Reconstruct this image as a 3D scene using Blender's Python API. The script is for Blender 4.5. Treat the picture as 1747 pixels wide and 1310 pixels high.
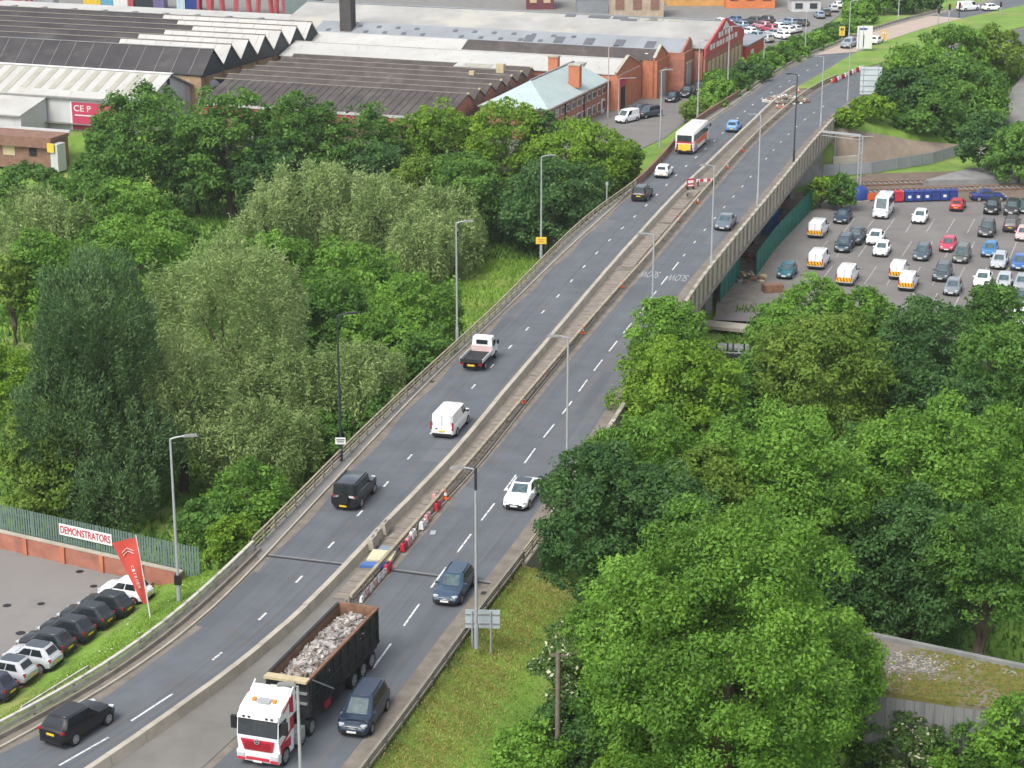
import bpy, bmesh, math, random
import numpy as np
from mathutils import Vector, Matrix
for o in list(bpy.data.objects): bpy.data.objects.remove(o)
SC = bpy.context.scene; COL = SC.collection
rnd = random.Random(7)
# ------------------------------------------------------------------ camera
IW, IH, FPX, CAMH = 1747., 1310., 3400., 51.
PITCH = math.atan(1085. / FPX)
cd = bpy.data.cameras.new('camera'); cam = bpy.data.objects.new('camera', cd); COL.objects.link(cam)
cam.location = (0, 0, CAMH); cam.rotation_euler = (math.pi / 2 - PITCH, 0, 0)
cd.sensor_fit = 'HORIZONTAL'; cd.sensor_width = 36; cd.lens = 36 * FPX / IW
cd.clip_start = 1; cd.clip_end = 4000
SC.camera = cam
# ------------------------------------------------------------------ sky, sun, exposure (overcast)
W = bpy.data.worlds.new('World'); SC.world = W; W.use_nodes = True
nt = W.node_tree; bg = nt.nodes['Background']
SUN_EL, SUN_ROT = math.radians(52), math.radians(215)
sky = nt.nodes.new('ShaderNodeTexSky'); sky.sky_type = 'NISHITA'; sky.sun_disc = False
sky.sun_elevation = SUN_EL; sky.sun_rotation = SUN_ROT; sky.air_density = 1.0; sky.dust_density = 3.0; sky.ozone_density = 1.0
hs = nt.nodes.new('ShaderNodeHueSaturation'); hs.inputs['Saturation'].default_value = 0.34
nt.links.new(sky.outputs[0], hs.inputs['Color']); nt.links.new(hs.outputs[0], bg.inputs[0])
bg.inputs[1].default_value = 0.15
sd = bpy.data.lights.new('sun', 'SUN'); sun = bpy.data.objects.new('sun', sd); COL.objects.link(sun)
sd.energy = 1.4; sd.angle = math.radians(24); sd.color = (1.0, 0.97, 0.92)
sdir = Vector((math.cos(SUN_EL) * math.sin(SUN_ROT), math.cos(SUN_EL) * math.cos(SUN_ROT), math.sin(SUN_EL)))
sun.rotation_euler = sdir.to_track_quat('Z', 'Y').to_euler(); sun.location = (0, 0, 120)
vs = SC.view_settings; SC.display_settings.display_device = 'sRGB'
vs.view_transform = 'Standard'; vs.look = 'None'; vs.gamma = 1; vs.use_curve_mapping = False
vs.exposure = .98
SC.cycles.max_bounces = 10; SC.cycles.diffuse_bounces = 6; SC.cycles.transmission_bounces = 6
# ------------------------------------------------------------------ geometry helpers
SP, CP = math.sin(PITCH), math.cos(PITCH)
def P(px, py, z=0.):
    """point of the photograph's pixel on the horizontal plane at height z"""
    u = (px - IW / 2) / FPX; v = -(py - IH / 2) / FPX
    d = (u, CP + v * SP, -SP + v * CP); t = (z - CAMH) / d[2]
    return Vector((d[0] * t, d[1] * t, z))
def scale_at(p):                                   # pixels per metre of the photograph there
    return FPX / (p.y * CP + (CAMH - p.z) * SP)
FA = math.radians(20.5)
UV_, RV_ = Vector((math.sin(FA), math.cos(FA), 0)), Vector((math.cos(FA), -math.sin(FA), 0))
FO = Vector((0, 300, 0))
def FP(u, r, z): return FO + UV_ * u + RV_ * r + Vector((0, 0, z))        # factory street grid
def UR(px, py, z):
    d = P(px, py, z) - FO; return d.dot(UV_), d.dot(RV_)

class MB:
    """collects faces, builds one mesh"""
    def __init__(s): s.v, s.f, s.m, s.mats = [], [], [], []
    def mi(s, m):
        if m not in s.mats: s.mats.append(m)
        return s.mats.index(m)
    def face(s, pts, m=None):
        i = len(s.v); s.v += [tuple(p) for p in pts]; s.f.append(tuple(range(i, i + len(pts)))); s.m.append(s.mi(m) if m else 0)
    def grid(s, rows, m=None, closed=False):
        n = len(rows[0]); i = len(s.v)
        for r in rows: s.v += [tuple(p) for p in r]
        k = s.mi(m) if m else 0
        for a in range(len(rows) - 1):
            for b in range(n if closed else n - 1):
                c = (b + 1) % n
                s.f.append((i + a * n + b, i + a * n + c, i + (a + 1) * n + c, i + (a + 1) * n + b)); s.m.append(k)
    def prism(s, base, top, m=None):
        n = len(base); i = len(s.v); s.v += [tuple(p) for p in base] + [tuple(p) for p in top]; k = s.mi(m) if m else 0
        for a in range(n):
            b = (a + 1) % n; s.f.append((i + a, i + b, i + n + b, i + n + a)); s.m.append(k)
        s.f.append(tuple(i + n + a for a in range(n))); s.m.append(k)
        s.f.append(tuple(i + a for a in reversed(range(n)))); s.m.append(k)
    def box(s, c, d, m=None, rz=0., taper=1.):
        cx, cy, cz = c; hx, hy, hz = d[0] / 2, d[1] / 2, d[2] / 2
        ca, sa = math.cos(rz), math.sin(rz)
        def q(x, y, z): return (cx + x * ca - y * sa, cy + x * sa + y * ca, cz + z)
        s.prism([q(-hx, -hy, -hz), q(hx, -hy, -hz), q(hx, hy, -hz), q(-hx, hy, -hz)],
                [q(-hx * taper, -hy * taper, hz), q(hx * taper, -hy * taper, hz), q(hx * taper, hy * taper, hz), q(-hx * taper, hy * taper, hz)], m)
    def beam(s, a, b, w, h, m=None, up=(0, 0, 1)):
        a, b = Vector(a), Vector(b); d = (b - a).normalized(); x = d.cross(Vector(up))
        if x.length < 1e-4: x = Vector((1, 0, 0))
        x.normalize(); y = x.cross(d)
        q = [x * (-w / 2) + y * (-h / 2), x * (w / 2) + y * (-h / 2), x * (w / 2) + y * (h / 2), x * (-w / 2) + y * (h / 2)]
        s.prism([a + e for e in q], [b + e for e in q], m)
    def tube(s, pts, rad, m=None, n=6, cap=True):
        pts = [Vector(p) for p in pts]; rows = []
        for i, p in enumerate(pts):
            d = (pts[min(i + 1, len(pts) - 1)] - pts[max(i - 1, 0)]).normalized()
            x = d.cross(Vector((0, 0, 1)))
            if x.length < 1e-3: x = d.cross(Vector((0, 1, 0)))
            x.normalize(); y = d.cross(x); r = rad[i] if hasattr(rad, '__len__') else rad
            rows.append([p + (x * math.cos(6.28319 * k / n) + y * math.sin(6.28319 * k / n)) * r for k in range(n)])
        s.grid(rows, m, True)
        if cap: s.face(rows[-1], m); s.face(list(reversed(rows[0])), m)
    def disc(s, c, r, axis, m=None, n=14):
        c = Vector(c); ax = Vector(axis).normalized(); x = ax.orthogonal().normalized(); y = ax.cross(x)
        s.face([c + (x * math.cos(6.28319 * k / n) + y * math.sin(6.28319 * k / n)) * r for k in range(n)], m)
    def mesh(s, name, smooth=None):
        me = bpy.data.meshes.new(name); me.from_pydata(s.v, [], s.f)
        for m in s.mats: me.materials.append(m)
        if len(s.mats) > 1: me.polygons.foreach_set('material_index', s.m)
        if smooth is not None:
            me.polygons.foreach_set('use_smooth', [True] * len(me.polygons))
            bm = bmesh.new(); bm.from_mesh(me); bmesh.ops.remove_doubles(bm, verts=bm.verts, dist=0.0008)
            bmesh.ops.recalc_face_normals(bm, faces=bm.faces); bm.to_mesh(me); bm.free()
            me.set_sharp_from_angle(angle=math.radians(smooth))
        me.update(); return me
    def build(s, name, parent=None, smooth=None, **kw):
        return obj(name, s.mesh(name, smooth), parent, **kw)
def obj(name, me, parent=None, loc=None, rz=None, color=None, kind=None, mat=None):
    o = bpy.data.objects.new(name, me); COL.objects.link(o)
    if parent: o.parent = parent
    if loc is not None: o.location = loc
    if rz is not None: o.rotation_euler = (0, 0, rz)
    if color: o.color = (*color, 1)
    if kind: o['kind'] = kind
    if mat: me.materials.append(mat)
    return o
def tag(o, label, cat, group=None):
    o['label'] = label; o['category'] = cat
    if group: o['group'] = group
    return o
def thing(name, label, cat, loc=(0, 0, 0), rz=0., group=None):
    o = bpy.data.objects.new(name, None); COL.objects.link(o); o.empty_display_size = 0.3
    o.location = loc; o.rotation_euler = (0, 0, rz); return tag(o, label, cat, group)
def dup(o, parent=None):
    c = o.copy(); COL.objects.link(c)
    if parent: c.parent = parent
    for ch in list(o.children): dup(ch, c)
    return c
def structure(o): o['kind'] = 'structure'; return o
def stuff(o): o['kind'] = 'stuff'; return o
# curves through picture points
def spline(pts, step=2.0, ext=(0, 0)):
    p = [np.array(q[:2], float) for q in pts]
    if ext[0]: d = p[0] - p[1]; p.insert(0, p[0] + d / np.linalg.norm(d) * ext[0])
    if ext[1]: d = p[-1] - p[-2]; p.append(p[-1] + d / np.linalg.norm(d) * ext[1])
    q = [2 * p[0] - p[1]] + p + [2 * p[-1] - p[-2]]; out = []
    for i in range(1, len(q) - 2):
        for t in np.linspace(0, 1, 14)[:-1]:
            a, b, c, d = q[i - 1], q[i], q[i + 1], q[i + 2]
            out.append(.5 * (2 * b + (c - a) * t + (2 * a - 5 * b + 4 * c - d) * t * t + (3 * b - a - 3 * c + d) * t ** 3))
    out.append(q[-2]); return resample(np.array(out), step)
def resample(a, step):
    s = np.concatenate([[0], np.cumsum(np.hypot(*np.diff(a, axis=0).T))]); n = max(2, int(round(s[-1] / step)) + 1)
    t = np.linspace(0, s[-1], n); return np.column_stack([np.interp(t, s, a[:, 0]), np.interp(t, s, a[:, 1])])
def smooth(a, k=3, it=3):
    a = a.copy()
    for _ in range(it): b = a.copy(); b[1:-1] = (a[:-2] + a[1:-1] * 2 + a[2:]) / 4; a = b
    return a
def curve(px, z=0., step=2., ext=(0, 0), it=25):
    return smooth(spline([P(x, y, z)[:2] for x, y in px], step, ext), it=it)
def normals(a):                                     # unit normals pointing right of travel
    t = np.gradient(a, axis=0); t /= np.linalg.norm(t, axis=1)[:, None]; return np.column_stack([t[:, 1], -t[:, 0]])
def off(a, d): return a + normals(a) * (d if np.isscalar(d) else np.asarray(d)[:, None])
def arc(a): return np.concatenate([[0], np.cumsum(np.hypot(*np.diff(a, axis=0).T))])
def at(a, s):
    L = arc(a); i = int(np.clip(np.searchsorted(L, s) - 1, 0, len(a) - 2)); t = (s - L[i]) / (L[i + 1] - L[i])
    p = a[i] * (1 - t) + a[i + 1] * t; d = a[i + 1] - a[i]; return Vector((p[0], p[1], 0)), math.atan2(d[1], d[0])
def nearest(a, p):
    d = np.hypot(a[:, 0] - p[0], a[:, 1] - p[1]); i = int(np.argmin(d)); return float(arc(a)[i]), i
def heading(a, p): s, i = nearest(a, p); return at(a, s + .01)[1]
def clip(a, p0=None, p1=None):                     # piece of a curve between the samples nearest to two picture points
    i = nearest(a, p0)[1] if p0 is not None else 0; j = nearest(a, p1)[1] if p1 is not None else len(a) - 1; return a[i:j + 1]
def ribbon(name, a, b, z, mat, nx=1, zb=None, kind='structure'):
    n = max(len(a), len(b)); A = resample(a, arc(a)[-1] / (n - 1)); B = resample(b, arc(b)[-1] / (n - 1)); n = min(len(A), len(B)); m = MB(); rows = []
    zb = z if zb is None else zb
    for i in range(n):
        rows.append([(A[i][0] * (1 - t) + B[i][0] * t, A[i][1] * (1 - t) + B[i][1] * t, z * (1 - t) + zb * t) for t in np.linspace(0, 1, nx + 1)])
    m.grid(list(reversed(rows)), None); me = m.mesh(name); L = arc(A); uv = me.uv_layers.new(name='UVMap')
    w = float(np.mean(np.hypot(*(A[:n] - B[:n]).T))); k = nx + 1
    for l in me.loops:
        v = l.vertex_index; r = n - 1 - v // k; uv.data[l.index].uv = (w * (v % k) / nx, L[r])
    return obj(name, me, None, kind=kind, mat=mat)
def wall_along(a, z0, z1, w, top=None, sides=None):
    """solid band along a polyline: cross-section of width w from z0 to z1 (top width may differ)"""
    m = MB(); N = normals(a); tw = w if top is None else top; rows = []
    for p, n in zip(a, N):
        p = Vector((*p, 0)); n = Vector((*n, 0)); c = p + n * (w / 2)
        rows.append([c - n * (w / 2) + Vector((0, 0, z0)), c - n * (tw / 2) + Vector((0, 0, z1)), c + n * (tw / 2) + Vector((0, 0, z1)), c + n * (w / 2) + Vector((0, 0, z0))])
    m.grid(rows, None, True); m.face(rows[0]); m.face(list(reversed(rows[-1]))); return m
# ------------------------------------------------------------------ materials
ALB = .81
def mat(name, col, rough=.8, var=.12, scale=.6, col2=None, bump=0., spec=.3, metal=0., detail=6., coat=0., space='Object', stretch=None):
    m = bpy.data.materials.new(name); m.use_nodes = True; n = m.node_tree; b = n.nodes['Principled BSDF']
    b.inputs['Roughness'].default_value = rough; b.inputs['Specular IOR Level'].default_value = spec; b.inputs['Metallic'].default_value = metal
    b.inputs['Coat Weight'].default_value = coat
    if space == 'World': src = n.nodes.new('ShaderNodeNewGeometry').outputs['Position']
    else: src = n.nodes.new('ShaderNodeTexCoord').outputs[space]
    if stretch:
        mp = n.nodes.new('ShaderNodeMapping'); mp.inputs['Scale'].default_value = stretch; n.links.new(src, mp.inputs[0]); src = mp.outputs[0]
    t = n.nodes.new('ShaderNodeTexNoise'); t.inputs['Scale'].default_value = scale; t.inputs['Detail'].default_value = detail; t.inputs['Roughness'].default_value = .62
    n.links.new(src, t.inputs['Vector'])
    r = n.nodes.new('ShaderNodeValToRGB'); c = Vector(col) * ALB; c2 = Vector(col2) * ALB if col2 else c * (1 + var); c1 = c if col2 else c * (1 - var)
    r.color_ramp.elements[0].position = .32; r.color_ramp.elements[1].position = .68
    r.color_ramp.elements[0].color = (*c1, 1); r.color_ramp.elements[1].color = (*c2, 1)
    n.links.new(t.outputs['Fac'], r.inputs[0]); n.links.new(r.outputs[0], b.inputs['Base Color'])
    if bump:
        bp = n.nodes.new('ShaderNodeBump'); bp.inputs['Strength'].default_value = bump; bp.inputs['Distance'].default_value = .05
        t2 = n.nodes.new('ShaderNodeTexNoise'); t2.inputs['Scale'].default_value = scale * 8; t2.inputs['Detail'].default_value = 4
        n.links.new(src, t2.inputs['Vector']); n.links.new(t2.outputs['Fac'], bp.inputs['Height']); n.links.new(bp.outputs[0], b.inputs['Normal'])
    return m
def add_layer(m, col, scale, lo, hi, stretch=(1, 1, 1), space='World', amount=1., detail=4):
    """another noise-masked colour over a material's base colour (wear, moss, dirt)"""
    n = m.node_tree; b = n.nodes['Principled BSDF']; old = b.inputs['Base Color'].links[0].from_socket
    src = n.nodes.new('ShaderNodeNewGeometry').outputs['Position'] if space == 'World' else n.nodes.new('ShaderNodeTexCoord').outputs[space]
    mp = n.nodes.new('ShaderNodeMapping'); mp.inputs['Scale'].default_value = stretch; n.links.new(src, mp.inputs[0])
    t = n.nodes.new('ShaderNodeTexNoise'); t.inputs['Scale'].default_value = scale; t.inputs['Detail'].default_value = detail; n.links.new(mp.outputs[0], t.inputs[0])
    r = n.nodes.new('ShaderNodeMapRange'); r.inputs[1].default_value = lo; r.inputs[2].default_value = hi; r.inputs[4].default_value = amount; n.links.new(t.outputs['Fac'], r.inputs[0])
    x = n.nodes.new('ShaderNodeMix'); x.data_type = 'RGBA'; x.inputs[7].default_value = (*(Vector(col) * ALB), 1)
    n.links.new(r.outputs[0], x.inputs[0]); n.links.new(old, x.inputs[6]); n.links.new(x.outputs[2], b.inputs['Base Color']); return m
def paint_mat(name, rough=.28, metal=0.):           # vehicle paint: colour of each object
    m = bpy.data.materials.new(name); m.use_nodes = True; n = m.node_tree; b = n.nodes['Principled BSDF']
    oi = n.nodes.new('ShaderNodeObjectInfo'); tc = n.nodes.new('ShaderNodeTexCoord'); t = n.nodes.new('ShaderNodeTexNoise'); t.inputs['Scale'].default_value = 2.5; t.inputs['Detail'].default_value = 5
    n.links.new(tc.outputs['Object'], t.inputs[0]); r = n.nodes.new('ShaderNodeMapRange'); r.inputs[1].default_value = .3; r.inputs[2].default_value = .7; r.inputs[3].default_value = .86; r.inputs[4].default_value = 1.04
    n.links.new(t.outputs['Fac'], r.inputs[0]); x = n.nodes.new('ShaderNodeVectorMath'); x.operation = 'SCALE'
    n.links.new(oi.outputs['Color'], x.inputs[0]); n.links.new(r.outputs[0], x.inputs['Scale']); n.links.new(x.outputs[0], b.inputs['Base Color'])
    b.inputs['Roughness'].default_value = rough; b.inputs['Coat Weight'].default_value = .22; b.inputs['Coat Roughness'].default_value = .06; b.inputs['Specular IOR Level'].default_value = .35; b.inputs['Metallic'].default_value = metal; return m
M = {}
M['asphalt'] = mat('asphalt', (.118, .131, .147), .9, .14, .35, bump=.25, space='World', spec=.25)
M['paving'] = mat('pale_paving', (.21, .205, .19), .9, .14, .5, bump=.2, space='World')
M['dirt'] = mat('roadside_grit', (.20, .175, .145), .95, .25, .8, bump=.4, space='World')
M['lot'] = mat('car_park_tarmac', (.19, .178, .168), .92, .1, .18, bump=.15, space='World')
M['lot2'] = mat('forecourt_tarmac', (.23, .215, .20), .92, .08, .15, bump=.15, space='World')
M['white_line'] = mat('road_marking_paint', (.68, .68, .66), .7, .1, 3., space='World')
M['worn_line'] = mat('worn_bay_paint', (.42, .41, .39), .8, .2, 2., space='World')
M['pink'] = mat('buff_surfacing', (.42, .34, .28), .9, .08, .4, space='World')
M['concrete'] = mat('weathered_concrete', (.31, .28, .225), .9, .18, .8, bump=.3, space='World')
M['concrete_pale'] = mat('pale_concrete', (.42, .38, .31), .9, .16, .7, bump=.3, space='World')
M['concrete_grey'] = mat('grey_concrete', (.24, .24, .235), .9, .2, .6, bump=.3, space='World')
M['slab'] = mat('cover_slab', (.25, .215, .18), .9, .2, 1.3, bump=.3, space='World')
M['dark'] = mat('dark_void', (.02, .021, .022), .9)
M['rail_pale'] = mat('weathered_rail', (.36, .31, .22), .7, .15, 1.2, space='World')
M['rail_grey'] = mat('dull_rail', (.24, .215, .18), .75, .2, 1.2, space='World')
M['rail_white'] = mat('white_rail', (.52, .50, .43), .6, .1, 1., space='World')
M['galv'] = mat('galvanised_steel', (.46, .48, .49), .5, .08, 1.5, metal=.35)
M['post_dark'] = mat('dark_green_steel', (.03, .042, .045), .5, .1, 1.)
M['black'] = mat('black_plastic', (.018, .018, .02), .5)
M['rubber'] = mat('tyre_rubber', (.022, .022, .022), .9)
M['alloy'] = mat('alloy_rim', (.42, .43, .45), .4, metal=.5)
M['glass'] = mat('vehicle_glass', (.020, .028, .032), .10, .1, 1., spec=.4)
M['screen'] = mat('windscreen_glass', (.065, .10, .11), .1, .45, 2.2, spec=.5)
M['light_clear'] = mat('headlamp_lens', (.55, .57, .6), .15, spec=.7)
M['light_red'] = mat('tail_lamp_lens', (.32, .012, .015), .2, spec=.6)
M['plate_y'] = mat('yellow_plate', (.75, .50, .03), .5)
M['plate_w'] = mat('white_plate', (.72, .72, .70), .5)
M['white'] = mat('white_paint', (.74, .74, .72), .5, .04, 1.)
M['crimson'] = mat('crimson_board', (.46, .05, .10), .6, .1, .6)
M['red'] = mat('red_paint', (.50, .03, .05), .45, .1, 1.)
M['coral'] = mat('coral_flag_cloth', (.62, .085, .065), .7, .1, 1.5)
M['orange'] = mat('orange_plastic', (.75, .13, .03), .5, .1, 3.)
M['yellow'] = mat('yellow_board', (.75, .52, .05), .5, .08, 1.)
M['blue'] = mat('blue_plastic', (.022, .055, .24), .5, .15, 1.)
M['skin_blue'] = mat('pale_blue_slate', (.40, .48, .47), .7, .08, .7, space='World')
M['amber'] = mat('amber_lens', (.7, .25, .02), .3)
M['paint'] = paint_mat('vehicle_paint'); M['metal_paint'] = paint_mat('metallic_vehicle_paint', .33, .25)
M['brick'] = mat('red_brick', (.37, .155, .105), .9, .2, 1.2, space='World', bump=.2)
M['brick_o'] = mat('orange_brick', (.47, .175, .095), .9, .16, 1.2, space='World', bump=.2)
M['brick_d'] = mat('brown_brick', (.24, .135, .10), .9, .2, 1.5, space='World', bump=.2)
M['roof_dark'] = mat('dark_sheet_roof', (.058, .054, .056), .9, .25, .25, space='World', bump=.2)
M['roof_brown'] = mat('brown_sheet_roof', (.082, .07, .066), .92, .3, .3, space='World', bump=.2)
M['roof_white'] = mat('white_sheet_roof', (.47, .465, .44), .7, .07, .2, space='World')
M['roof_grey'] = mat('grey_sheet_roof', (.36, .355, .335), .8, .16, .14, space='World')
M['roof_slate'] = mat('blue_grey_sheet_roof', (.26, .28, .30), .8, .12, .2, space='World')
M['rooflight'] = mat('dirty_rooflight', (.36, .355, .29), .6, .12, .5, space='World')
M['rooflight_d'] = mat('dark_rooflight', (.12, .125, .14), .5, .15, .6, space='World')
M['clad_white'] = mat('white_cladding', (.54, .55, .55), .6, .06, .4, space='World')
M['window'] = mat('window_glass', (.04, .05, .055), .1, .3, 2., spec=.8)
M['frame'] = mat('white_window_frame', (.70, .69, .65), .6)
M['steel_green'] = mat('green_palisade_steel', (.010, .145, .11), .6, .15, .8, space='World')
M['palisade'] = mat('grey_green_palisade', (.13, .19, .165), .6, .1, 1., space='World')
M['timber'] = mat('pale_timber', (.5, .42, .26), .8, .12, 2.)
M['pole_wood'] = mat('weathered_pole', (.17, .14, .11), .9, .2, 3.)
M['rust'] = mat('rusty_steel', (.21, .115, .07), .85, .3, 2.5, bump=.2)
M['truck_black'] = mat('dirty_black_body', (.028, .03, .032), .6, .4, 1.2)
M['ballast'] = mat('track_ballast', (.17, .13, .10), .95, .25, 1.5, space='World', bump=.5)
M['bark'] = mat('tree_bark', (.09, .07, .05), .9, .25, 3., bump=.3)
M['chevron'] = mat('chevron_board', (.78, .46, .03), .5)
add_layer(M['asphalt'], (.135, .122, .108), .5, .52, .72, (1, 1, 1), amount=.35)
add_layer(M['concrete'], (.13, .13, .07), .6, .55, .75, amount=.6)
add_layer(M['concrete'], (.12, .105, .085), 1.4, .58, .72, (1, 1, .25), amount=.7)
add_layer(M['roof_grey'], (.46, .44, .38), .09, .5, .6, amount=.8)
add_layer(M['roof_brown'], (.16, .145, .13), .6, .55, .8, (1, .3, 1), amount=.5)
add_layer(M['roof_white'], (.36, .33, .28), .25, .52, .8, amount=.6)
add_layer(M['lot'], (.14, .13, .125), .35, .52, .7, amount=.6)
add_layer(M['lot2'], (.15, .145, .14), .3, .56, .72, amount=.5)

add_layer(M['white_line'], (.17, .175, .185), 3.2, .50, .64, amount=.65); add_layer(M['worn_line'], (.20, .19, .18), 2.2, .45, .62, amount=.7)
add_layer(M['roof_white'], (.30, .27, .22), 1.3, .60, .75, (1, .25, 1), amount=.5); add_layer(M['roof_dark'], (.12, .11, .105), .5, .55, .75, (.4, 1, 1), amount=.6); add_layer(M['roof_brown'], (.06, .05, .048), .9, .55, .7, (1, 1, 1), amount=.6)
add_layer(M['brick'], (.20, .10, .075), .5, .52, .7, (1, 1, 2), amount=.5); add_layer(M['clad_white'], (.42, .41, .38), .6, .55, .75, (1, 1, .2), amount=.5)
add_layer(M['rail_white'], (.24, .22, .17), 1.2, .52, .66, amount=.7); add_layer(M['rail_pale'], (.20, .16, .11), 1.6, .52, .66, amount=.7)
# ------------------------------------------------------------------ road edges (traced on the deck plane z = 0)
A = curve([(0,1280),(117,1219),(234,1147),(331,1080),(400,1010),(450,953),(545,850),(603,790),(648,738),(717,668),(774,610),(832,558),(889,503),(950,443),(1015,383),(1056,347),(1098,302),(1136,265),(1205,208),(1239,186),(1273,162),(1308,136),(1349,112),(1400,89),(1437,74),(1513,46),(1579,29),(1640,14),(1747,-10)], ext=(45, 120))
B = curve([(179,1302),(273,1240),(350,1185),(428,1127),(498,1072),(561,1000),(664,885),(755,801),(824,712),(908,614),(1000,504),(1046,450),(1114,375),(1160,325),(1204,285),(1241,248),(1282,210),(1318,174),(1346,155),(1389,132),(1423,110),(1466,85),(1519,67),(1569,50),(1620,36),(1747,8)], ext=(45, 120))
C = curve([(330,1327),(391,1277),(480,1180),(560,1090),(633,1000),(702,924),(774,838),(832,772),(908,679),(1000,570),(1043,519),(1106,449),(1213,323),(1256,274),(1299,228),(1349,184),(1401,146),(1464,122),(1510,107),(1570,91),(1650,70),(1747,48)], ext=(45, 120))
E_ = curve([(633,1310),(696,1230),(759,1139),(797,1076),(841,1022),(885,975),(940,893),(1055,718),(1190,492),(1213,466),(1251,417),(1293,366),(1332,318),(1363,278),(1384,252),(1411,222),(1440,192),(1480,163),(1540,140),(1610,122),(1747,100)], ext=(45, 120))
F = curve([(0,1254),(117,1197),(234,1126),(311,1056),(362,1010),(400,974),(450,922),(490,882),(585,782),(668,702),(740,634),(855,528),(911,468),(996,384),(1038,352),(1089,318),(1132,272),(1170,226),(1192,208),(1230,184),(1273,157),(1308,134),(1349,110),(1400,86),(1437,71),(1513,43),(1579,26),(1640,11),(1747,-14)], ext=(45, 120))
A = np.array(A); D = off(E_, -0.75)
K = curve([(60,1332),(143,1282),(260,1207),(374,1117),(446,1055),(509,989.7),(563,932),(611,879),(656,829),(697,781.7),(734,740.5),(807.6,659.5),(840,624),(871,591),(899.6,561),(927,531),(953,504),(1019,430),(1082,370),(1117,336),(1149,303),(1164,289),(1193,263),(1232,228),(1276,185),(1312,160),(1360,130),(1411,102)], step=1., it=15)
K2 = curve([(523,1306),(561,1249),(627,1152),(670,1095),(731,1008),(780,943),(820,889),(860,838),(895,790),(927,746),(960,706),(1014,631),(1040,598.5),(1065,566),(1088,539),(1130,482.6),(1165,438),(1205,389),(1242,346),(1282,300),(1317,259),(1338,236),(1372,205),(1430,163)], step=1., it=15)
BR0, BR1 = P(885, 975), P(1425, 200)                # where the bridge leaves the ground at either end (right side)
Y0, Y1 = 123., 286.
KP = curve([(262, 998), (240, 1022), (160, 1085), (80, 1145), (0, 1200), (-90, 1262)], -1.56, ext=(3, 60)); KPn = normals(KP)
BKT = [P(1402, 217, -1.1), P(1440, 223, -1.45), P(1500, 232, -2.95), P(1565, 244, -4.5), P(1640, 250, -5.7)]
# ------------------------------------------------------------------ terrain
def sst(a, b, x): t = np.clip((x - a) / (b - a), 0, 1); return t * t * (3 - 2 * t)
Fn, En = normals(F), normals(E_)
WALL0, WALL1 = np.array(P(0, 935, -1.6)[:2]), np.array(P(262, 996, -1.6)[:2]); WD = (WALL1 - WALL0) / np.linalg.norm(WALL1 - WALL0); WN = np.array([-WD[1], WD[0]])
if WN[1] < 0: WN = -WN
def side_dist(c, n, p, sgn):
    d2 = (p[:, None, 0] - c[None, :, 0]) ** 2 + (p[:, None, 1] - c[None, :, 1]) ** 2; i = np.argmin(d2, 1)
    return sgn * ((p[:, 0] - c[i, 0]) * n[i, 0] + (p[:, 1] - c[i, 1]) * n[i, 1])
def terrain(pts):
    p = np.asarray(pts, float).reshape(-1, 2); out = np.empty(len(p))
    for k in range(0, len(p), 4000):
        q = p[k:k + 4000]; x, y = q[:, 0], q[:, 1]; dl = side_dist(F, Fn, q, -1); dr = side_dist(E_, En, q, 1)
        rel = q - np.array([0, 300.]); u = rel @ np.array(UV_[:2]); r = rel @ np.array(RV_[:2])
        left = dl > dr; d = np.maximum(np.maximum(dl, dr), 0)
        wob = .25 * np.sin(x * .21 + 1) * np.cos(y * .17) + .2 * np.sin(x * .09 - y * .11)
        zl = -7 + wob + (5 - wob) * sst(-40, -25, u)                       # left bank up to the factory street
        zr = -6.5 + 0 * x + 6.0 * sst(293, 345, y) * sst(-2, 10, x - 38 - (y - 293) * .12)   # right: yard, then the hillside beyond the railway
        zr = np.where(y < 205, -7 + wob, zr)
        dw = (x - WALL0[0]) * WN[0] + (y - WALL0[1]) * WN[1]
        dk_ = side_dist(KP, KPn, q, 1); lot = np.where(dk_ < 0, -.12 - 1.5 * sst(.15, 1.0, dl / np.maximum(dl - dk_, .01)), -1.62)
        zl = np.where(y < 150, np.where(dw < .45, lot, lot + (zl - lot) * sst(.45, 11, dw)), zl)
        base = np.where(left, zl, zr)
        gap = np.maximum(np.maximum(Y0 - 2 - y, y - Y1), -99)               # >0: on the approach banks, <0: under the deck
        emb = -.12 - d * np.where(left, .6, .36) + np.minimum(gap, 0) * .75
        z = np.maximum(base, emb)
        z = np.where(~left & (d > .5) & (y > 205) & (y < np.interp(x, [p.x for p in BKT], [p.y for p in BKT]) + .9), np.minimum(z, -6.5), z)
        z = np.where(~left & (d > .5) & (y > 270) & (x < 76), np.minimum(z, np.interp(x, [p.x for p in BKT], [p.z for p in BKT]) + .42 * np.maximum(0, y - np.interp(x, [p.x for p in BKT], [p.y for p in BKT]))), z)
        z = np.where((d < .01), np.minimum(np.where(gap > 0, -.12, np.maximum(-7, -.12 + gap * .75)), -.12), z)
        out[k:k + 4000] = z
    return out
def T(x, y): return float(terrain([(x, y)])[0])
def axis(lo, hi, f0, f1, fine, coarse):
    a = list(np.arange(lo, f0, coarse)) + list(np.arange(f0, f1, fine)) + list(np.arange(f1, hi + 1, coarse)); return np.array(a)
gx = axis(-900, 900, -84, 100, 1.6, 24.); gy = axis(40, 1500, 76, 372, 1.6, 24.)
GX, GY = np.meshgrid(gx, gy); gz = terrain(np.column_stack([GX.ravel(), GY.ravel()]))
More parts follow.
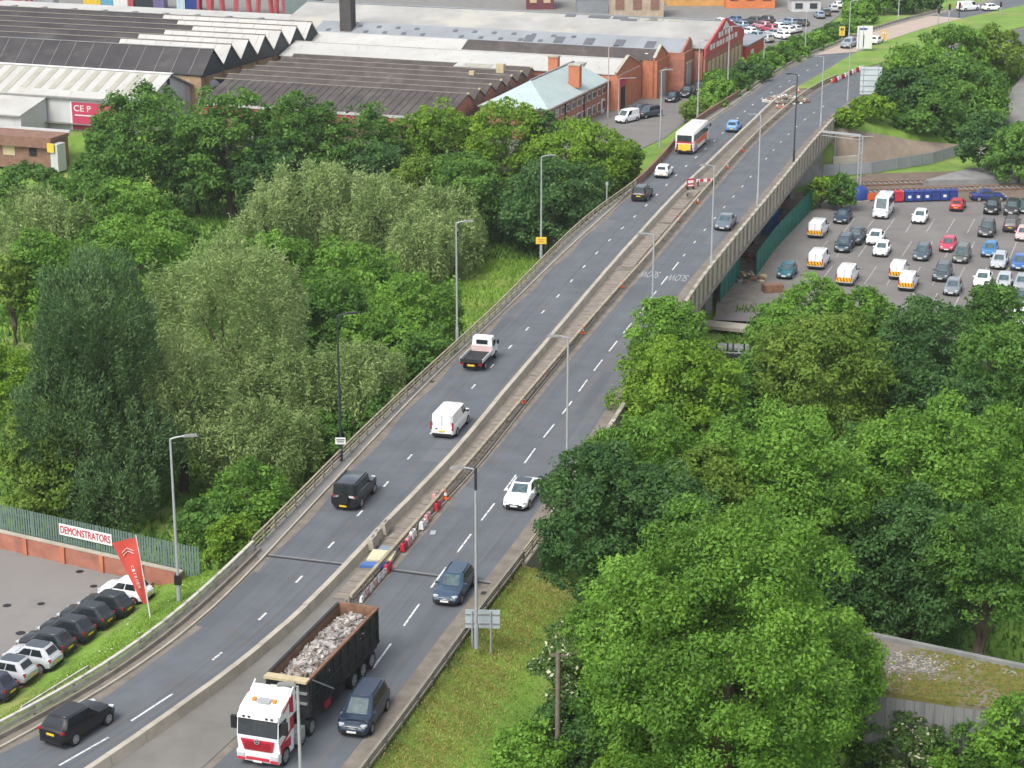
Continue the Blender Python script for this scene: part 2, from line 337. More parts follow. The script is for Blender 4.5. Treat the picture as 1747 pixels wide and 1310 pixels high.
def grass_mat():
    m = mat('grass', (.115, .205, .032), .95, 0, .16, col2=(.20, .33, .05), bump=.6, space='World', detail=8)
    add_layer(m, (.30, .29, .10), .13, .54, .68, amount=.7); add_layer(m, (.07, .12, .025), .35, .57, .72, amount=.6); return m
M['grass'] = grass_mat()
me = bpy.data.meshes.new('ground'); nx_, ny_ = len(gx), len(gy)
me.vertices.add(nx_ * ny_); me.vertices.foreach_set('co', np.column_stack([GX.ravel(), GY.ravel(), gz]).ravel())
ii = (np.arange(ny_ - 1)[:, None] * nx_ + np.arange(nx_ - 1)[None, :]).ravel(); q = np.column_stack([ii, ii + 1, ii + nx_ + 1, ii + nx_])
me.loops.add(q.size); me.polygons.add(len(q)); me.loops.foreach_set('vertex_index', q.ravel().astype(np.int32)); me.polygons.foreach_set('loop_start', np.arange(0, q.size, 4, dtype=np.int32))
me.polygons.foreach_set('use_smooth', [True] * len(q)); me.update(calc_edges=True)
structure(obj('ground', me, mat=M['grass']))
def sheet(name, pts, z, m, kind='structure', thick=0.):
    b = MB(); p = [(x, y, z) for x, y, *_ in pts]
    if thick: b.prism([(x, y, z - thick) for x, y, _ in p], p)
    else: b.face(p)
    me = b.mesh(name)
    if not thick and me.polygons[0].normal.z < 0: me.flip_normals()
    return obj(name, me, kind=kind, mat=m)
# ------------------------------------------------------------------ carriageways
def road_mat(name):
    m = M['asphalt'].copy(); m.name = name
    add_layer(m, (.17, .15, .13), 1., .5, .68, (.75, .012, 1), 'UV', .42); add_layer(m, (.06, .064, .07), 1., .52, .7, (1.4, .02, 1), 'UV', .3); return m
ribbon('road', A, B, 0, road_mat('left_carriageway_asphalt')); ribbon('road', C, D, 0, road_mat('right_carriageway_asphalt'))
ribbon('footway', clip(F, P(440, 932)), clip(A, P(452, 951)), .10, M['paving']); ribbon('verge', clip(F, None, P(440, 932)), clip(A, None, P(452, 951)), .06, M['dirt']); ribbon('verge', D, E_, .05, M['dirt'])
m = wall_along(off(A, -.13), -.05, .125, .13); structure(m.build('kerb')).data.materials.append(M['concrete_pale'])
# grit gathered along the edges
ribbon('grit_strip', off(A, .02), off(A, .55 + .2 * np.sin(np.arange(len(A)) * .8)), .004, M['dirt']); ribbon('grit_strip', off(D, -.75), off(D, -.02), .004, M['dirt'])
ribbon('grit_strip', off(C, .02), off(C, .5), .004, M['dirt'])
pk = MB()
ia = clip(A, P(1390, 95), P(1590, 26)); ib = clip(B, P(1462, 88), P(1640, 30))
ribbon('buff_surfacing', off(ia, .05), off(ib, -.05), .006, M['pink'])
# lane marks: 1 m marks every 6 m on the left, 3.6 m marks on the near right
marks = MB()
def mark(c, s0, ln, w, zz=.012):
    pts = [at(c, s0 + k * ln / 3) for k in range(4)]
    rows = []
    for p, h in pts:
        n = Vector((math.sin(h), -math.cos(h), 0)); rows.append([p + n * (w / 2) + Vector((0, 0, zz)), p - n * (w / 2) + Vector((0, 0, zz))])
    marks.grid(rows)
def dashes(name, c, s_ref, lens, w=.12):
    global marks
    L = arc(c)[-1]; s = s_ref % 6.
    while s < L - 5:
        ln = lens(s)
        if ln: marks = MB(); mark(c, s, ln, w); o = marks.build(name, kind='structure', mat=M['white_line'])
        s += 6.
sK = nearest(K, P(607, 884))[0]; s_long = nearest(K, P(330, 1150))[0]
dashes('lane_mark', K, sK, lambda s: 0 if s < s_long else 1.15, .15)
for a, b in (((224,1230),(294,1184)), ((101,1306),(185,1258)), ((-30,1385),(60,1332))):
    marks = MB(); mark(np.array([P(*a)[:2], P(*b)[:2]]), 0, (P(*b) - P(*a)).length, .14); marks.build('lane_mark', kind='structure', mat=M['white_line'])
s2 = nearest(K2, P(1160, 445))[0]
dashes('lane_mark', K2, nearest(K2, P(820, 889))[0], lambda s: 3.4 if s < s2 else 1.1, .13)
dk = mat('expansion_joint', (.03, .03, .03), .9)
def joint(a, b, w=.22):
    a, b = P(*a), P(*b); d = (b - a).normalized(); n = Vector((-d.y, d.x, 0))
    for k, (o_, ww, mm) in enumerate(((0, w, dk), (.34, .12, M['concrete_grey']))):
        q = [a + n * o_, b + n * o_, b + n * (o_ + ww), a + n * (o_ + ww)]; sheet('expansion_joint', q, .008, mm)
joint((432,947),(600,967)); joint((668,975),(835,997))
M['worn_mark'] = mat('worn_lettering_paint', (.36, .365, .37), .75, .25, 2.5, space='World')
def floor_text(name, s, p, rz, w, h, m, z=.014):
    c = bpy.data.curves.new('t', 'FONT'); c.body = s; c.align_x = 'CENTER'; c.align_y = 'CENTER'
    t = bpy.data.objects.new('t', c); COL.objects.link(t); dg = bpy.context.evaluated_depsgraph_get(); me = bpy.data.meshes.new_from_object(t.evaluated_get(dg)); bpy.data.objects.remove(t)
    co = np.empty(len(me.vertices) * 3); me.vertices.foreach_get('co', co); co = co.reshape(-1, 3); lo, hi = co.min(0), co.max(0); co[:, 0] = (co[:, 0] - (lo[0] + hi[0]) / 2) * w / (hi[0] - lo[0]); co[:, 1] = (co[:, 1] - (lo[1] + hi[1]) / 2) * h / (hi[1] - lo[1])
    me.vertices.foreach_set('co', co.ravel()); me.materials.clear(); me.materials.append(m); me.name = name
    o = bpy.data.objects.new(name, me); COL.objects.link(o); o.location = (p[0], p[1], z); o.rotation_euler = (0, 0, rz); return o
for px, py in ((1156, 474), (1108, 468)):
    p = P(px, py); h = heading(K2, p); structure(floor_text('road_lettering', 'SLOW', p, h + math.pi / 2, 2.0, 2.5, M['worn_mark']))
pm_d, pm_l = M['asphalt'].copy(), M['asphalt'].copy()
for mm, c in ((pm_d, (.095, .102, .112)), (pm_l, (.16, .168, .175))): add_layer(mm, c, .7, .2, .5, amount=.55)
for c, s0, o0, ln, w_, mm in ((K, 20, -3.3, 9, 1.1, pm_d), (K, 52, 1.0, 5, 1.6, pm_l), (K, 78, -2.9, 14, .8, pm_d), (K, 104, .7, 3.5, 2.1, pm_d), (K, 128, -2.8, 6, 1.4, pm_l), (K2, 15, .9, 8, .7, pm_d), (K2, 38, -3.0, 4, 1.5, pm_l), (K2, 60, .9, 12, .8, pm_d), (K2, 96, -2.7, 5, 1.9, pm_d), (K2, 120, 1.0, 7, 1.3, pm_l), (K, 160, .9, 8, 1.5, pm_d)):
    a_ = [at(c, s0 + ln * t / 5) for t in range(6)]; q = MB(); q.grid([[p + Vector((math.sin(h), -math.cos(h), 0)) * o_ + Vector((0, 0, .007)) for o_ in (o0 + w_, o0)] for p, h in a_]); q.build('road_patch', kind='structure', mat=mm)
for c, s0, o0 in ((K, 33, -3.7), (K, 71, -3.75), (K, 117, -3.7), (K2, 24, 3.5), (K2, 70, 3.5), (K2, 48, -3.4)):
    p, h = at(c, s0); n_ = Vector((math.sin(h), -math.cos(h), 0)); q = MB(); q.box((p.x + n_.x * o0, p.y + n_.y * o0, .006), (.5, .38, .012), rz=h); q.build('drain_grate', kind='structure', mat=M['black'])
sheet('manhole_cover', [P(735,905), P(744,905), P(742,912), P(733,912)], .01, M['galv'])
# ------------------------------------------------------------------ central reservation
Bs, Cs = clip(B, None, P(1350, 152)), clip(C, None, P(1395, 150))
ribbon('central_reservation', B, C, .02, M['dirt'])
ib, ic = clip(B, None, P(585, 975)), clip(C, None, P(640, 992))
ribbon('reservation_paving', off(ib, .62), off(ic, .0), .03, mat('grey_reservation_paving', (.185, .178, .162), .9, .12, .4, bump=.3, space='World'))
bar = thing('median_barrier', 'long weathered concrete barrier along the left side of the central reservation', 'barrier', (*B[0], 0)); inv = bar.location.copy()
def local(mb, o): mb.v = [tuple(Vector(v) - o.location) for v in mb.v]; return mb
Lb = arc(Bs)[-1]; n_pan = int(Lb / 3.0); bar_pts = resample(Bs, 1.0); step_ = 3
for k in range(0, len(bar_pts) - step_, step_):
    seg = bar_pts[k:k + step_ + 1].copy(); t = (seg[-1] - seg[-2]); t /= np.linalg.norm(t); seg[-1] -= t * .05
    w = wall_along(seg, .0, .62 + rnd.uniform(-.02, .02), .62, .36); local(w, bar).build('barrier_unit', bar, mat=M['concrete_pale'])
# cover slabs down the middle of the reservation
rsv = resample(clip((resample(B, arc(B)[-1] / 299) + resample(C, arc(C)[-1] / 299)) / 2, P(585, 1050), P(1195, 325)), .92)
b_s = clip(B, P(520, 1050), P(1195, 292)); slab_par = structure(bpy.data.objects.new('slab_walk', None)); COL.objects.link(slab_par)
bs = resample(clip(B, P(540, 1025), P(1165, 320)), .95); nb = normals(bs); slab_me = []
for v in range(4):
    q = MB(); q.box((0, 0, 0), (.87 - .02 * v, 1.35, .09)); mm = q.mesh('slab'); mm.materials.append(M['slab']); slab_me.append(mm)
for i in range(0, len(bs) - 1):
    c = bs[i] + nb[i] * 1.72; t = bs[min(i + 1, len(bs) - 1)] - bs[i]
    if rnd.random() < .03: continue
    o = obj('slab', slab_me[rnd.randrange(4)], slab_par, (c[0], c[1], .085 + rnd.uniform(-.015, .015)), math.atan2(t[1], t[0]) + rnd.uniform(-.015, .015)); o.rotation_euler.x = rnd.uniform(-.02, .02)
stuff_m = wall_along(off(bs, 2.52), .02, .10, .12); o = stuff_m.build('cable_duct', slab_par, mat=M['rail_grey'])
# right hand rail of the reservation
def guard(name, label, c, w_post, rails, zt, gap, mr, mp, postw=.11, cat='guard rail', rail_name='rail', zb=0.):
    g = thing(name, label, cat, (c[0][0], c[0][1], zb)); pts = resample(c, gap); nn = normals(pts)
    pm = MB(); pm.box((0, 0, zt / 2), (postw, postw * 1.3, zt)); pm = pm.mesh('post'); pm.materials.append(mp)
    for p, n in zip(pts[::1], nn): obj('post', pm, g, (p[0] - c[0][0], p[1] - c[0][1], 0), math.atan2(n[1], n[0]))
    cc = resample(c, 2.)
    for z, h, dp, o_ in rails:
        r = wall_along(off(cc, o_), z - h / 2 + zb, z + h / 2 + zb, dp); local(r, g).build(rail_name, g, mat=mr)
    return g
cr = clip(C, P(610, 1030), P(1425, 134))
guard('reservation_rail', 'pale timber-coloured crash rail along the right side of the central reservation', off(cr, -.42), .1, [(.62, .16, .22, 0)], .6, 4.5, M['rail_pale'], M['rail_grey'])
guard('reservation_rail', 'low dark second rail beside the pale crash rail of the central reservation', off(cr, -.62), .1, [(.34, .14, .12, 0)], .4, 9., M['rail_grey'], M['rail_grey'])
# ------------------------------------------------------------------ bridge
bridge = thing('road_bridge', 'long concrete dual carriageway flyover crossing trees, yard and railway', 'bridge', (0, 0, 0))
Fb = clip(F, P(470, 902), P(1120, 285)); Eb = clip(E_, P(893, 962), P(1418, 214))
n = 90; fa, ea = resample(Fb, arc(Fb)[-1] / n), resample(Eb, arc(Eb)[-1] / n); k_ = min(len(fa), len(ea)); m = MB()
rows = [[Vector((*a, -.06)), Vector((*b, -.06)), Vector((*b, -.55)), Vector((*(b * .93 + a * .07), -1.7)), Vector((*(a * .93 + b * .07), -1.7)), Vector((*a, -.55))] for a, b in zip(fa[:k_], ea[:k_])]
m.grid(rows, None, True); m.face(rows[0]); m.face(rows[-1]); m.build('deck', bridge, mat=M['concrete_grey'])
# right parapet and fascia: panels with recessed joints
pts = resample(Eb, 1.25)
pan = MB(); pan.box((.6, 0, -.3), (1.14, .26, 2.5)); pan.box((.6, 0, 1.0), (1.24, .34, .14))
pan_b = pan.mesh('parapet_panel'); pan_b.materials.append(M['concrete_pale'])
pd = MB(); pd.box((.6, 0, -.35), (1.14, .24, 2.4)); pd.box((.6, 0, 1.0), (1.24, .34, .14)); pd.box((.6, -.16, -.3), (.16, .1, 2.2)); pan_c = pd.mesh('parapet_panel'); pan_c.materials.append(M['concrete'])
s_con = nearest(pts, P(1055, 718))[1] - 6
for i in range(s_con, len(pts) - 1):
    d = pts[i + 1] - pts[i]; o = obj('parapet_panel', pan_b if i % 2 else pan_c, bridge, (pts[i][0] + d[1] * .14, pts[i][1] - d[0] * .14, 0), math.atan2(d[1], d[0]))
fas = wall_along(off(clip(E_, P(893, 962), P(1060, 712)), .02), -1.7, -.02, .26); fas.build('fascia', bridge, mat=M['concrete'])
fas = wall_along(off(Fb, -.3), -1.7, .1, .26); fas.build('fascia', bridge, mat=M['concrete'])
bm_ = wall_along(off(pts[s_con:], .30), -1.72, -1.5, .2); bm_.build('drip_rail', bridge, mat=M['rail_grey'])
for t in (.17, .36, .55, .74, .9):
    i = int(t * (k_ - 1)); a, b = Vector((*fa[i], 0)), Vector((*ea[i], 0))
    q = MB(); q.beam(a.lerp(b, .04) + Vector((0, 0, -2.1)), a.lerp(b, .96) + Vector((0, 0, -2.1)), 1.0, .85); q.build('crossbeam', bridge, mat=M['concrete_grey'])
    for s in (.12, .37, .63, .88):
        c = a.lerp(b, s); zt = T(c.x, c.y) - .3; q = MB(); q.box((c.x, c.y, (-2.5 + zt) / 2), (.8, .8, -2.5 - zt), rz=.27); q.build('pier', bridge, mat=M['concrete_grey'])
for a, b in ((fa[2], ea[2]), (fa[k_ - 3], ea[k_ - 3])):
    a, b = Vector((*a, 0)), Vector((*b, 0)); a, b = a.lerp(b, .04), b.lerp(a, .04); q = MB(); q.beam(a + Vector((0, 0, -3.9)), b + Vector((0, 0, -3.9)), .8, 7.2); q.build('abutment', bridge, mat=M['concrete_grey'])
# left parapet: steel rails on posts
lp = clip(F, P(440, 932), P(1085, 322))
guard('parapet_railing', 'long beige steel parapet railing along the left edge of the bridge', off(lp, .05), .1, [(1.02, .12, .12, 0), (.70, .09, .08, 0), (.38, .09, .08, 0)], 1.02, 2.0, M['rail_pale'], M['rail_grey'], cat='railing')
w = wall_along(off(clip(F, P(1085, 322), P(1265, 162)), -.2), -.8, .95, .3, .26); o = w.build('retaining_wall', mat=M['brick_d']); tag(o, 'low brown parapet wall beside the bus, between flyover and factory street', 'wall')
w = wall_along(off(clip(F, P(1265, 162), P(1600, 22)), -.15), -.4, .55, .25, .2); o = w.build('roadside_wall', mat=M['concrete']); tag(o, 'low mossy wall at the far left edge of the road below the hedge', 'wall')
gl = clip(F, P(0, 1254), P(425, 949))
gl = np.vstack([gl[:1] + (gl[0] - gl[1]) / np.linalg.norm(gl[0] - gl[1]) * 14, gl])
guard('crash_barrier', 'white topped crash barrier at the lower left, above the forecourt grass', off(gl, -.05), .1, [(.72, .14, .22, 0), (.36, .26, .1, .12)], .7, 3.2, M['rail_white'], M['rail_grey'], cat='crash barrier')
bl = off(gl, .42); w = wall_along(bl, 0, .32, .2, .16); o = w.build('timber_edging', mat=M['rail_grey']); tag(o, 'low grey-brown edging beam in front of the white topped crash barrier', 'edging')
gr = clip(E_, P(633, 1310), P(893, 962)); gr = np.vstack([gr[:1] + (gr[0] - gr[1]) / np.linalg.norm(gr[0] - gr[1]) * 12, gr])
guard('crash_barrier', 'three-rail grey crash barrier at the lower right, along the grass bank', gr, .1, [(.86, .12, .16, 0), (.58, .1, .1, .03), (.3, .1, .1, .03)], .84, 2.6, M['rail_grey'], M['rail_grey'], cat='crash barrier')
gm = clip(E_, P(893, 962), P(1055, 718)); guard('parapet_railing', 'grey steel railing on the right edge of the bridge, mostly behind the trees', off(gm, .1), .1, [(1.0, .12, .12, 0), (.7, .09, .08, 0), (.4, .09, .08, 0)], 1.0, 2.0, M['rail_pale'], M['rail_grey'], cat='railing')
# ------------------------------------------------------------------ other ground surfaces
def poly(px, z): return [P(x, y, z) for x, y in px]
ZP = -6.46
sheet('car_park', poly([(1215,545),(1300,420),(1392,343),(1470,338),(1800,325),(1900,420),(1900,640),(1500,560)], ZP), ZP, M['lot'])
stl = [FO] ; ca = P(1452, 478, ZP); cb = P(1523, 378, ZP); bay_dir = (cb - ca).normalized()
for row, (x0, y0, n_, ln) in enumerate(((1424, 372, 11, -8.2), (1412, 411, 11, -8.4), (1420, 454, 10, -8.8), (1560, 500, 7, -8.0))):
    s = P(x0, y0, ZP)
    for k in range(n_):
        a = s + Vector((1, -.03, 0)) * (k * 2.55); b = a + bay_dir * ln; nrm = Vector((-bay_dir.y, bay_dir.x, 0)) * .06
        sheet('bay_line', [a + nrm, b + nrm, b - nrm, a - nrm], ZP + .012, M['worn_line'])
ZL = -1.56
v1 = P(262, 996, ZL); k0 = P(262, 1002, ZL)
sheet('forecourt', [P(0, 934, ZL) + (P(0,934,ZL) - P(262,995,ZL)).normalized() * 40, P(262, 995, ZL), P(240, 1022, ZL), P(160, 1085, ZL), P(80, 1145, ZL), P(0, 1200, ZL), P(-90, 1262, ZL), P(-250, 1340, ZL), P(-600, 1500, ZL), P(-1200, 1500, ZL)], ZL, M['lot2'])
kp = KP; w = wall_along(off(kp, -.1), ZL - .1, ZL + .14, .2); structure(w.build('kerb', mat=M['brick_d']))
for x, y in ((12,1033),(35,1080),(136,975),(160,1000),(70,1030)):
    p = P(x, y, ZL); q = MB(); q.disc((p.x, p.y, ZL + .01), .24 + .1 * rnd.random(), (0, 0, 1)); structure(q.build('drain_cover', mat=M['black']))
ZS = -1.93
sheet('factory_street', [FP(-40, 13, ZS), FP(-40, 24, ZS), FP(-10, 27, ZS), FP(6, 26, ZS), FP(30, 25.5, ZS), FP(60, 24, ZS), FP(95, 20, ZS), FP(95, -150, ZS), FP(-30.3, -150, ZS), FP(-30.3, -42, ZS), FP(-34, 4, ZS)], ZS, M['lot'])
sheet('far_yard', [FP(92, -190, -1.9), FP(92, 24, -1.9), FP(150, 22, -1.9), FP(300, 60, -1.9), FP(300, -240, -1.9)], -1.9, M['paving'])
# ------------------------------------------------------------------ buildings (factory grid: u away, r right)
def fbox(m, u0, u1, r0, r1, z0, z1, mt=None):
    m.prism([FP(u0, r0, z0), FP(u0, r1, z0), FP(u1, r1, z0), FP(u1, r0, z0)], [FP(u0, r0, z1), FP(u0, r1, z1), FP(u1, r1, z1), FP(u1, r0, z1)], mt)
def loc_build(m, name, t, mt=None):
    m.v = [tuple(Vector(v) - t.location) for v in m.v]; return m.build(name, t, mat=mt)
def part_box(t, name, mt, *a): m = MB(); fbox(m, *a); return loc_build(m, name, t, mt)
def slope(t, name, mt, ua, za, ub, zb, r0, r1, th=.14):
    m = MB(); m.prism([FP(ua, r0, za - th), FP(ua, r1, za - th), FP(ub, r1, zb - th), FP(ub, r0, zb - th)], [FP(ua, r0, za), FP(ua, r1, za), FP(ub, r1, zb), FP(ub, r0, zb)]); return loc_build(m, name, t, mt)
def gable_wall(t, mt, us, z0, r, th=.3, name='gable_wall'):       # us: list of (u, z) outline from left to right along the top
    m = MB(); base = [FP(us[-1][0], r, z0), FP(us[0][0], r, z0)]; a = [FP(u, r, z) for u, z in us] + base; b = [p - RV_ * th for p in a]; m.prism(a, b); return loc_build(m, name, t, mt)
def seams(t, mt, ua, za, ub, zb, r0, r1, gap, w=.07, name='roof_seam'):
    m = MB(); r = r0 + gap / 2
    while r < r1:
        jit = rnd.uniform(-.15, .15); m.prism([FP(ua, r + jit, za), FP(ua, r + w + jit, za), FP(ub, r + w + jit, zb), FP(ub, r + jit, zb)], [FP(ua, r + jit, za + .05), FP(ua, r + w + jit, za + .05), FP(ub, r + w + jit, zb + .05), FP(ub, r + jit, zb + .05)]); r += gap
    return stuff(loc_build(m, name, t, mt))
ZB = -2.1
# F1: white shed at the left
F1 = thing('industrial_shed', 'white shed at the left with striped rooflights and a red sign', 'shed', FP(-22, -65, ZB))
uF, uR_, uBk = -29.5, -22.0, -14.5; zE, zR = 2.0, 5.0
part_box(F1, 'wall', M['clad_white'], uF + .3, uBk - .3, -112, -46.6, ZB - 1.5, 1.95)
slope(F1, 'roof_slope', M['roof_white'], uF, zE, uR_, zR, -112, -45.6); slope(F1, 'roof_slope', M['roof_white'], uBk, zE, uR_, zR, -112, -45.6)
gable_wall(F1, M['clad_white'], [(uF + .3, zE - .1), (uR_, zR - .2), (uBk - .3, zE - .1)], ZB, -46.3)
part_box(F1, 'vent', M['black'], uR_ - .3, uR_ + .3, -46.35, -46.2, 3.3, 4.2)
part_box(F1, 'ridge_cap', M['white'], uR_ - .35, uR_ + .35, -112, -45.5, zR - .02, zR + .1)
for k in range(26):
    r = -48.6 - k * 2.45; m = MB(); a, b = .22 if k % 9 else .02, .93; z = lambda t: zE + (zR - zE) * t + .03
    m.prism([FP(uF + 7.5 * a, r, z(a) - .02), FP(uF + 7.5 * a, r + 1.05, z(a) - .02), FP(uF + 7.5 * b, r + 1.05, z(b) - .02), FP(uF + 7.5 * b, r, z(b) - .02)], [FP(uF + 7.5 * a, r, z(a) + .03), FP(uF + 7.5 * a, r + 1.05, z(a) + .03), FP(uF + 7.5 * b, r + 1.05, z(b) + .03), FP(uF + 7.5 * b, r, z(b) + .03)]); loc_build(m, 'rooflight', F1, M['rooflight'])
part_box(F1, 'gutter', M['concrete_grey'], uF - .2, uF, -112, -45.6, zE - .3, zE - .06)
sg = thing('wall_sign', 'red sign with white letters on the white shed, half hidden by the broad tree', 'sign', FP(uF + .22, -57.9, -.2))
part_box(sg, 'board', M['crimson'], uF + .12, uF + .26, -58.5, -50.5, -2.8, 1.2); part_box(sg, 'border', M['white'], uF + .1, uF + .2, -58.75, -58.48, -2.9, 1.25)
def wall_text(t, name, s, p, xdir, h, w, m, up=Vector((0, 0, 1)), thick=.02):
    c = bpy.data.curves.new('t', 'FONT'); c.body = s; c.extrude = thick; o = bpy.data.objects.new('t', c); COL.objects.link(o); dg = bpy.context.evaluated_depsgraph_get(); me = bpy.data.meshes.new_from_object(o.evaluated_get(dg)); bpy.data.objects.remove(o)
    co = np.empty(len(me.vertices) * 3); me.vertices.foreach_get('co', co); co = co.reshape(-1, 3); lo, hi = co.min(0), co.max(0); x = (co[:, 0] - lo[0]) / (hi[0] - lo[0]) * w; y = (co[:, 1] - lo[1]) / (hi[1] - lo[1]) * h
    X, Y = np.array(xdir.normalized()), np.array(up.normalized()); N = np.cross(X, Y); q = np.array(p - t.location)[None] + x[:, None] * X + y[:, None] * Y + co[:, 2:3] * N
    me.vertices.foreach_set('co', q.ravel()); me.materials.clear(); me.materials.append(m); me.name = name; o = bpy.data.objects.new(name, me); COL.objects.link(o); o.parent = t; return o
wall_text(sg, 'lettering', 'CE P', FP(uF + .1, -58.1, -.1), RV_, .9, 2.9, M['white']); part_box(sg, 'white_line', M['white'], uF + .09, uF + .13, -58.0, -51.5, -.75, -.6)
AX = thing('lean_to', 'white lean-to annex in front of the white shed, left of the red sign', 'annex', FP(-33, -63, ZB))
slope(AX, 'roof_slope', M['roof_white'], -36.5, .15, uF + .1, 1.72, -70.6, -62.6); part_box(AX, 'wall', M['clad_white'], -36.2, uF + .05, -70.3, -62.9, -3.5, .05)
gable_wall(AX, M['clad_white'], [(-36.3, .05), (uF, 1.6)], -3.4, -62.75)
part_box(AX, 'gutter', M['concrete_grey'], -36.7, -36.5, -70.6, -62.6, -.12, .04)
A2 = thing('lean_to', 'second white lean-to roof cut by the left frame edge', 'annex', FP(-33, -75, ZB)); slope(A2, 'roof_slope', M['roof_white'], -34.5, 0.6, uF + .1, 1.72, -95, -70.9); part_box(A2, 'wall', M['red'], -34.2, uF + .05, -95, -71.2, -3.5, .45)
BB = thing('flat_roofed_building', 'low brown building with flat roof and small black window at the left', 'building', FP(-42, -60, -4))
part_box(BB, 'roof', M['brick_d'], -41.5, -37, -69, -54.3, -2.2, -1.75); part_box(BB, 'roof_edge', M['clad_white'], -37.0, -36.6, -69.2, -54.2, -2.1, -1.45)
part_box(BB, 'fascia', M['brick_d'], -42.1, -41.5, -69.2, -54.1, -3.2, -1.7); part_box(BB, 'wall', M['brick_d'], -41.4, -37, -68.8, -54.5, -6.5, -2.2)
part_box(BB, 'window', M['dark'], -41.48, -41.38, -58.2, -57.0, -4.6, -3.4); part_box(BB, 'panel', M['timber'], -41.48, -41.38, -62.6, -60.6, -4.7, -3.3); part_box(BB, 'corner_pillar', M['clad_white'], -41.9, -39.8, -54.4, -53.2, -6.5, -2.6)
part_box(BB, 'notice', M['yellow'], -42.18, -42.08, -54.7, -53.6, -3.7, -2.4)
# F2: sawtooth shed
F2 = thing('sawtooth_factory', 'long factory with seven parallel ridges, dark roofs and white right ends', 'factory', FP(8, -70, ZB))
pk_ = [-12 + 5.65 * k for k in range(7)]; zp, zv = 7.4, 4.7; wd = M['roof_dark']; ww = M['roof_white']
white_from = [None, -63.5, -63.5, -62, -60, -66, -72]
for k, u in enumerate(pk_):
    for ua, ub, nm in ((u - 2.82, u, 'f'), (u + 2.82, u, 'b')):
        if nm == 'f' and k == 0: ua = -15.9
        w = white_from[k]; za = zv if not (nm == 'f' and k == 0) else 4.0
        if w is None: slope(F2, 'roof_slope', wd, ua, za, ub, zp, -118, -43.9)
        else: slope(F2, 'roof_slope', wd, ua, za, ub, zp, -118, w); slope(F2, 'roof_slope', ww, ua, za + .02, ub, zp + .02, w, -43.9)
    part_box(F2, 'ridge_flashing', M['rail_grey'] if k else M['concrete_grey'], u - .16, u + .16, -118, -43.9, zp - .02, zp + .08)
    if k and white_from[k]: part_box(F2, 'valley_gutter', M['rail_grey'], u - 2.9, u - 2.6, white_from[k], -43.9, zv - .1, zv + .12)
    gable_wall(F2, M['post_dark'], [(u - 2.82 if k else -15.8, zv - .02 if k else 3.9), (u, zp - .2), (u + 2.82, zv - .02)], zv - 1.1, -44.1, name='gable_end')
for k in range(1, 7): seams(F2, M['rooflight'], pk_[k] - 2.8, zv + .03, pk_[k], zp + .03, white_from[k], -44.5, 2.6, .05)
seams(F2, M['concrete_grey'], -15.9, 4.02, -12, 7.4, -116, -46, 3.1)
tan = mat('tan_brick', (.34, .24, .14), .9, .2, 1.2, space='World')
part_box(F2, 'wall', tan, -15.6, 25, -117, -44.35, ZB, 3.7)
for k in range(8):
    u = -14.5 + k * 5.65; part_box(F2, 'pilaster', M['brick_d'], u, u + .5, -44.4, -44.0, ZB, 3.65); part_box(F2, 'wall_panel', M['timber'] if k % 2 else M['clad_white'], u + 1.6, u + 4.4, -44.36, -44.2, .9 if k % 2 else 1.6, 2.6)
N2 = thing('flat_shed', 'pale flat roofed shed behind the sawtooth factory with small dark rooflights', 'shed', FP(34, -75, ZB))
part_box(N2, 'wall', M['clad_white'], 25.4, 42, -118, -52, ZB, 4.6); slope(N2, 'roof', M['roof_white'], 27.1, 4.9, 42.2, 5.6, -118.2, -51.8)
for k in range(20):
    u = 31 + (k % 2) * 5; r = -116 + k * 3.2; z = 4.95 + (u - 27.1) * .047; part_box(N2, 'rooflight', M['rooflight_d'], u, u + 1.3, r, r + .9, z, z + .12)
part_box(N2, 'vent', M['galv'], 29, 30.6, -61, -59.6, 4.9, 6.2)
# F3: brown ridge roofs
F3 = thing('ridged_factory', 'brown factory with eight low parallel ridges and brick gable ends', 'factory', FP(-8, -20, ZB))
FL_ = -40.6
slope(F3, 'roof_slope', M['roof_brown'], -26.8, 1.9, -18.2, 4.1, -38.6, .2)
seams(F3, M['roof_dark'], -26.8, 1.92, -18.2, 4.12, -38, 0, 1.25, .05)
for k in range(7):
    u = -18.2 + k * 4.4; z1 = 2.9
    slope(F3, 'roof_slope', M['roof_brown'], u, 4.1, u + (2.2 if k < 6 else 1.2), z1 if k < 6 else 3.4, FL_, .2)
    if k < 6: slope(F3, 'roof_slope', M['roof_brown'], u + 2.2, z1, u + 4.4, 4.1, FL_, .2)
    part_box(F3, 'ridge_flashing', M['rail_grey'], u - .1, u + .1, FL_, .2, 4.08, 4.18)
    gable_wall(F3, M['brick_d'] if k % 2 else M['brick'], [(max(u - 2.2, -20.4) if k else -26.6, z1 - .15 if k else 1.7), (u, 3.95), (u + (2.2 if k < 6 else 1.2), z1 - .15 if k < 6 else 3.3)], 1.5, .05, name='gable_end')
    part_box(F3, 'coping', M['timber'], u - .2, u + .2, .02, .3, 4.0, 4.25)
slope(F3, 'roof_panel', M['roof_white'], 6.0, 3.98, 8.0, 4.22, -12, -4.2, .1); slope(F3, 'rooflight', M['rooflight'], 6.2, 4.06, 7.8, 4.26, -10.6, -6, .1)
part_box(F3, 'wall', M['brick_d'], -26.5, -18, -38.3, 0, ZB, 1.5); part_box(F3, 'wall', M['brick_d'], -17.9, 9.2, FL_ + .1, 0, ZB, 1.5); part_box(F3, 'gutter_roof', M['roof_dark'], -18, 9.2, -43.8, FL_, .6, .9)
part_box(F3, 'fascia', M['crimson'], -26.9, -26.6, -38, -6, .3, 1.6); part_box(F3, 'gutter', M['roof_white'], -27.05, -26.75, -38.6, .2, 1.6, 1.95)
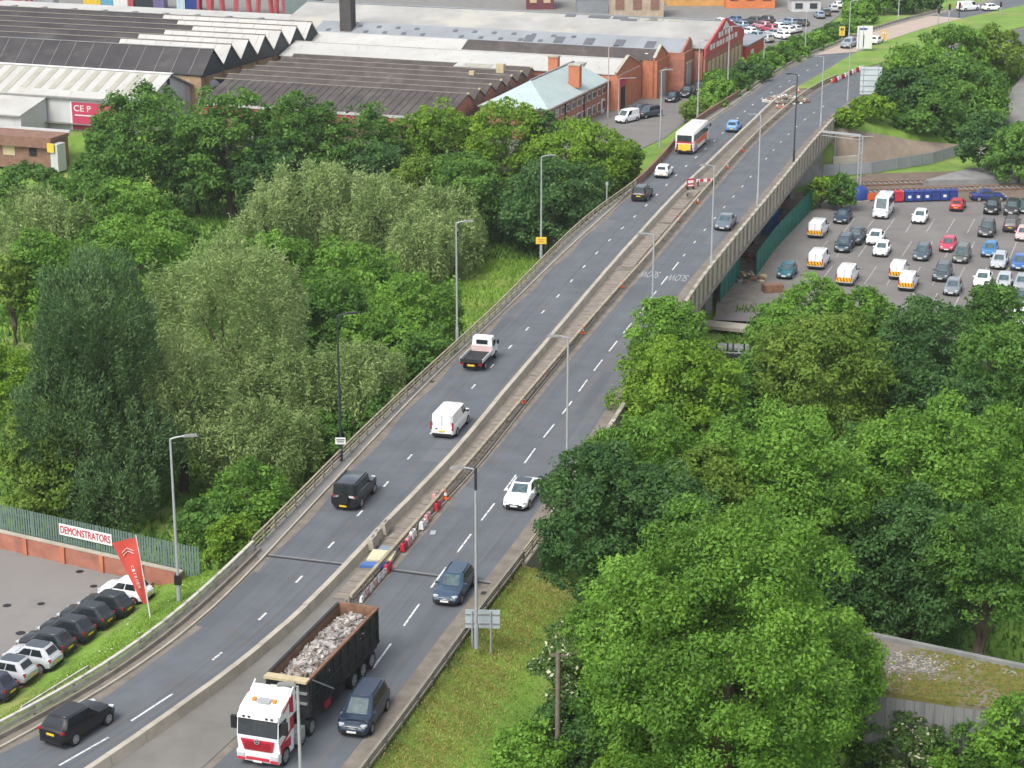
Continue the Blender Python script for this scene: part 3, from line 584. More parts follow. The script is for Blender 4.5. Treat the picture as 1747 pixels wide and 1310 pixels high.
part_box(F3, 'roof_hatch', M['dark'], -22.0, -21.5, -26, -25.3, 3.0, 3.6); part_box(F3, 'roof_vent', M['timber'], 3.2, 4.2, -3.8, -2.6, 3.7, 5.1); part_box(F3, 'roof_vent', M['timber'], -1.0, -.4, -6.6, -5.8, 3.5, 4.5)
# white sheds
S1 = thing('white_shed', 'long white roofed shed behind the brown ridged factory, ending in an orange brick gable', 'shed', FP(16, -15, ZB))
slope(S1, 'roof_slope', M['roof_white'], 9.6, 3.5, 15.6, 5.0, -44, 13.2); slope(S1, 'roof_slope', M['roof_white'], 21.3, 3.5, 15.6, 5.0, -44, 13.2)
part_box(S1, 'wall', M['brick'], 9.9, 21, -43.8, 13.0, ZB, 3.35); gable_wall(S1, M['brick_o'], [(9.5, 3.7), (15.6, 5.5), (21.4, 3.7)], ZB, 13.5); part_box(S1, 'ridge_cap', M['roof_white'], 15.4, 15.8, -44, 13, 4.98, 5.08)
for a, b in (((9.4, 3.8), (15.6, 5.6)), ((15.6, 5.6), (21.5, 3.8))):
    m = MB(); m.beam(FP(a[0], 13.4, a[1]), FP(b[0], 13.4, b[1]), .5, .16); loc_build(m, 'coping', S1, M['concrete_pale'])
part_box(S1, 'rooflight', M['rooflight'], 11.5, 13.5, 6.0, 7.4, 4.0, 4.55)
S2 = thing('white_shed', 'narrow shed with half white, half dark roof, second behind the brown factory', 'shed', FP(24, -15, ZB))
slope(S2, 'roof_slope', M['roof_white'], 21.6, 4.1, 24.8, 5.4, -46, -17); slope(S2, 'roof_slope', M['roof_brown'], 21.6, 4.1, 24.8, 5.4, -17, 15.6); slope(S2, 'roof_slope', M['roof_grey'], 28, 4.1, 24.8, 5.4, -46, 15.6)
part_box(S2, 'wall', M['brick'], 21.9, 27.7, -45.8, 15.4, ZB, 3.95); gable_wall(S2, M['brick_o'], [(21.5, 4.4), (24.8, 6.0), (28.1, 4.4)], ZB, 16.0)
for a, b in (((21.4, 4.5), (24.8, 6.1)), ((24.8, 6.1), (28.2, 4.5))):
    m = MB(); m.beam(FP(a[0], 15.9, a[1]), FP(b[0], 15.9, b[1]), .5, .16); loc_build(m, 'coping', S2, M['concrete_pale'])
S3 = thing('grey_shed', 'grey roofed shed with two rows of small dark rooflights, third behind the brown factory', 'shed', FP(30, -15, ZB))
slope(S3, 'roof_slope', M['roof_slate'], 28.2, 4.5, 32.6, 6.2, -47, 18.2); slope(S3, 'roof_slope', M['roof_slate'], 33.4, 5.6, 32.6, 6.2, -47, 18.2)
part_box(S3, 'wall', M['brick'], 28.5, 33.2, -46.8, 18, ZB, 4.3); gable_wall(S3, M['brick'], [(28.1, 4.6), (32.6, 6.5), (34, 5.6)], ZB, 18.6)
for k in range(26):
    u = 29.3 + (k % 2) * 1.7; r = -45 + k * 1.75
    if -27 < r < -23: continue
    z = 4.5 + (u - 28.2) * .386; m = MB(); m.prism([FP(u, r, z), FP(u, r + .75, z), FP(u + .7, r + .75, z + .27), FP(u + .7, r, z + .27)], [FP(u, r, z + .08), FP(u, r + .75, z + .08), FP(u + .7, r + .75, z + .35), FP(u + .7, r, z + .35)]); loc_build(m, 'rooflight', S3, M['rooflight_d'])
for k in range(5):
    u, r = 29.2, -9 + k * 5.2; z = 4.9; m = MB(); m.prism([FP(u, r, z), FP(u, r + 1.6, z), FP(u + 2.0, r + 1.6, z + .77), FP(u + 2.0, r, z + .77)], [FP(u, r, z + .06), FP(u, r + 1.6, z + .06), FP(u + 2.0, r + 1.6, z + .83), FP(u + 2.0, r, z + .83)]); loc_build(m, 'rooflight', S3, M['rooflight_d'])
S4 = thing('gabled_factory', 'largest grey patched roof with red painted gable front and white lettering', 'factory', FP(45, -15, ZB))
slope(S4, 'roof_slope', M['roof_grey'], 33.2, 4.7, 45, 7.7, -56, 20.8); slope(S4, 'roof_slope', M['roof_grey'], 57, 4.7, 45, 7.7, -56, 20.8); part_box(S4, 'wall', M['brick'], 33.6, 56.6, -55.8, 20.5, ZB, 4.5)
part_box(S4, 'ridge_cap', M['roof_slate'], 44.7, 45.3, -56, 20.8, 7.68, 7.8)
gable_wall(S4, M['brick'], [(32.6, 3.4), (57.4, 3.4)], ZB, 21.2); gable_wall(S4, mat('faded_red_boards', (.50, .075, .075), .7, .1, .8, space='World'), [(32.4, 3.5), (32.4, 4.7), (45, 8.2), (57.6, 4.7), (57.6, 3.5)], 3.45, 21.3, name='painted_gable')
for k, (u, z, n) in enumerate(((35, 4.15, 9), (40.2, 5.5, 5))):
    for j in range(n): part_box(S4, 'letter', M['white'], u + j * 2.0, u + j * 2.0 + (1.3, .9, 1.5)[j % 3], 21.3, 21.36, z, z + .85)
m = MB(); m.prism([FP(42.8, 21.32, 6.5), FP(47.2, 21.32, 6.5), FP(45, 21.32, 7.7)], [FP(42.8, 21.38, 6.5), FP(47.2, 21.38, 6.5), FP(45, 21.38, 7.7)]); loc_build(m, 'crest', S4, M['white'])
for k in range(9):
    u = 34.4 + k * 2.5; fr = part_box(S4, 'window', M['timber'], u, u + 1.5, 21.2, 21.3, -1.0, 2.4); part_box(fr, 'pane', M['window'], u + .2, u + 1.3, 21.28, 21.33, -.8, 2.2)
for ch in S4.children:
    for p in ch.children: p.location = (0, 0, 0)
for i, (px, py, w) in enumerate(((1010,22,18),(1055,26,26),(1025,33,26),(1063,36,26),(1010,42,28),(1058,45,28),(1100,30,24),(1140,32,24),(1110,40,26),(1150,44,24))):
    z = 5.4; u, r = UR(px, py, 6.2); u = min(max(u, 35), 43.5); z = 4.7 + (u - 33.2) * .254; m = MB(); L = w / 10.; mt = M['rooflight_d'] if i < 6 else M['rooflight']
    m.prism([FP(u, r, z + .02), FP(u, r + L, z + .02), FP(u + .9, r + L, z + .25), FP(u + .9, r, z + .25)], [FP(u, r, z + .1), FP(u, r + L, z + .1), FP(u + .9, r + L, z + .33), FP(u + .9, r, z + .33)]); loc_build(m, 'rooflight', S4, mt)
# office with the pale blue hipped roof
OF = thing('office_building', 'brick office with pale blue hipped roof, two chimneys and rows of white windows', 'office', FP(-4, 7, ZB))
u0, u1, r0, r1, ze, zr = -19, 8.8, 2.0, 12.6, 2.6, 5.5
part_box(OF, 'wall', M['brick'], u0 + .4, u1 - .2, r0 + .4, r1 - .4, ZB - .5, ze)
m = MB(); a, b, c, d = FP(u0, r0, ze), FP(u0, r1, ze), FP(u1, r1, ze), FP(u1, r0, ze); e, f = FP(u0 + 7, 7.3, zr), FP(u1 - 1.5, 7.3, zr)
m.face([a, b, e], None); m.face([b, c, f, e]); m.face([c, d, f]); m.face([d, a, e, f]); m.face([d, c, b, a]); loc_build(m, 'roof', OF, M['skin_blue'])
for q, w in (((a, b), 0), ((b, c), 0), ((c, d), 0), ((d, a), 0)): m = MB(); m.beam(q[0], q[1], .3, .22); loc_build(m, 'gutter', OF, M['rail_grey'])
m = MB(); m.beam(e + Vector((0,0,.03)), f + Vector((0,0,.03)), .3, .14); loc_build(m, 'ridge_cap', OF, M['concrete_grey'])
for px, py, sz in ((943, 118, 1.5), (979, 133, 1.7)):
    u, r = UR(px, py, 4.8); q = part_box(OF, 'chimney', M['brick_o'], u, u + 1.1, r - sz / 2, r + sz / 2, 3.4, 6.6); part_box(OF, 'chimney_cap', M['concrete_pale'], u - .1, u + 1.2, r - sz / 2 - .1, r + sz / 2 + .1, 6.6, 6.8)
for row, (z0, z1) in enumerate(((.9, 2.0), (-1.5, -.1))):
    for k in range(11):
        u = u0 + 1.4 + k * 2.4; fr = part_box(OF, 'window', M['frame'], u, u + 1.5, r1 - .41, r1 - .3, z0, z1)
        m = MB(); fbox(m, u + .12, u + .68, r1 - .31, r1 - .27, z0 + .12, z1 - .12); fbox(m, u + .82, u + 1.38, r1 - .31, r1 - .27, z0 + .12, z1 - .12); m.v = [tuple(Vector(v) - OF.location) for v in m.v]; m.build('pane', fr, mat=M['window'])
for u in (u0 + 8, u0 + 16.5): part_box(OF, 'downpipe', M['black'], u, u + .15, r1 - .4, r1 - .2, ZB, ze)
part_box(OF, 'roof_vent', M['black'], -13.5, -13.0, 4.5, 5.0, 4.0, 4.9); part_box(OF, 'door', M['white'], u0 + 25, u0 + 26.2, r1 - .42, r1 - .3, ZB, .2)
# brick frontage between office and red gable
FR = thing('brick_frontage', 'orange brick frontage with grey roller doors between office and red gable', 'building', FP(20, 15, ZB))
part_box(FR, 'wall', M['brick_o'], 9.0, 21.5, 11, 13.9, ZB, 3.2); part_box(FR, 'wall', M['brick_o'], 21.5, 28, 14, 16.4, ZB, 4.0); part_box(FR, 'wall', M['brick'], 28, 33.4, 16, 19.0, ZB, 4.5)
part_box(FR, 'roller_door', M['galv'], 23, 26, 16.4, 16.48, ZB, 2.0); part_box(FR, 'roller_door', M['galv'], 29.4, 32, 19.0, 19.08, ZB, 2.6); part_box(FR, 'lintel', M['concrete_pale'], 22.6, 26.4, 16.4, 16.6, 2.0, 2.4); part_box(FR, 'lintel', M['concrete_pale'], 29.1, 32.3, 19.0, 19.2, 2.6, 2.95)
part_box(FR, 'doorway', M['dark'], 10.5, 12.6, 13.9, 13.96, ZB, 1.4); part_box(FR, 'door_sign', mat('magenta_board', (.42, .04, .11), .5), 10.2, 13.0, 13.9, 14.0, 1.6, 2.7)
part_box(FR, 'wall', M['roof_grey'], 10, 21, 11.2, 13.7, 3.2, 3.3); part_box(FR, 'rooflight', M['white'], 23.3, 24.2, 13.8, 14.3, 4.2, 4.9)
LS = thing('red_shed', 'small red shed with flat dark roof just right of the red gable', 'shed', FP(66, 19, ZB)); part_box(LS, 'wall', M['red'], 58.5, 72, 16, 21.5, ZB, 1.6); part_box(LS, 'roof', M['roof_slate'], 58.2, 72.3, 15.7, 21.8, 1.6, 1.85); part_box(LS, 'door', M['white'], 62, 64, 21.5, 21.56, ZB, .6)
# far things along the top edge
def far_box(name, label, cat, px0, px1, py, h, dep, mt, roof=None, extra=None, z=-1.9, grp=None):
    a, b = P(px0, py, z), P(px1, py, z); t = thing(name, label, cat, (a + b) / 2, 0, grp); d = (b - a); w = d.length; m = MB(); yv = Vector((0, 1, 0))
    q = [Vector((-w / 2, 0, 0)), Vector((w / 2, 0, 0)), Vector((w / 2, dep, 0)), Vector((-w / 2, dep, 0))]; m.prism(q, [p + Vector((0, 0, h)) for p in q]); m.build('wall', t, mat=mt)
    r = MB(); r.box((0, dep / 2, h + .12), (w + .5, dep + .5, .24)); r.build('roof', t, mat=roof or M['roof_grey'])
    if extra:
        n = max(2, int(w / 3)); pm = MB(); pm.box((0, -.05, 0), (w / n * .5, .12, h * .45)); pm = pm.mesh('window'); pm.materials.append(extra)
        for k in range(n): obj('window', pm, t, (-w / 2 + (k + .5) * w / n, 0, h * .5))
    return t
yel = M['yellow']; lb = mat('sky_blue_steel', (.12, .36, .52), .5); pkk = mat('faded_red_steel', (.45, .09, .10), .7, .2, .6)
for i, (x0, x1, y, h, mt, nm) in enumerate(((143,172,12,3.4,yel,'yellow'),(173,193,14,3.6,lb,'sky blue'),(194,218,15,3.2,M['white'],'white'),(219,228,15,4,pkk,'narrow red'),(232,262,17,3.5,M['post_dark'],'dark'),(262,280,18,3.2,mat('violet_steel', (.16, .13, .27), .6),'violet'),(302,316,21,4.5,mat('ice_blue_steel', (.5, .62, .66), .5),'ice blue'),(318,336,21,3.4,M['blue'],'navy'),(60,92,14,2.6,M['galv'],'grey'))):
    t = far_box('storage_container', nm + ' container in the crowded yard along the top left edge', 'container', x0, x1, y, h, 5, mt, mt, grp='containers along the top left edge')
    m = MB(); w_ = (P(x1, y, -1.9) - P(x0, y, -1.9)).length
    for k in range(int(w_ / .8)): m.box((-w_ / 2 + .4 + k * .8, -.04, h / 2), (.25, .1, h * .9))
    if m.v: stuff(m.build('corrugation', t, mat=mt))
def gantry(label, x0, x1, y, h):
    a, b = P(x0, y, -1.9), P(x1, y, -1.9); t = thing('steel_gantry', label, 'gantry', (a + b) / 2); w = (b - a).length
    for s in (-.5, .5):
        m = MB(); m.beam((s * w, 0, 0), (s * w * .7, 0, h), .5, .5); m.build('leg', t, mat=pkk); m = MB(); m.beam((s * w, 4, 0), (s * w * .7, 4, h), .5, .5); m.build('leg', t, mat=pkk)
    m = MB(); m.beam((-w * .6, 2, h), (w * .6, 2, h), 1.2, .8); m.build('crossbeam', t, mat=pkk); m = MB(); m.beam((-w * .42, 0, h * .5), (w * .42, 0, h * .8), .3, .3); m.beam((w * .42, 0, h * .5), (-w * .42, 0, h * .8), .3, .3); m.build('bracing', t, mat=pkk)
for x0, x1, y, h, s in ((2,24,24,7,'faded red gantry in the very top left corner'),(26,48,18,6,'second faded red gantry from the top left corner'),(338,356,22,7,'red steel frame left of the pair near the green-grey shed'),(358,378,23,7,'middle red steel frame near the green-grey shed'),(400,424,25,7,'large red steel frame two left of the green-grey shed'),(438,462,26,6,'slanting red frame beside the green-grey shed'),(470,484,27,7,'narrow red frame touching the green-grey shed')): gantry(s, x0, x1, y, h)
far_box('metal_shed', 'green-grey metal shed at the top edge left of the dark chimney block', 'shed', 486, 540, 27, 6, 16, mat('green_grey_sheet', (.17, .22, .205), .8), mat('green_grey_roof', (.19, .24, .225), .8), z=-1)
u, r = UR(589, 33, 7.); T1 = thing('chimney_block', 'dark square chimney block rising from the big grey roof', 'chimney', FP(u, r, 5)); part_box(T1, 'shaft', mat('sooty_brick', (.075, .07, .068), .9, .2, .8), u, u + 2, r - 1.05, r + 1.05, 4, 14); part_box(T1, 'cap', M['concrete_grey'], u - .15, u + 2.15, r - 1.2, r + 1.2, 14, 14.4)
far_box('far_house', 'low maroon building at the top edge above the big grey roof', 'building', 898, 945, 16, 5, 10, mat('maroon_wall', (.16, .05, .06), .9), M['roof_white'], M['timber'])
far_box('far_house', 'beige ruined building at the top edge with window gaps', 'building', 1042, 1132, 30, 6, 8, mat('beige_wall', (.42, .34, .25), .9, .2, .8), M['roof_grey'], M['brick_d'])
far_box('far_house', 'slate blue low roof at the top edge left of the beige ruin', 'building', 985, 1038, 22, 3, 10, M['roof_slate'], M['roof_slate'])
far_box('far_house', 'orange fronted retail building at the top right of the factories', 'building', 1238, 1322, 14, 6, 14, mat('orange_wall', (.62, .20, .07), .8), M['roof_white'], mat('purple_panel', (.13, .03, .06), .6))
far_box('far_house', 'orange and cream long building at the top edge, second from the retail building', 'building', 1138, 1236, 10, 5, 14, mat('amber_wall', (.6, .32, .10), .8), M['roof_white'], M['timber'])
far_box('far_house', 'small white hut with pink roof beside the far parked cars', 'hut', 1350, 1400, 20, 2.5, 6, M['clad_white'], mat('pinkish_roof', (.5, .38, .33), .8), M['window'])
# ------------------------------------------------------------------ right side structures
ZY = -6.45
def frm(px, py, z): return P(px, py, z)
# palisade fence along the yard below the flyover
def palisade(name, label, pts, zb, h, mt, seg=2.6, pale=.16, cat='fence', lean=0., gap=.2):
    t = thing(name, label, cat, (*pts[0][:2], zb)); c = resample(np.array([p[:2] for p in pts], float), seg)
    for i in range(len(c) - 1):
        a, b = Vector((*c[i], zb)), Vector((*c[i + 1], zb)); d = (b - a); L = d.length; d.normalize(); m = MB(); n = int(L / gap)
        for k in range(n):
            p = a + d * ((k + .5) * L / n); m.box((p.x, p.y, zb + h / 2 + .05), (pale, .03, h), rz=math.atan2(d.y, d.x))
        loc_build(m, 'fence_panel', t, mt); q = MB(); q.box((a.x, a.y, zb + h / 2), (.1, .1, h + .05)); loc_build(q, 'post', t, mt)
        q = MB(); q.beam(a + Vector((0, .05, h * .8)), b + Vector((0, .05, h * .8)), .05, .07); q.beam(a + Vector((0, .05, h * .25)), b + Vector((0, .05, h * .25)), .05, .07); loc_build(q, 'cross_rail', t, mt)
    return t
palisade('palisade_fence', 'tall bright green palisade fence between car park and flyover', [P(1290, 470, ZY), P(1322, 425, ZY), P(1390, 352, ZY)], ZY, 2.7, M['steel_green'], gap=.19, pale=.165)
palisade('palisade_fence', 'short green palisade fence close under the flyover beside the blue container', [P(1285, 412, ZY), P(1315, 378, ZY)], ZY, 2.7, M['steel_green'], gap=.19, pale=.165)
palisade('palisade_fence', 'green palisade fence end by the last pier, nearest the pointed tree', [P(1228, 515, ZY), P(1262, 470, ZY)], ZY, 2.7, M['steel_green'], gap=.19, pale=.165)
def cbox(name, label, cat, px, py, z, dims, rz, mt, parts=None, grp=None):
    p = P(px, py, z); t = thing(name, label, cat, p, rz, grp); m = MB(); m.box((0, 0, dims[2] / 2), dims); m.build('body', t, mat=mt); return t
t = cbox('storage_container', 'mid blue container standing between the green fences under the flyover', 'container', 1307, 395, ZY, (4.2, 2.2, 2.5), 1.25, mat('faded_blue_steel', (.05, .16, .30), .6, .1, 1.))
m = MB()
for k in range(10): m.box((-1.9 + k * .42, -1.12, 1.25), (.16, .06, 2.2)); m.box((-1.9 + k * .42, 1.12, 1.25), (.16, .06, 2.2))
stuff(m.build('corrugation', t, mat=M['blue'])); m = MB(); m.box((2.11, 0, 1.25), (.05, 1.9, 2.2)); m.build('door', t, mat=M['blue'])
def rubble(name, label, px, py, z, r, h, n, mats, seed, cat='debris', sz=(.2, .7)):
    g = random.Random(seed); p = P(px, py, z); t = thing(name, label, cat, p); m = MB()
    for k in range(n):
        a, d = g.uniform(0, 6.28), r * g.random() ** .6; s = g.uniform(*sz); m.box((math.cos(a) * d, math.sin(a) * d, h * (1 - d / r) * g.random() + s * .2), (s, s * g.uniform(.4, 1), s * g.uniform(.2, .6)), mats[k % len(mats)], g.uniform(0, 3))
    stuff(m.build('pile', t)); return t
rubble('scrap_pile', 'rusty red scrap heap beside the lower end of the tall green fence', 1270, 440, ZY, 2.6, 1.2, 60, [M['rust'], M['brick'], M['concrete_grey']], 2)
rubble('scrap_pile', 'grey and brown rubbish heap at the foot of the last pier', 1275, 475, ZY, 2.2, .8, 50, [M['concrete_grey'], M['rust'], M['timber']], 3)
sheet('bare_earth', [P(1225, 480, ZY), P(1300, 395, ZY), P(1340, 360, ZY), P(1365, 375, ZY), P(1300, 470, ZY), P(1290, 515, ZY), P(1220, 545, ZY)], -6.455, M['dirt'])
t = cbox('earth_skip', 'rusty open skip on the bare ground at the car park corner', 'skip', 1318, 497, ZY, (2.2, 1.3, .8), .2, M['rust']); m = MB(); m.box((0, 0, .82), (2.0, 1.1, .1)); m.build('rim', t, mat=M['brick_d'])
# culvert / footbridge in the trees
CV = thing('footbridge', 'small concrete river bridge with ledge and dark railings among the trees', 'bridge', P(1255, 560, -6.6))
for nm, a, b, w, h, mt in (('ledge', (1195, 552, -6.4), (1330, 566, -6.4), 2.2, .35, M['concrete_pale']), ('deck', (1200, 590, -6.6), (1320, 596, -6.6), 1.2, .3, M['concrete_grey']), ('handrail', (1218, 586, -5.6), (1300, 590, -5.6), .1, .1, M['galv']), ('handrail', (1218, 600, -6.3), (1300, 604, -6.3), .1, .1, M['galv'])):
    m = MB(); m.beam(P(*a), P(*b), w, h); loc_build(m, nm, CV, mt)
for k in range(9):
    a = P(1222, 603, -6.5).lerp(P(1298, 606, -6.5), k / 8); m = MB(); m.beam(a, a + Vector((0, 0, 1.15)), .16, .1); loc_build(m, 'baluster', CV, M['galv'] if k % 3 == 1 else M['post_dark'])
m = MB(); m.beam(P(1210, 612, -7), P(1310, 616, -7), .6, 1.0); loc_build(m, 'culvert_shade', CV, M['dark'])  # near-black block stands in for the shade inside the culvert
sheet('water', [P(1215, 640, -7.1), P(1330, 640, -7.1), P(1350, 700, -7.1), P(1200, 700, -7.1)], -6.93, mat('dark_river_water', (.012, .016, .014), .08, spec=.6))
# railway
ZT = -6.40
sheet('trackbed', [P(1395, 325, ZT), P(1480, 296, ZT), P(1900, 284, ZT), P(1900, 345, ZT), P(1480, 342, ZT), P(1395, 340, ZT)], ZT, M['ballast'])
sheet('trackbed', [P(1160, 350, ZT), P(1395, 325, ZT), P(1395, 345, ZT), P(1300, 380, ZT), P(1160, 380, ZT)], ZT - .012, M['ballast'])
for i, (ya, yb) in enumerate(((309.5, 301.5), (315, 307), (323, 315.5), (329, 321.5))):
    m = MB(); m.beam(P(1380, ya + 4, ZT + .16), P(1900, yb - 5, ZT + .16), .12, .18); structure(m.build('rail', mat=M['rust']))
slm = MB(); slm.box((0, 0, .06), (.26, 2.5, .12)); slm = slm.mesh('sleeper'); slm.materials.append(M['concrete_grey'])
for ya, yb in ((312.2, 304.2), (326, 318.5)):
    a, b = P(1400, ya + 3.4, ZT), P(1850, yb - 4, ZT); n_ = int((b - a).length / .75); rz = math.atan2(b.y - a.y, b.x - a.x); par = structure(bpy.data.objects.new('railway_track', None)); COL.objects.link(par)
    for k in range(min(n_, 60)): o = obj('sleeper', slm, par, a.lerp(b, k / n_) + Vector((0, 0, .01)), rz)
PL = thing('platform', 'pale concrete loading ramp beside the railway at the right edge', 'platform', P(1690, 300, -6)); m = MB(); q = [P(1575, 308, -5.7), P(1650, 287, -5.7), P(1820, 282, -5.7), P(1820, 302, -5.7)]; m.prism([Vector((p.x, p.y, -6.6)) for p in q], q); loc_build(m, 'slab', PL, M['concrete_grey'])
GF = thing('sheet_fence', 'pale grey sheet fence panels between railway and bank', 'fence', P(1500, 300, -6.3)); c = [P(1375, 302, -6.4), P(1480, 297, -6.4), P(1590, 279, -6.4), P(1648, 262, -6.4)]
cc = resample(np.array([p[:2] for p in c]), 2.4)
for i in range(len(cc) - 1):
    m = MB(); a, b = Vector((*cc[i], -6.4)), Vector((*cc[i + 1], -6.4)); d = (b - a) * .03; m.beam(a + d + Vector((0, 0, .85)), b - d + Vector((0, 0, .85)), .08, 1.6); loc_build(m, 'panel', GF, mat('pale_sheet', (.27, .285, .305), .6, .1, .5, space='World') if i == 0 else bpy.data.materials['pale_sheet']); m = MB(); m.beam(a, a + Vector((0, 0, 1.8)), .14, .14); loc_build(m, 'post', GF, M['concrete_grey'])
# the bare bank under the bridge's far end, and the road beyond
bk = MB(); top = [p + Vector((0, .4, .25)) for p in BKT]; bot = [P(1376, 283, -6.3), P(1440, 284, -6.3), P(1505, 274, -6.2), P(1575, 264, -6.1), P(1650, 254, -5.9)]
mid = [a.lerp(b, .5) + Vector((0, 0, .25)) for a, b in zip(top, bot)]
bk.grid([bot, mid, top]); o = structure(bk.build('earth_bank', smooth=60)); o.data.materials.append(mat('bare_brown_bank', (.25, .20, .155), .95, .2, .5, bump=.5, space='World'))
RW = thing('retaining_wall', 'low tan wall at the foot of the bare bank by the railway mast', 'wall', P(1440, 284, -6.3)); m = MB(); m.beam(P(1420, 282, -5.3), P(1462, 279, -5.3), .4, 2.4); loc_build(m, 'wall', RW, M['concrete_pale'])
sheet('access_road', [P(1420, 291, -6.38), P(1500, 282, -6.38), P(1590, 269, -6.38), P(1655, 254, -6.38), P(1670, 244, -6.38), P(1640, 252, -6.38), P(1560, 266, -6.38), P(1490, 276, -6.38)], -6.37, M['paving'])
fr_ = MB(); fr_.grid([[P(1668, 262, -5.6), P(1745, 262, -5.6)], [P(1690, 215, -4.2), P(1790, 225, -4.2)], [P(1715, 165, -2.0), P(1850, 180, -2.0)], [P(1760, 110, 0), P(1900, 130, 0)]]); o = structure(fr_.build('side_road')); o.data.materials.append(M['paving'])
if o.data.polygons[0].normal.z < 0: o.data.flip_normals()
# concrete shed at the lower right
CS = thing('concrete_shed', 'derelict concrete shed with mossy flat roof at the lower right', 'shed', (25, 105, -6))
zr_ = -.2; q = [P(1480, 1176, zr_), P(1722, 1211, zr_), P(1800, 1152, zr_), P(1475, 1084, zr_)]
moss = mat('mossy_felt_roof', (.15, .145, .028), .95, .3, .5, col2=(.16, .14, .04), bump=.5, space='World'); add_layer(moss, (.22, .185, .17), .16, .52, .60, amount=.9); add_layer(moss, (.42, .41, .38), .28, .60, .68, amount=.8)
moss_c = [mat('moss_' + n_, c_, .95, .3, 6.) for n_, c_ in (('green', (.10, .135, .025)), ('yellow', (.155, .15, .025)), ('dry', (.15, .115, .04)))]
m = MB(); m.prism([p - Vector((0, 0, .3)) for p in q], q); loc_build(m, 'roof', CS, moss)
m = MB(); m.beam(q[3] + Vector((0, 0, .1)), q[2] + Vector((0, 0, .1)), .35, .3); loc_build(m, 'parapet', CS, M['concrete_grey'])
d = (q[1] - q[0]); L = d.length; d.normalize(); rz = math.atan2(d.y, d.x)
boardm = mat('board_marked_concrete', (.22, .22, .225), .9, .28, 2.2, bump=.3, space='World', stretch=(1, 1, .06)); add_layer(boardm, (.10, .11, .085), 1.1, .55, .75, (1, 1, .12), amount=.7)
for k in range(int(L / .55)):
    m = MB(); p = q[0] + d * (k * .55 + .27); m.box((p.x, p.y + .12 + rnd.uniform(-.03, .03), -3.6), (.535, .2, 6.2), rz=rz); loc_build(m, 'wall_panel', CS, boardm)
g_ = np.random.default_rng(3); m = MB(); cc_ = P(1562, 1133, zr_)
for k in range(520):
    e = g_.normal(size=2); s_ = float(g_.uniform(.04, .13)); m.box((cc_.x + e[0] * 1.05, cc_.y + e[1] * .75, zr_ + .03), (s_, s_ * 1.2, s_ * .6), (M['concrete_pale'], M['concrete_grey'], M['paving'])[k % 3], float(g_.uniform(0, 3)))
stuff(loc_build(m, 'gravel_patch', CS)); m = MB(); qq = [np.array(p[:2]) for p in q]
for k in range(1500):
    u_, v_ = g_.random(), g_.random(); p = (qq[0] * (1 - u_) + qq[1] * u_) * (1 - v_) + (qq[3] * (1 - u_) + qq[2] * u_) * v_
    if np.hypot(p[0] - cc_.x, (p[1] - cc_.y) * 1.2) < 1.9 and g_.random() < .93: continue
    if v_ > .5 and u_ < .35: continue
    s_ = float(g_.uniform(.06, .22)); m.box((p[0], p[1], zr_ + .02), (s_, s_ * 1.3, s_ * .45), moss_c[k % 3], float(g_.uniform(0, 3)), .6)
stuff(loc_build(m, 'moss_clumps', CS))
for a, b in ((0, 3), (1, 2)):
    m = MB(); m.beam(q[a] + Vector((0, .3, -3.5)), q[b] + Vector((0, -.3, -3.5)), .2, 6.2); loc_build(m, 'wall', CS, M['concrete_grey'])
p = q[0] + d * .2; m = MB(); m.box((p.x + .6, p.y - .1, -4.9), (1.5, .3, .5), rz=rz); loc_build(m, 'opening', CS, M['dark']); m = MB(); m.box((p.x + .6, p.y - .15, -5.25), (1.5, .3, .16), rz=rz); loc_build(m, 'sill', CS, M['brick'])
# forecourt wall and fence
a0 = P(0, 934, -1.55); b0 = P(262, 994, -1.55); dW = (b0 - a0).normalized(); a0 = a0 - dW * 14; b1 = b0 + dW * 2.4
BW = thing('brick_wall', 'long red-brown brick wall at the back of the forecourt', 'wall', a0); L = (b1 - a0).length; nW = int(L / 3.0)
for k in range(nW):
    a, b = a0 + dW * (L * k / nW), a0 + dW * (L * (k + 1) / nW - .02); m = MB(); m.beam(a + Vector((0, 0, .55)), b + Vector((0, 0, .55)), .25, 1.3); loc_build(m, 'wall_bay', BW, M['brick']); m = MB(); m.beam(a + Vector((0, 0, 1.25)), b + Vector((0, 0, 1.25)), .34, .1); loc_build(m, 'coping', BW, M['concrete_pale'])
    m = MB(); m.box((a.x, a.y - .1, a.z + .55), (.32, .36, 1.3), rz=math.atan2(dW.y, dW.x)); loc_build(m, 'pier', BW, M['brick_o'])
nrm = Vector((-dW.y, dW.x, 0)); nrm = nrm if nrm.y > 0 else -nrm
FN = palisade('palisade_fence', 'grey-green palisade fence on the brick wall behind the forecourt', [a0 + nrm * .35, b1 + nrm * .35 + dW * 1.2], -.75, 2.2, M['palisade'], seg=2.75, gap=.21, pale=.13)
bp0, bp1 = P(86, 912, .62), P(176, 932, .62); BN = thing('banner', 'white banner reading DEMONSTRATORS in red on the palisade fence', 'banner', bp0); dB = dW
off_ = -nrm * .1 ; s0 = a0 + nrm * .35 + dW * (bp0 - a0).dot(dW) + off_; LB = (bp1 - bp0).length
m = MB(); m.beam(Vector((s0.x, s0.y, .72)), Vector((s0.x, s0.y, .72)) + dW * LB, .03, .82); loc_build(m, 'sheet', BN, M['white']); wall_text(BN, 'lettering', 'DEMONSTRATORS', Vector((s0.x, s0.y, .47)) + off_ * .3 + dW * .12, dW, .52, LB - .24, M['red'])
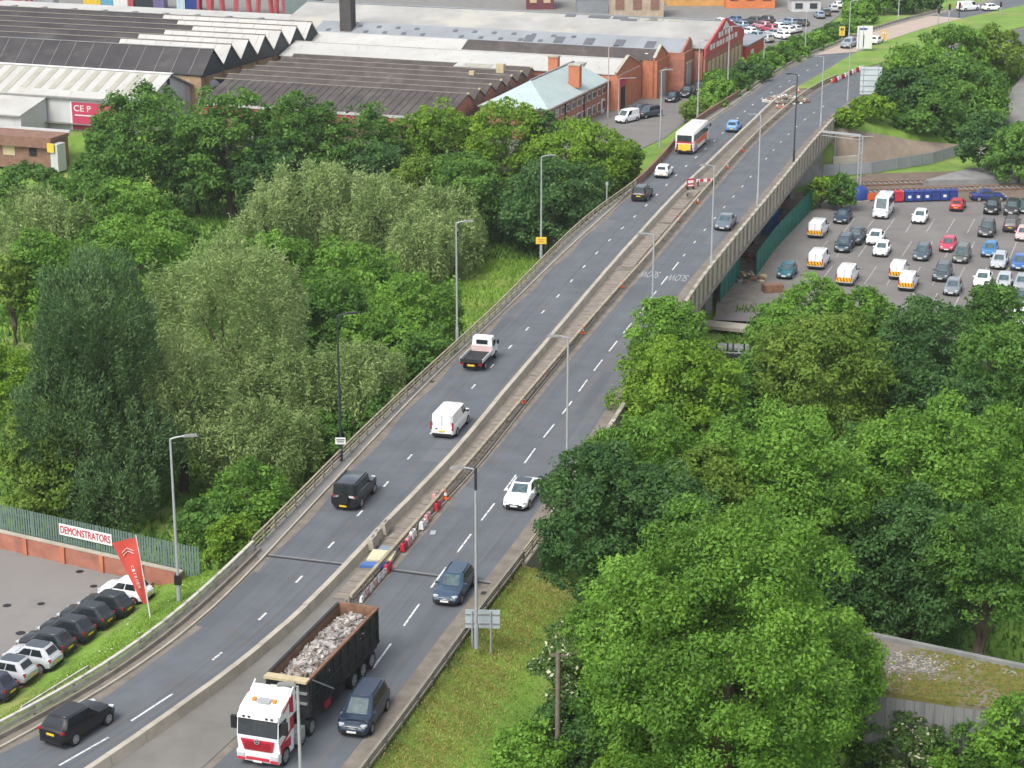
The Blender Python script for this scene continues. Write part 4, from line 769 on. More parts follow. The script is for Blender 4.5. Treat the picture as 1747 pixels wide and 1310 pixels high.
# ------------------------------------------------------------------ trees
def leaf_mat(name, dark, mid, lite, trans=.45):
    m = bpy.data.materials.new(name); m.use_nodes = True; n = m.node_tree; b = n.nodes['Principled BSDF']; out = n.nodes['Material Output']
    at_ = n.nodes.new('ShaderNodeAttribute'); at_.attribute_name = 'tint'; r = n.nodes.new('ShaderNodeValToRGB')
    e = r.color_ramp.elements; e[0].position = 0; e[0].color = (*dark, 1); e[1].position = 1; e[1].color = (*lite, 1); k = e.new(.5); k.color = (*mid, 1)
    n.links.new(at_.outputs['Fac'], r.inputs[0]); n.links.new(r.outputs[0], b.inputs['Base Color'])
    b.inputs['Roughness'].default_value = .55; b.inputs['Specular IOR Level'].default_value = .25
    t = n.nodes.new('ShaderNodeBsdfTranslucent'); n.links.new(r.outputs[0], t.inputs[0]); x = n.nodes.new('ShaderNodeMixShader'); x.inputs[0].default_value = trans
    n.links.new(b.outputs[0], x.inputs[1]); n.links.new(t.outputs[0], x.inputs[2]); n.links.new(x.outputs[0], out.inputs[0]); return m
LM = {
 'bright': leaf_mat('bright_leaves', (.075, .165, .020), (.140, .285, .034), (.22, .40, .058)),
 'mid': leaf_mat('mid_green_leaves', (.052, .125, .020), (.098, .212, .034), (.155, .295, .052)),
 'yellow': leaf_mat('yellow_green_leaves', (0.090, 0.178, 0.014), (0.161, 0.287, 0.023), (0.241, 0.385, 0.039)),
 'olive': leaf_mat('olive_leaves', (0.094, 0.168, 0.022), (0.156, 0.252, 0.034), (0.216, 0.312, 0.048)),
 'dark': leaf_mat('dark_green_leaves', (.038, .096, .026), (.068, .152, .038), (.108, .21, .056)),
 'willow': leaf_mat('grey_green_willow_leaves', (0.156, 0.234, 0.071), (0.256, 0.355, 0.121), (0.383, 0.469, 0.192)),
 'poplar': leaf_mat('blue_green_leaves', (.064, .128, .044), (.112, .20, .070), (.165, .26, .105)),
 'blossom': leaf_mat('leaves_with_cream_blossom', (0.066, 0.138, 0.028), (0.132, 0.220, 0.055), (0.682, 0.660, 0.462)),
}
def unit(a): return a / np.maximum(np.linalg.norm(a, axis=1, keepdims=True), 1e-6)
def crown(rx, ry, rz, sp, leaf, seed, dens=1.):
    g = np.random.default_rng(seed); plume = sp in ('willow', 'poplar')
    R = (rx * ry * rz) ** (1 / 3)
    # a few big boughs make the outline uneven
    nb = int(np.clip(R * 2.6, 5, 16)); bd = unit(g.normal(size=(nb, 3)) * [1, 1, .8] + [0, 0, .25]); bh = g.uniform(.10, .34, nb); bw = g.uniform(3.0, 9., nb)
    pr0 = np.clip(.115 * R + .28, .38, 1.15) * (1.1 if plume else 1.)
    N = int(np.clip(6.6 * R * R / (pr0 * pr0), 30, 640)); d = unit(g.normal(size=(N, 3))); d = d[d[:, 2] > -.72]; N = len(d)
    def radial(q): return .80 + (bh[None] * np.exp(-bw[None] * (1 - q @ bd.T))).max(1) - .13 * np.exp(-40 * (1 - np.abs(np.sin(7 * q[:, 0] + seed) * np.cos(6 * q[:, 1] + 2 * seed)))**2)
    c = d * (radial(d) * g.uniform(.80, 1.0, N))[:, None]
    inner = g.random(N) < .26; c[inner] *= g.uniform(.55, .85, inner.sum())[:, None]
    c = c * [rx, ry, rz]; pr = pr0 * g.uniform(.5, 1.35, N); out = unit(c / np.array([rx, ry, rz]) ** 2)
    lsz = leaf; n_per = np.maximum(14, (dens * (2.6 if not plume else 3.6) * pr ** 2 * 5.2 / lsz ** 2)).astype(int); idx = np.repeat(np.arange(N), n_per); n = len(idx)
    q = unit(g.normal(size=(n, 3)) + out[idx] * .85 + [0, 0, .25]); stretch = np.array([.8, .8, 1.75]) if plume else np.array([1.12, 1.12, .82])
    rad = g.uniform(.55, 1.08, n); stray = g.random(n) < .14; rad[stray] *= g.uniform(1.1, 1.5, stray.sum())
    pos = c[idx] + q * (pr[idx] * rad)[:, None] * stretch
    if plume:
        ax = unit(out[idx] * .55 + g.normal(size=(n, 3)) * .35 + [0, 0, .55 if sp == 'poplar' else -.15]); nrm = unit(np.cross(ax, g.normal(size=(n, 3))) + .55 * q * 1.0); t1 = unit(ax - nrm * (ax * nrm).sum(1)[:, None]); L = lsz * g.uniform(.7, 1.5, n); Wd = lsz * g.uniform(.24, .42, n)
    else:
        nrm = unit(q * .75 + g.normal(size=(n, 3)) * .55 + [0, 0, .4]); t1 = unit(np.cross(nrm, g.normal(size=(n, 3)))); L = lsz * g.uniform(.55, 1.6, n); Wd = lsz * g.uniform(.38, .9, n)
    t2 = np.cross(nrm, t1)
    v = np.stack([pos - t1 * L[:, None] / 2, pos + t2 * Wd[:, None] / 2 - nrm * (L * .08)[:, None], pos + t1 * L[:, None] / 2, pos - t2 * Wd[:, None] / 2 - nrm * (L * .08)[:, None]], 1).reshape(-1, 3)
    bt = g.normal(size=nb) * .15; near = np.argmax(d @ bd.T, 1)
    tint = np.clip(.46 + bt[near][idx] + (g.normal(size=N) * .17)[idx] + g.normal(size=n) * .15 + .06 * np.sin(pos[:, 0] * .9 + seed), 0, 1)
    if sp == 'blossom': tint = np.where(g.random(n) < .10, 1., tint * .55)
    return v.astype(np.float32), np.repeat(tint, 4).astype(np.float32)
def leaf_mesh(name, v, tint, m):
    n = len(v) // 4; me = bpy.data.meshes.new(name); me.vertices.add(len(v)); me.vertices.foreach_set('co', v.ravel()); me.loops.add(len(v)); me.polygons.add(n)
    me.loops.foreach_set('vertex_index', np.arange(len(v), dtype=np.int32)); me.polygons.foreach_set('loop_start', np.arange(0, len(v), 4, dtype=np.int32))
    a = me.attributes.new('tint', 'FLOAT', 'POINT'); a.data.foreach_set('value', tint); me.materials.append(m); me.update(calc_edges=True); return me
LEAVES = [0]; TREES = []
def tree(px, py, wpx, h, sp, label, asp=1.0, name='tree', group=None, low=.0, dens=1., seed=None, zb=None):
    """crown whose outline tops out at picture point (px, py), wpx pixels wide there, h metres tall"""
    zs = np.linspace(34, -8, 240); ray = np.array([P(px, py, q) for q in zs])
    if zb is None: f = zs - terrain(ray[:, :2]) - h; i = int(np.argmax(f <= 0))
    else: i = int(np.argmax(zs - zb - h <= 0))
    p = Vector(ray[i]); z = p.z - h
    s = scale_at(p); rx = wpx / s / 2; rz = min(h * (.5 - low / 2), rx * asp * 1.15); seed = seed if seed is not None else int(px * 7 + py * 13) % 9973
    g = random.Random(seed); base = Vector((p.x, p.y, z - .15)); d = (p - Vector((0, 0, CAMH))).length
    leaf = .225 * (d / 105) ** .8 * (1.12 if sp in ('willow', 'poplar') else 1.)
    t = thing(name, label, 'tree' if name != 'bush' else 'bush', base, 0, group); cz = h + .15 - rz * .97
    v, tint = crown(rx, rx * g.uniform(.88, 1.05), rz, sp, leaf, seed, dens); v[:, 2] += cz
    # lower skirt so that the crown reaches well down
    if cz - rz > 1.5:
        k = int(len(v) * .45) // 4 * 4; w = v[:k].copy(); w[:, 2] = cz + (w[:, 2] - cz) * .75 - rz * .62; w[:, :2] *= .93; w = w[:, [1, 0, 2]]; v = np.vstack([v, w]); tint = np.concatenate([tint, tint[:k]])
        keep = np.repeat((v.reshape(-1, 4, 3)[:, :, 2].mean(1) > .4), 4); v, tint = v[keep], tint[keep]
    LEAVES[0] += len(v) // 4
    obj('crown', leaf_mesh('crown', v, tint, LM[sp]), t)
    m = MB(); r0 = max(.07, .035 * h)
    m.tube([(0, 0, 0), (g.uniform(-.2, .2), g.uniform(-.2, .2), h * .25), (g.uniform(-.3, .3), g.uniform(-.3, .3), h * .45), (g.uniform(-.4, .4), g.uniform(-.4, .4), h * .66)], [r0 * 1.1, r0 * .9, r0 * .5, r0 * .15], n=7)
    for k in range(6):
        a = k * 1.05 + g.uniform(-.3, .3); z0 = h * g.uniform(.18, .5); rr = rx * g.uniform(.35, .55)
        m.tube([(0, 0, z0), (math.cos(a) * rr * .45, math.sin(a) * rr * .45, z0 + h * .13), (math.cos(a) * rr, math.sin(a) * rr, min(h * .7, z0 + h * .22))], [r0 * .4, r0 * .25, r0 * .08], n=5)
    obj('trunk', m.mesh('trunk'), t, mat=M['bark']); TREES.append(t); return t
B_ = 'tree'
TL = [
 # left bank, back row below the factories
 (235,146,200,17,'mid','broad dark tree hiding the CE sign of the white shed'), (180,230,110,10,'mid','lower bough-heavy tree left of the broad tree by the white shed'), (388,150,190,17,'mid','large dense tree second from the white shed, in front of the sawtooth roofs'),
 (330,215,150,12,'dark','dark gap-filling tree between the two large trees below the sawtooth roofs'), (508,166,140,15,'mid','tall round tree below the brown factory roof, third in the back row'), (460,235,140,11,'dark','dark tree at the foot of the third back row tree'), (622,187,140,13,'mid','mid green tree below the red fascia of the brown roof'),
 (690,200,100,11,'olive','small olive tree right of the red fascia'), (745,180,140,13,'yellow','yellow-green tree in front of the brown roof, left of the office'), (865,175,165,13,'yellow','yellow-green tree hiding the left half of the blue-roofed office'), (930,190,70,11,'dark','dark slim tree beside the brick office windows'),
 (985,203,190,13,'yellow','widest bright yellow-green tree beside the flyover and the parked street cars'), (1066,236,62,9,'yellow','small yellow-green tree touching the flyover parapet by the bus'), (945,268,190,12,'dark','dark round tree behind the lamp post with the yellow board'), (800,262,150,11,'mid','mid green tree below the yellow-green trees, left of the dark round tree'),
 (640,245,130,10,'dark','shadowy tree below the red fascia, behind the pale willows'), (720,262,120,10,'olive','olive tree behind the pale willow middle group'), (560,240,120,10,'mid','mid green tree at the back above the widest pale willow'),
 # second row
 (52,276,130,9,'mid','round tree at the left edge below the brown building'), (140,284,110,9,'mid','small round tree below the white corner pillar of the brown building'), (215,312,180,10,'bright','bright spreading tree left of the small meadow'), (58,338,150,8,'willow','pale willow at the far left edge, upper of two'), (150,348,110,8,'willow','pale small willow right of the left edge willow'),
 (285,362,110,8,'bright','bright low tree beside the small meadow'), (215,388,230,11,'bright','wide bright green tree above the dark poplar'), (70,402,150,11,'bright','bright green tree at the left edge above the dark poplar'), (15,430,80,10,'olive','olive tree cut by the left frame edge halfway up'),
 (540,296,215,10,'willow','wide pale willow at the back centre of the left bank'), (455,330,120,9,'willow','pale willow at the right rim of the small meadow'), (655,322,170,9,'willow','pale willow in the middle of the left bank'), (760,322,140,9,'willow','pale upright willow nearest the dark round tree'), (720,372,130,8,'willow','low pale willow left of the small lamp lit meadow'),
 (770,372,110,7,'willow','slim pale willow beside the white lamp post over the meadow'), (905,318,150,7,'dark','dark low tree behind the yellow board lamp post'), (985,320,110,7,'dark','dark bush-like tree along the upper parapet railing'),
 (470,400,160,11,'bright','bright green tree right of the giant pale willow top'), (395,392,90,9,'bright','small bright tree above the giant pale willow'), (600,414,190,11,'bright','bright green tree at the middle of the left bank, left of the railing lamp'), (705,470,170,11,'bright','bright green tree leaning over the railing behind the flatbed truck'), (560,470,130,10,'mid','mid green tree between giant willow and bright middle trees'),
 (640,520,150,10,'bright','bright tree behind the dark green lamp post'), (725,560,110,9,'mid','mid green tree touching the railing left of the flatbed truck'), (690,545,90,9,'bright','narrow bright tree close to the railing above the white van'),
 (375,430,320,17,'willow','giant pale grey-green willow in the middle of the left bank'), (490,600,190,10,'willow','pale willow skirt right below the giant willow'), (600,592,180,10,'willow','pale willow hanging behind the dark green lamp post'), (300,600,200,12,'willow','lower left half of the giant willow group'), (440,690,200,8,'willow','dim low willow above the dark hollow'),
 (640,660,120,7,'mid','mid green tree beside the railing at the white van'), (560,705,110,6,'mid','small tree beside the railing near the white sign'),
 (150,452,220,20,'poplar','tall dark blue-green poplar on the left bank'), (120,640,230,12,'poplar','dark lower skirt tree below the poplar'), (230,690,140,9,'poplar','dark small tree right below the poplar'), (20,585,140,13,'yellow','yellow-green tree cut by the left frame edge above the forecourt fence'), (60,690,130,10,'olive','olive tree behind the forecourt fence at the left'), (190,790,170,6,'poplar','dim low tree just behind the forecourt fence'), (80,790,130,6,'olive','dim olive bush-like tree behind the fence at the left edge'),
 (420,788,150,7,'bright','bright round tree beside the bridge end, right of the forecourt lamp'), (350,845,105,5,'mid','grey-green low tree right of the forecourt lamp post'), (450,848,90,4,'bright','small bright tree against the bridge end railing'), (395,885,110,3.4,'yellow','low yellow-green shrub-like tree at the grass corner by the railing'),
 # right side
 (1140,503,125,15,'bright','pointed bright tree top beside the SLOW lettering'), (1160,568,215,14,'yellow','yellow-green broad tree beside the right parapet'), (1215,640,120,11,'mid','mid green tree below the yellow-green tree, by the culvert'),
 (1385,474,150,10,'bright','bright tree in front of the white vans of the car park'), (1470,486,120,10,'bright','bright small tree hiding the front row of white vans'), (1335,520,110,9,'bright','bright tree on the left corner of the car park edge'), (1590,516,180,13,'dark','very dark tree at the middle of the car park edge'), (1700,484,110,10,'mid','mid green tree at the right end of the car park edge'), (1700,560,160,13,'mid','spreading mid green tree at the right frame edge'),
 (1410,528,230,15,'olive','olive-yellow broad tree in the middle of the right wood'), (1560,600,130,11,'dark','dark tree between the olive tree and the right edge'), (1640,640,120,10,'dark','dark hollow tree right of the middle wood'), (1300,600,120,10,'mid','mid green tree right of the culvert'),
 (1330,695,300,17,'bright','large bright tree behind the giant foreground tree'), (1600,682,290,17,'bright','large bright tree at the right, above the mossy roof'), (1725,690,150,14,'bright','bright tree cut by the right frame edge'), (1470,740,170,13,'mid','mid green tree between the two large bright trees'),
 (1090,698,210,14,'bright','bright tree behind the dark tree over the right carriageway'), (1015,758,215,14,'dark','dark green tree overhanging the right parapet beside the white car'), (1130,790,180,14,'dark','shaded tree between bridge and giant foreground tree'), (1205,760,170,14,'olive','olive-tinged tree behind the giant foreground tree'), (1060,930,140,9,'mid','small tree at the bridge mouth, above the grass bank'),  # shaded tree: dark leaf colour stands in for the shade of the gap
 (1555,840,250,13,'dark','mid green tree with leaves darkened for shade, above the mossy roof'), (1690,860,170,14,'mid','shaded tree at the right edge above the mossy roof'), (1440,900,150,11,'dark','shadowy tree right behind the giant foreground tree'),  # both dark trees: shade behind the giant tree put into the leaf colour
 (1250,872,430,21,'bright','giant bright foreground tree, the largest on the right'), (1120,960,280,15,'bright','left bough mass of the giant foreground tree'), (1402,1030,225,13,'bright','right bough mass of the giant foreground tree'),
 (985,1062,130,9,'blossom','cream-blossomed tree behind the wooden pole'), (1060,1130,170,9,'mid','lower left tree under the giant foreground tree'), (1487,1225,80,5,'mid','small tree at the left corner of the concrete shed'), (1570,1228,130,5.2,'blossom','cream-flowered bush in front of the concrete shed'), (1752,1178,150,9,'bright','bright tree at the bottom right corner'), (1610,1262,120,5,'bright','low bright tree at the bottom edge before the concrete shed'), (1670,1225,130,6,'mid','small tree at the bottom right before the concrete shed'),
 (905,1235,140,4,'bright','low bright shrub-like tree on the grass bank left of the pole'), (1060,1283,150,6,'yellow','yellow-green tree cut by the bottom edge'), (985,1180,110,6,'dark','dark bush-like tree behind the wooden pole foot'), (1260,1150,330,9,'mid','lower front boughs of the giant foreground tree'),
 # far right hillside
 (1560,78,120,9,'bright','tree at the near corner of the far hillside, beside the big sign back'), (1640,44,130,9,'bright','tree on the crest of the far hillside below the far road'), (1700,48,120,9,'olive','olive tree on the far hillside crest at the right'), (1620,95,150,10,'mid','tree in the middle of the far hillside'), (1668,108,110,7,'mid','tree at the right of the far hillside'), (1548,118,110,7,'dark','dark tree low on the far hillside behind the sign back'), (1600,135,140,7.5,'mid','tree low on the far hillside, middle'), (1670,140,120,8,'bright','bright tree low on the far hillside, right'), (1566,186,80,4,'mid','small tree at the foot of the far hillside'), (1655,200,90,4.5,'mid','small rounded tree at the foot of the far hillside beside the green lamp'), (1690,192,110,9,'dark','dark tree at the railway edge, right of the green lamp'), (1745,205,110,9,'mid','mid green tree at the railway edge cut by the right frame edge'),
 (1487,164,84,3.6,'yellow','yellow-green bush-like tree under the big sign back'), (1450,185,60,3,'yellow','small yellow-green shrub-like tree at the right parapet end'),
 (1403,300,60,4.4,'yellow','pale flowering tree behind the green fence top'), (1438,302,52,4.6,'mid','dark small tree beside the railway mast'),
 (1500,-26,110,6,'bright','far tree left of the far traffic lights'), (1562,-34,100,7,'dark','far dark tree at the top edge by the traffic lights'), (1466,2,60,4.5,'bright','far bright tree above the yellow road sign'),
]
ser = {'poplar': .7}
ZBX = {(420,788): -5., (350,845): -4.5, (450,848): -4., (395,885): -3.2, (1570,1228): -6.5}
for px, py, w, h, sp, lab in TL:
    asp = {'poplar': 1.15, 'willow': 1.15, 'dark': 1.05}.get(sp, 1.)
    tree(px, py, w, h, sp, lab, asp, name={'willow': 'willow_tree', 'poplar': 'poplar_tree'}.get(sp, 'tree'), zb=ZBX.get((px, py)))
# hedge along the far left side of the road: separate bushes
for i, (px, py, w, h, sp) in enumerate([(1188,172,62,3.0,'olive'),(1205,160,66,3.6,'bright'),(1228,138,66,4,'bright'),(1248,122,70,4.5,'mid'),(1228,118,60,4,'bright'),(1272,108,70,4.5,'dark'),(1290,98,66,4.5,'mid'),(1308,86,66,4.5,'bright'),(1330,76,64,4.5,'mid'),(1352,68,60,4.5,'bright'),(1372,62,60,4,'mid'),(1392,54,56,4,'bright'),(1412,47,56,3.4,'mid'),(1431,40,52,3.2,'dark'),(1450,33,46,2.8,'bright')]):
    where = ['first hedge bush by the bus', 'second hedge bush from the bus', 'third hedge bush from the bus', 'fourth hedge bush from the bus', 'hedge bush against the red gable front', 'dark hedge bush right of the red gable', 'seventh hedge bush from the bus', 'eighth hedge bush from the bus, below the far parked cars', 'ninth hedge bush from the bus', 'tenth hedge bush from the bus', 'fifth hedge bush from the far end', 'fourth hedge bush from the far end', 'third hedge bush from the far end', 'dark hedge bush behind the yellow road sign', 'last hedge bush at the far end'][i]
    tree(px, py, w, h, sp, where + ', above the left carriageway', 1.0, name='bush', group='hedge bushes along the far left carriageway', zb=-1.6)
# low ground cover: the brambles on the banks, daisies and rough grass
def tufts(name, pts_fn, n, hgt, m, seed, wd=.035, zoff=0):
    g = np.random.default_rng(seed); p = pts_fn(g, n); z = terrain(p); n = len(p); a = g.uniform(0, 6.28, n); h = hgt * g.uniform(.5, 1.3, n); ln = g.normal(size=(n, 2)) * .35 * h[:, None]
    w = np.column_stack([np.cos(a), np.sin(a)]) * wd * g.uniform(.7, 1.6, n)[:, None]; b = np.column_stack([p, z - .03 + zoff]); v = np.stack([np.column_stack([p - w, b[:, 2]]), np.column_stack([p + w, b[:, 2]]), np.column_stack([p + w * .4 + ln, b[:, 2] + h]), np.column_stack([p - w * .4 + ln, b[:, 2] + h])], 1).reshape(-1, 3)
    return stuff(obj(name, leaf_mesh(name, v.astype(np.float32), np.repeat(g.uniform(0, 1, n), 4).astype(np.float32), m)))
gm_ = leaf_mat('grass_blades', (.14, .25, .03), (.21, .34, .045), (.30, .42, .08)); gy_ = leaf_mat('dry_grass_blades', (.24, .27, .05), (.36, .35, .09), (.48, .43, .18)); gw_ = leaf_mat('daisies', (.55, .55, .48), (.65, .65, .58), (.7, .7, .65), .1)
gb_ = leaf_mat('bramble_leaves', (.06, .135, .022), (.11, .22, .034), (.16, .29, .05))
def in_band(c, d0, d1, s=1):
    N = normals(c)
    def f(g, n): i = g.integers(0, len(c), n); t = g.uniform(d0, d1, n); return c[i] + N[i] * (s * t)[:, None] + g.normal(size=(n, 2)) * .6
    return f
tag(tufts('grass', in_band(gl, .6, 5.0, -1), 22000, .07, gm_, 3), 'short bright grass on the strip between forecourt and white barrier', 'grass')
tag(tufts('daisies', in_band(gl, 1.0, 4.6, -1), 110, .05, gw_, 4, .04, .05), 'scattered white daisies on the forecourt grass strip', 'daisies')
tag(tufts('dry_grass', in_band(gr, .4, 3.4, 1), 26000, .12, gy_, 5), 'dry yellowish grass along the lower right crash barrier', 'grass')
tag(tufts('grass', in_band(gr, 3.5, 17, 1), 36000, .10, gm_, 6, .04), 'long green grass down the lower right bank', 'grass')
def clearing(g, n):
    p = np.column_stack([g.uniform(-14, 14, n), g.uniform(170, 232, n)]); d = side_dist(F, Fn, p, -1); return p[(d > .8) & (d < 17)]
tag(tufts('grass', clearing, 26000, .38, gm_, 12, .06), 'rough bright grass in the clearing beside the left railing', 'grass')
def box_pts(x0, x1, y0, y1):
    def f(g, n): return np.column_stack([g.uniform(x0, x1, n), g.uniform(y0, y1, n)])
    return f
def left_bank(g, n):
    p = np.column_stack([g.uniform(-75, 18, n), g.uniform(122, 262, n)]); d = side_dist(F, Fn, p, -1); dw = (p[:, 0] - WALL0[0]) * WN[0] + (p[:, 1] - WALL0[1]) * WN[1]; return p[(d > np.where((p[:, 1] > 172) & (p[:, 1] < 230), 16, .8)) & ((dw > 1) | (p[:, 1] > 165))]
def right_bank(g, n):
    p = np.column_stack([g.uniform(0, 75, n), g.uniform(92, 207, n)]); d = side_dist(E_, En, p, 1); return p[d > np.where(p[:, 1] < 128, 9.5, 1.)]
def far_bank(g, n):
    p = np.column_stack([g.uniform(42, 130, n), g.uniform(286, 430, n)]); d = side_dist(E_, En, p, 1); rel = p[:, 1] - (296 + .0 * p[:, 0]); return p[(d > .8) & (rel > 0)]
tag(tufts('undergrowth', left_bank, 60000, .6, gb_, 7, .12), 'tangled green undergrowth covering the left bank', 'undergrowth')
tag(tufts('undergrowth', right_bank, 46000, .6, gb_, 8, .11), 'tangled green undergrowth in the right wood', 'undergrowth')
tag(tufts('undergrowth', far_bank, 42000, .7, gb_, 9, .22), 'green scrub covering the far right hillside', 'undergrowth')
print('LEAVES', LEAVES[0], len(TREES))
# ------------------------------------------------------------------ vehicles (local +X is forward)
def pane(m, bl, br, tr, tl, u0, u1, v0, v1, mt=None, o=.014, th=.02):
    bl, br, tr, tl = map(Vector, (bl, br, tr, tl)); n = (br - bl).cross(tl - bl).normalized()
    def q(u, v): return bl.lerp(br, u).lerp(tl.lerp(tr, u), v)
    p = [q(u0, v0), q(u1, v0), q(u1, v1), q(u0, v1)]; m.prism([x + n * (o - th) for x in p], [x + n * o for x in p], mt)
KIND = {  # L, W, H, belt, hood rear z, hood front z, screen base, roof front, roof rear, rear base, tail z, wheel radius
 'hatch': (4.05, 1.76, 1.48, .93, .95, .74, .98, .22, -1.38, -1.88, .93, .31), 'city': (3.5, 1.62, 1.47, .93, .95, .74, .92, .25, -1.2, -1.62, .93, .28),
 'saloon': (4.70, 1.84, 1.44, .93, .93, .70, 1.02, .22, -1.0, -1.78, .98, .33), 'estate': (4.6, 1.8, 1.5, .94, .95, .76, 1.05, .3, -1.75, -2.1, .95, .32),
 'suv': (4.55, 1.88, 1.68, 1.06, 1.08, .90, 1.05, .42, -1.92, -2.14, 1.06, .36), 'coupe_suv': (4.40, 1.92, 1.63, 1.06, 1.06, .88, .98, .25, -1.62, -2.08, 1.16, .38),
 'offroader': (4.75, 1.98, 1.96, 1.18, 1.16, 1.10, 1.02, .70, -2.18, -2.28, 1.18, .40), 'mpv': (4.65, 1.84, 1.74, 1.02, 1.05, .82, 1.45, .62, -1.85, -2.2, 1.02, .33),
 'van': (5.0, 1.94, 1.95, 1.10, 1.14, .95, 1.72, 1.0, -2.42, -2.47, 1.10, .34), 'small_van': (4.4, 1.8, 1.85, 1.04, 1.06, .85, 1.35, .62, -2.12, -2.17, 1.04, .31),
 'minibus': (5.9, 2.05, 2.65, 1.20, 1.25, 1.05, 2.35, 1.75, -2.85, -2.92, 1.2, .36), 'pickup': (5.2, 1.86, 1.78, 1.04, 1.06, .92, 1.12, .45, -.72, -.92, 1.04, .38)}
CACHE = {}
def wheel_mesh(r, w=.21):
    k = ('w', r, w)
    if k not in CACHE:
        m = MB(); m.tube([(0, -w / 2, 0), (0, w / 2, 0)], r, M['rubber'], 18); t = m.mesh('tyre', 40)
        q = MB(); q.tube([(0, w / 2 - .02, 0), (0, w / 2 + .012, 0)], r * .66, M['alloy'], 14); q.disc((0, w / 2 + .016, 0), r * .2, (0, 1, 0), M['galv'], 8)
        for a in range(5):
            c, s = math.cos(a * 1.2566 + .6), math.sin(a * 1.2566 + .6); q.box((c * r * .46, w / 2 + .012, s * r * .46), (r * .16, .012, r * .16), M['black'])
        CACHE[k] = (t, q.mesh('rim', 40))
    return CACHE[k]
def add_wheels(t, xs, y, r, w=.21):
    ty, ri = wheel_mesh(r, w)
    for x in xs:
        for s in (1, -1):
            o = obj('wheel', ty, t, (x, s * (y - w / 2), r), 0 if s > 0 else math.pi); obj('rim', ri, o)
def car_meshes(k):
    if k in CACHE: return CACHE[k]
    L, W_, H, belt, hz, hf, sb, rf, rr, rb, tz, wr = KIND[k]; h = W_ / 2; van = k in ('van', 'small_van', 'minibus'); lo = .20 if k not in ('suv', 'offroader', 'coupe_suv', 'pickup') else .27
    st = [(-L / 2, .80, lo + .2, tz - .16), (-L / 2 + .10, .93, lo + .08, tz - .04), (-L / 2 + .45, .99, lo, tz), (rb + .5 if rb + .5 > -L / 2 + .6 else -L / 2 + .8, 1, lo, max(belt, tz - .02)), (-.3, 1, lo, belt), (sb - .25, 1, lo, belt), (sb + .05, .995, lo, hz), ((sb + L / 2) / 2 + .05, .985, lo, (hz + hf) / 2 + .05), (L / 2 - .42, .955, lo, hf + .02), (L / 2 - .12, .86, lo + .05, hf - .10), (L / 2, .72, lo + .16, hf - .26)]
    if k == 'offroader': st = [(x, min(1, w * 1.04 + .03), a, b) for x, w, a, b in st]
    P_ = []
    body = MB(); rows = []
    for x, w, zl, zt in st:
        w *= h; half = [(.0, zl), (.80 * w, zl), (.955 * w, zl + .10), (w, zl + (zt - zl) * .5), (.985 * w, zl + (zt - zl) * .80), (.93 * w, zt - .035), (.84 * w, zt), (0, zt + .035)]
        rows.append([(x, y, z) for y, z in half] + [(x, -y, z) for y, z in reversed(half[1:-1])])
    body.grid(rows, None, True); body.face(rows[0]); body.face(list(reversed(rows[-1])))
    wb, wt = .905 * h, (.74 if not van and k != 'offroader' else .84) * h; zr = H - .05; zb = belt - .03
    base = [(sb, .70 * wb), (sb - .22, wb), (rb + .22, wb), (rb, .74 * wb), (rb, -.74 * wb), (rb + .22, -wb), (sb - .22, -wb), (sb, -.70 * wb)]
    top = [(rf, .74 * wt), (rf - .14, wt), (rr + .14, wt), (rr, .78 * wt), (rr, -.78 * wt), (rr + .14, -wt), (rf - .14, -wt), (rf, -.74 * wt)]
    b3, t3 = [Vector((x, y, zb if x > 0 else max(zb, tz - .05))) for x, y in base], [Vector((x, y, zr)) for x, y in top]; cx = (rf + rr) / 2
    c3 = [Vector((cx + (p.x - cx) * .93, p.y * .86, H)) for p in t3]
    body.grid([list(reversed(b3)), list(reversed(t3))], None, True); body.grid([list(reversed(t3)), list(reversed(c3))], None, True)
    body.face(list(reversed(c3))[::-1] if False else c3[::-1]); P_.append(('body', body.mesh('body', 32), 'paint'))
    rp = MB(); rp.prism([p * 1 + Vector((0, 0, .0)) for p in [Vector((cx + (q.x - cx) * .97, q.y * .97, H - .012)) for q in c3]], [Vector((cx + (q.x - cx) * .95, q.y * .94, H + .012)) for q in c3]); P_.append(('roof_panel', rp.mesh('roof_panel', 40), 'roof'))
    g = MB(); pane(g, b3[7], b3[0], t3[0], t3[7], .0, 1., .10, .95); P_.append(('windscreen', g.mesh('windscreen'), 'screen'))
    g = MB(); pane(g, b3[3], b3[4], t3[4], t3[3], .04, .96, .30 if not van else .42, .90)
    if k not in ('van', 'small_van'): P_.append(('rear_window', g.mesh('rear_window'), 'glass'))
    splits = {'van': [(.02, .26)], 'small_van': [(.03, .30)], 'pickup': [(.05, .48), (.54, .95)], 'minibus': [(.01, .2), (.23, .46), (.49, .72), (.75, .97)]}.get(k, [(.05, .46), (.50, .92)])
    for a, b in splits:
        for s in (1, -1):
            g = MB()
            if s > 0: pane(g, b3[1], b3[2], t3[2], t3[1], a, b, .16, .90)
            else: pane(g, b3[5], b3[6], t3[6], t3[5], 1 - b, 1 - a, .16, .90)
            P_.append(('side_window', g.mesh('side_window'), 'glass'))
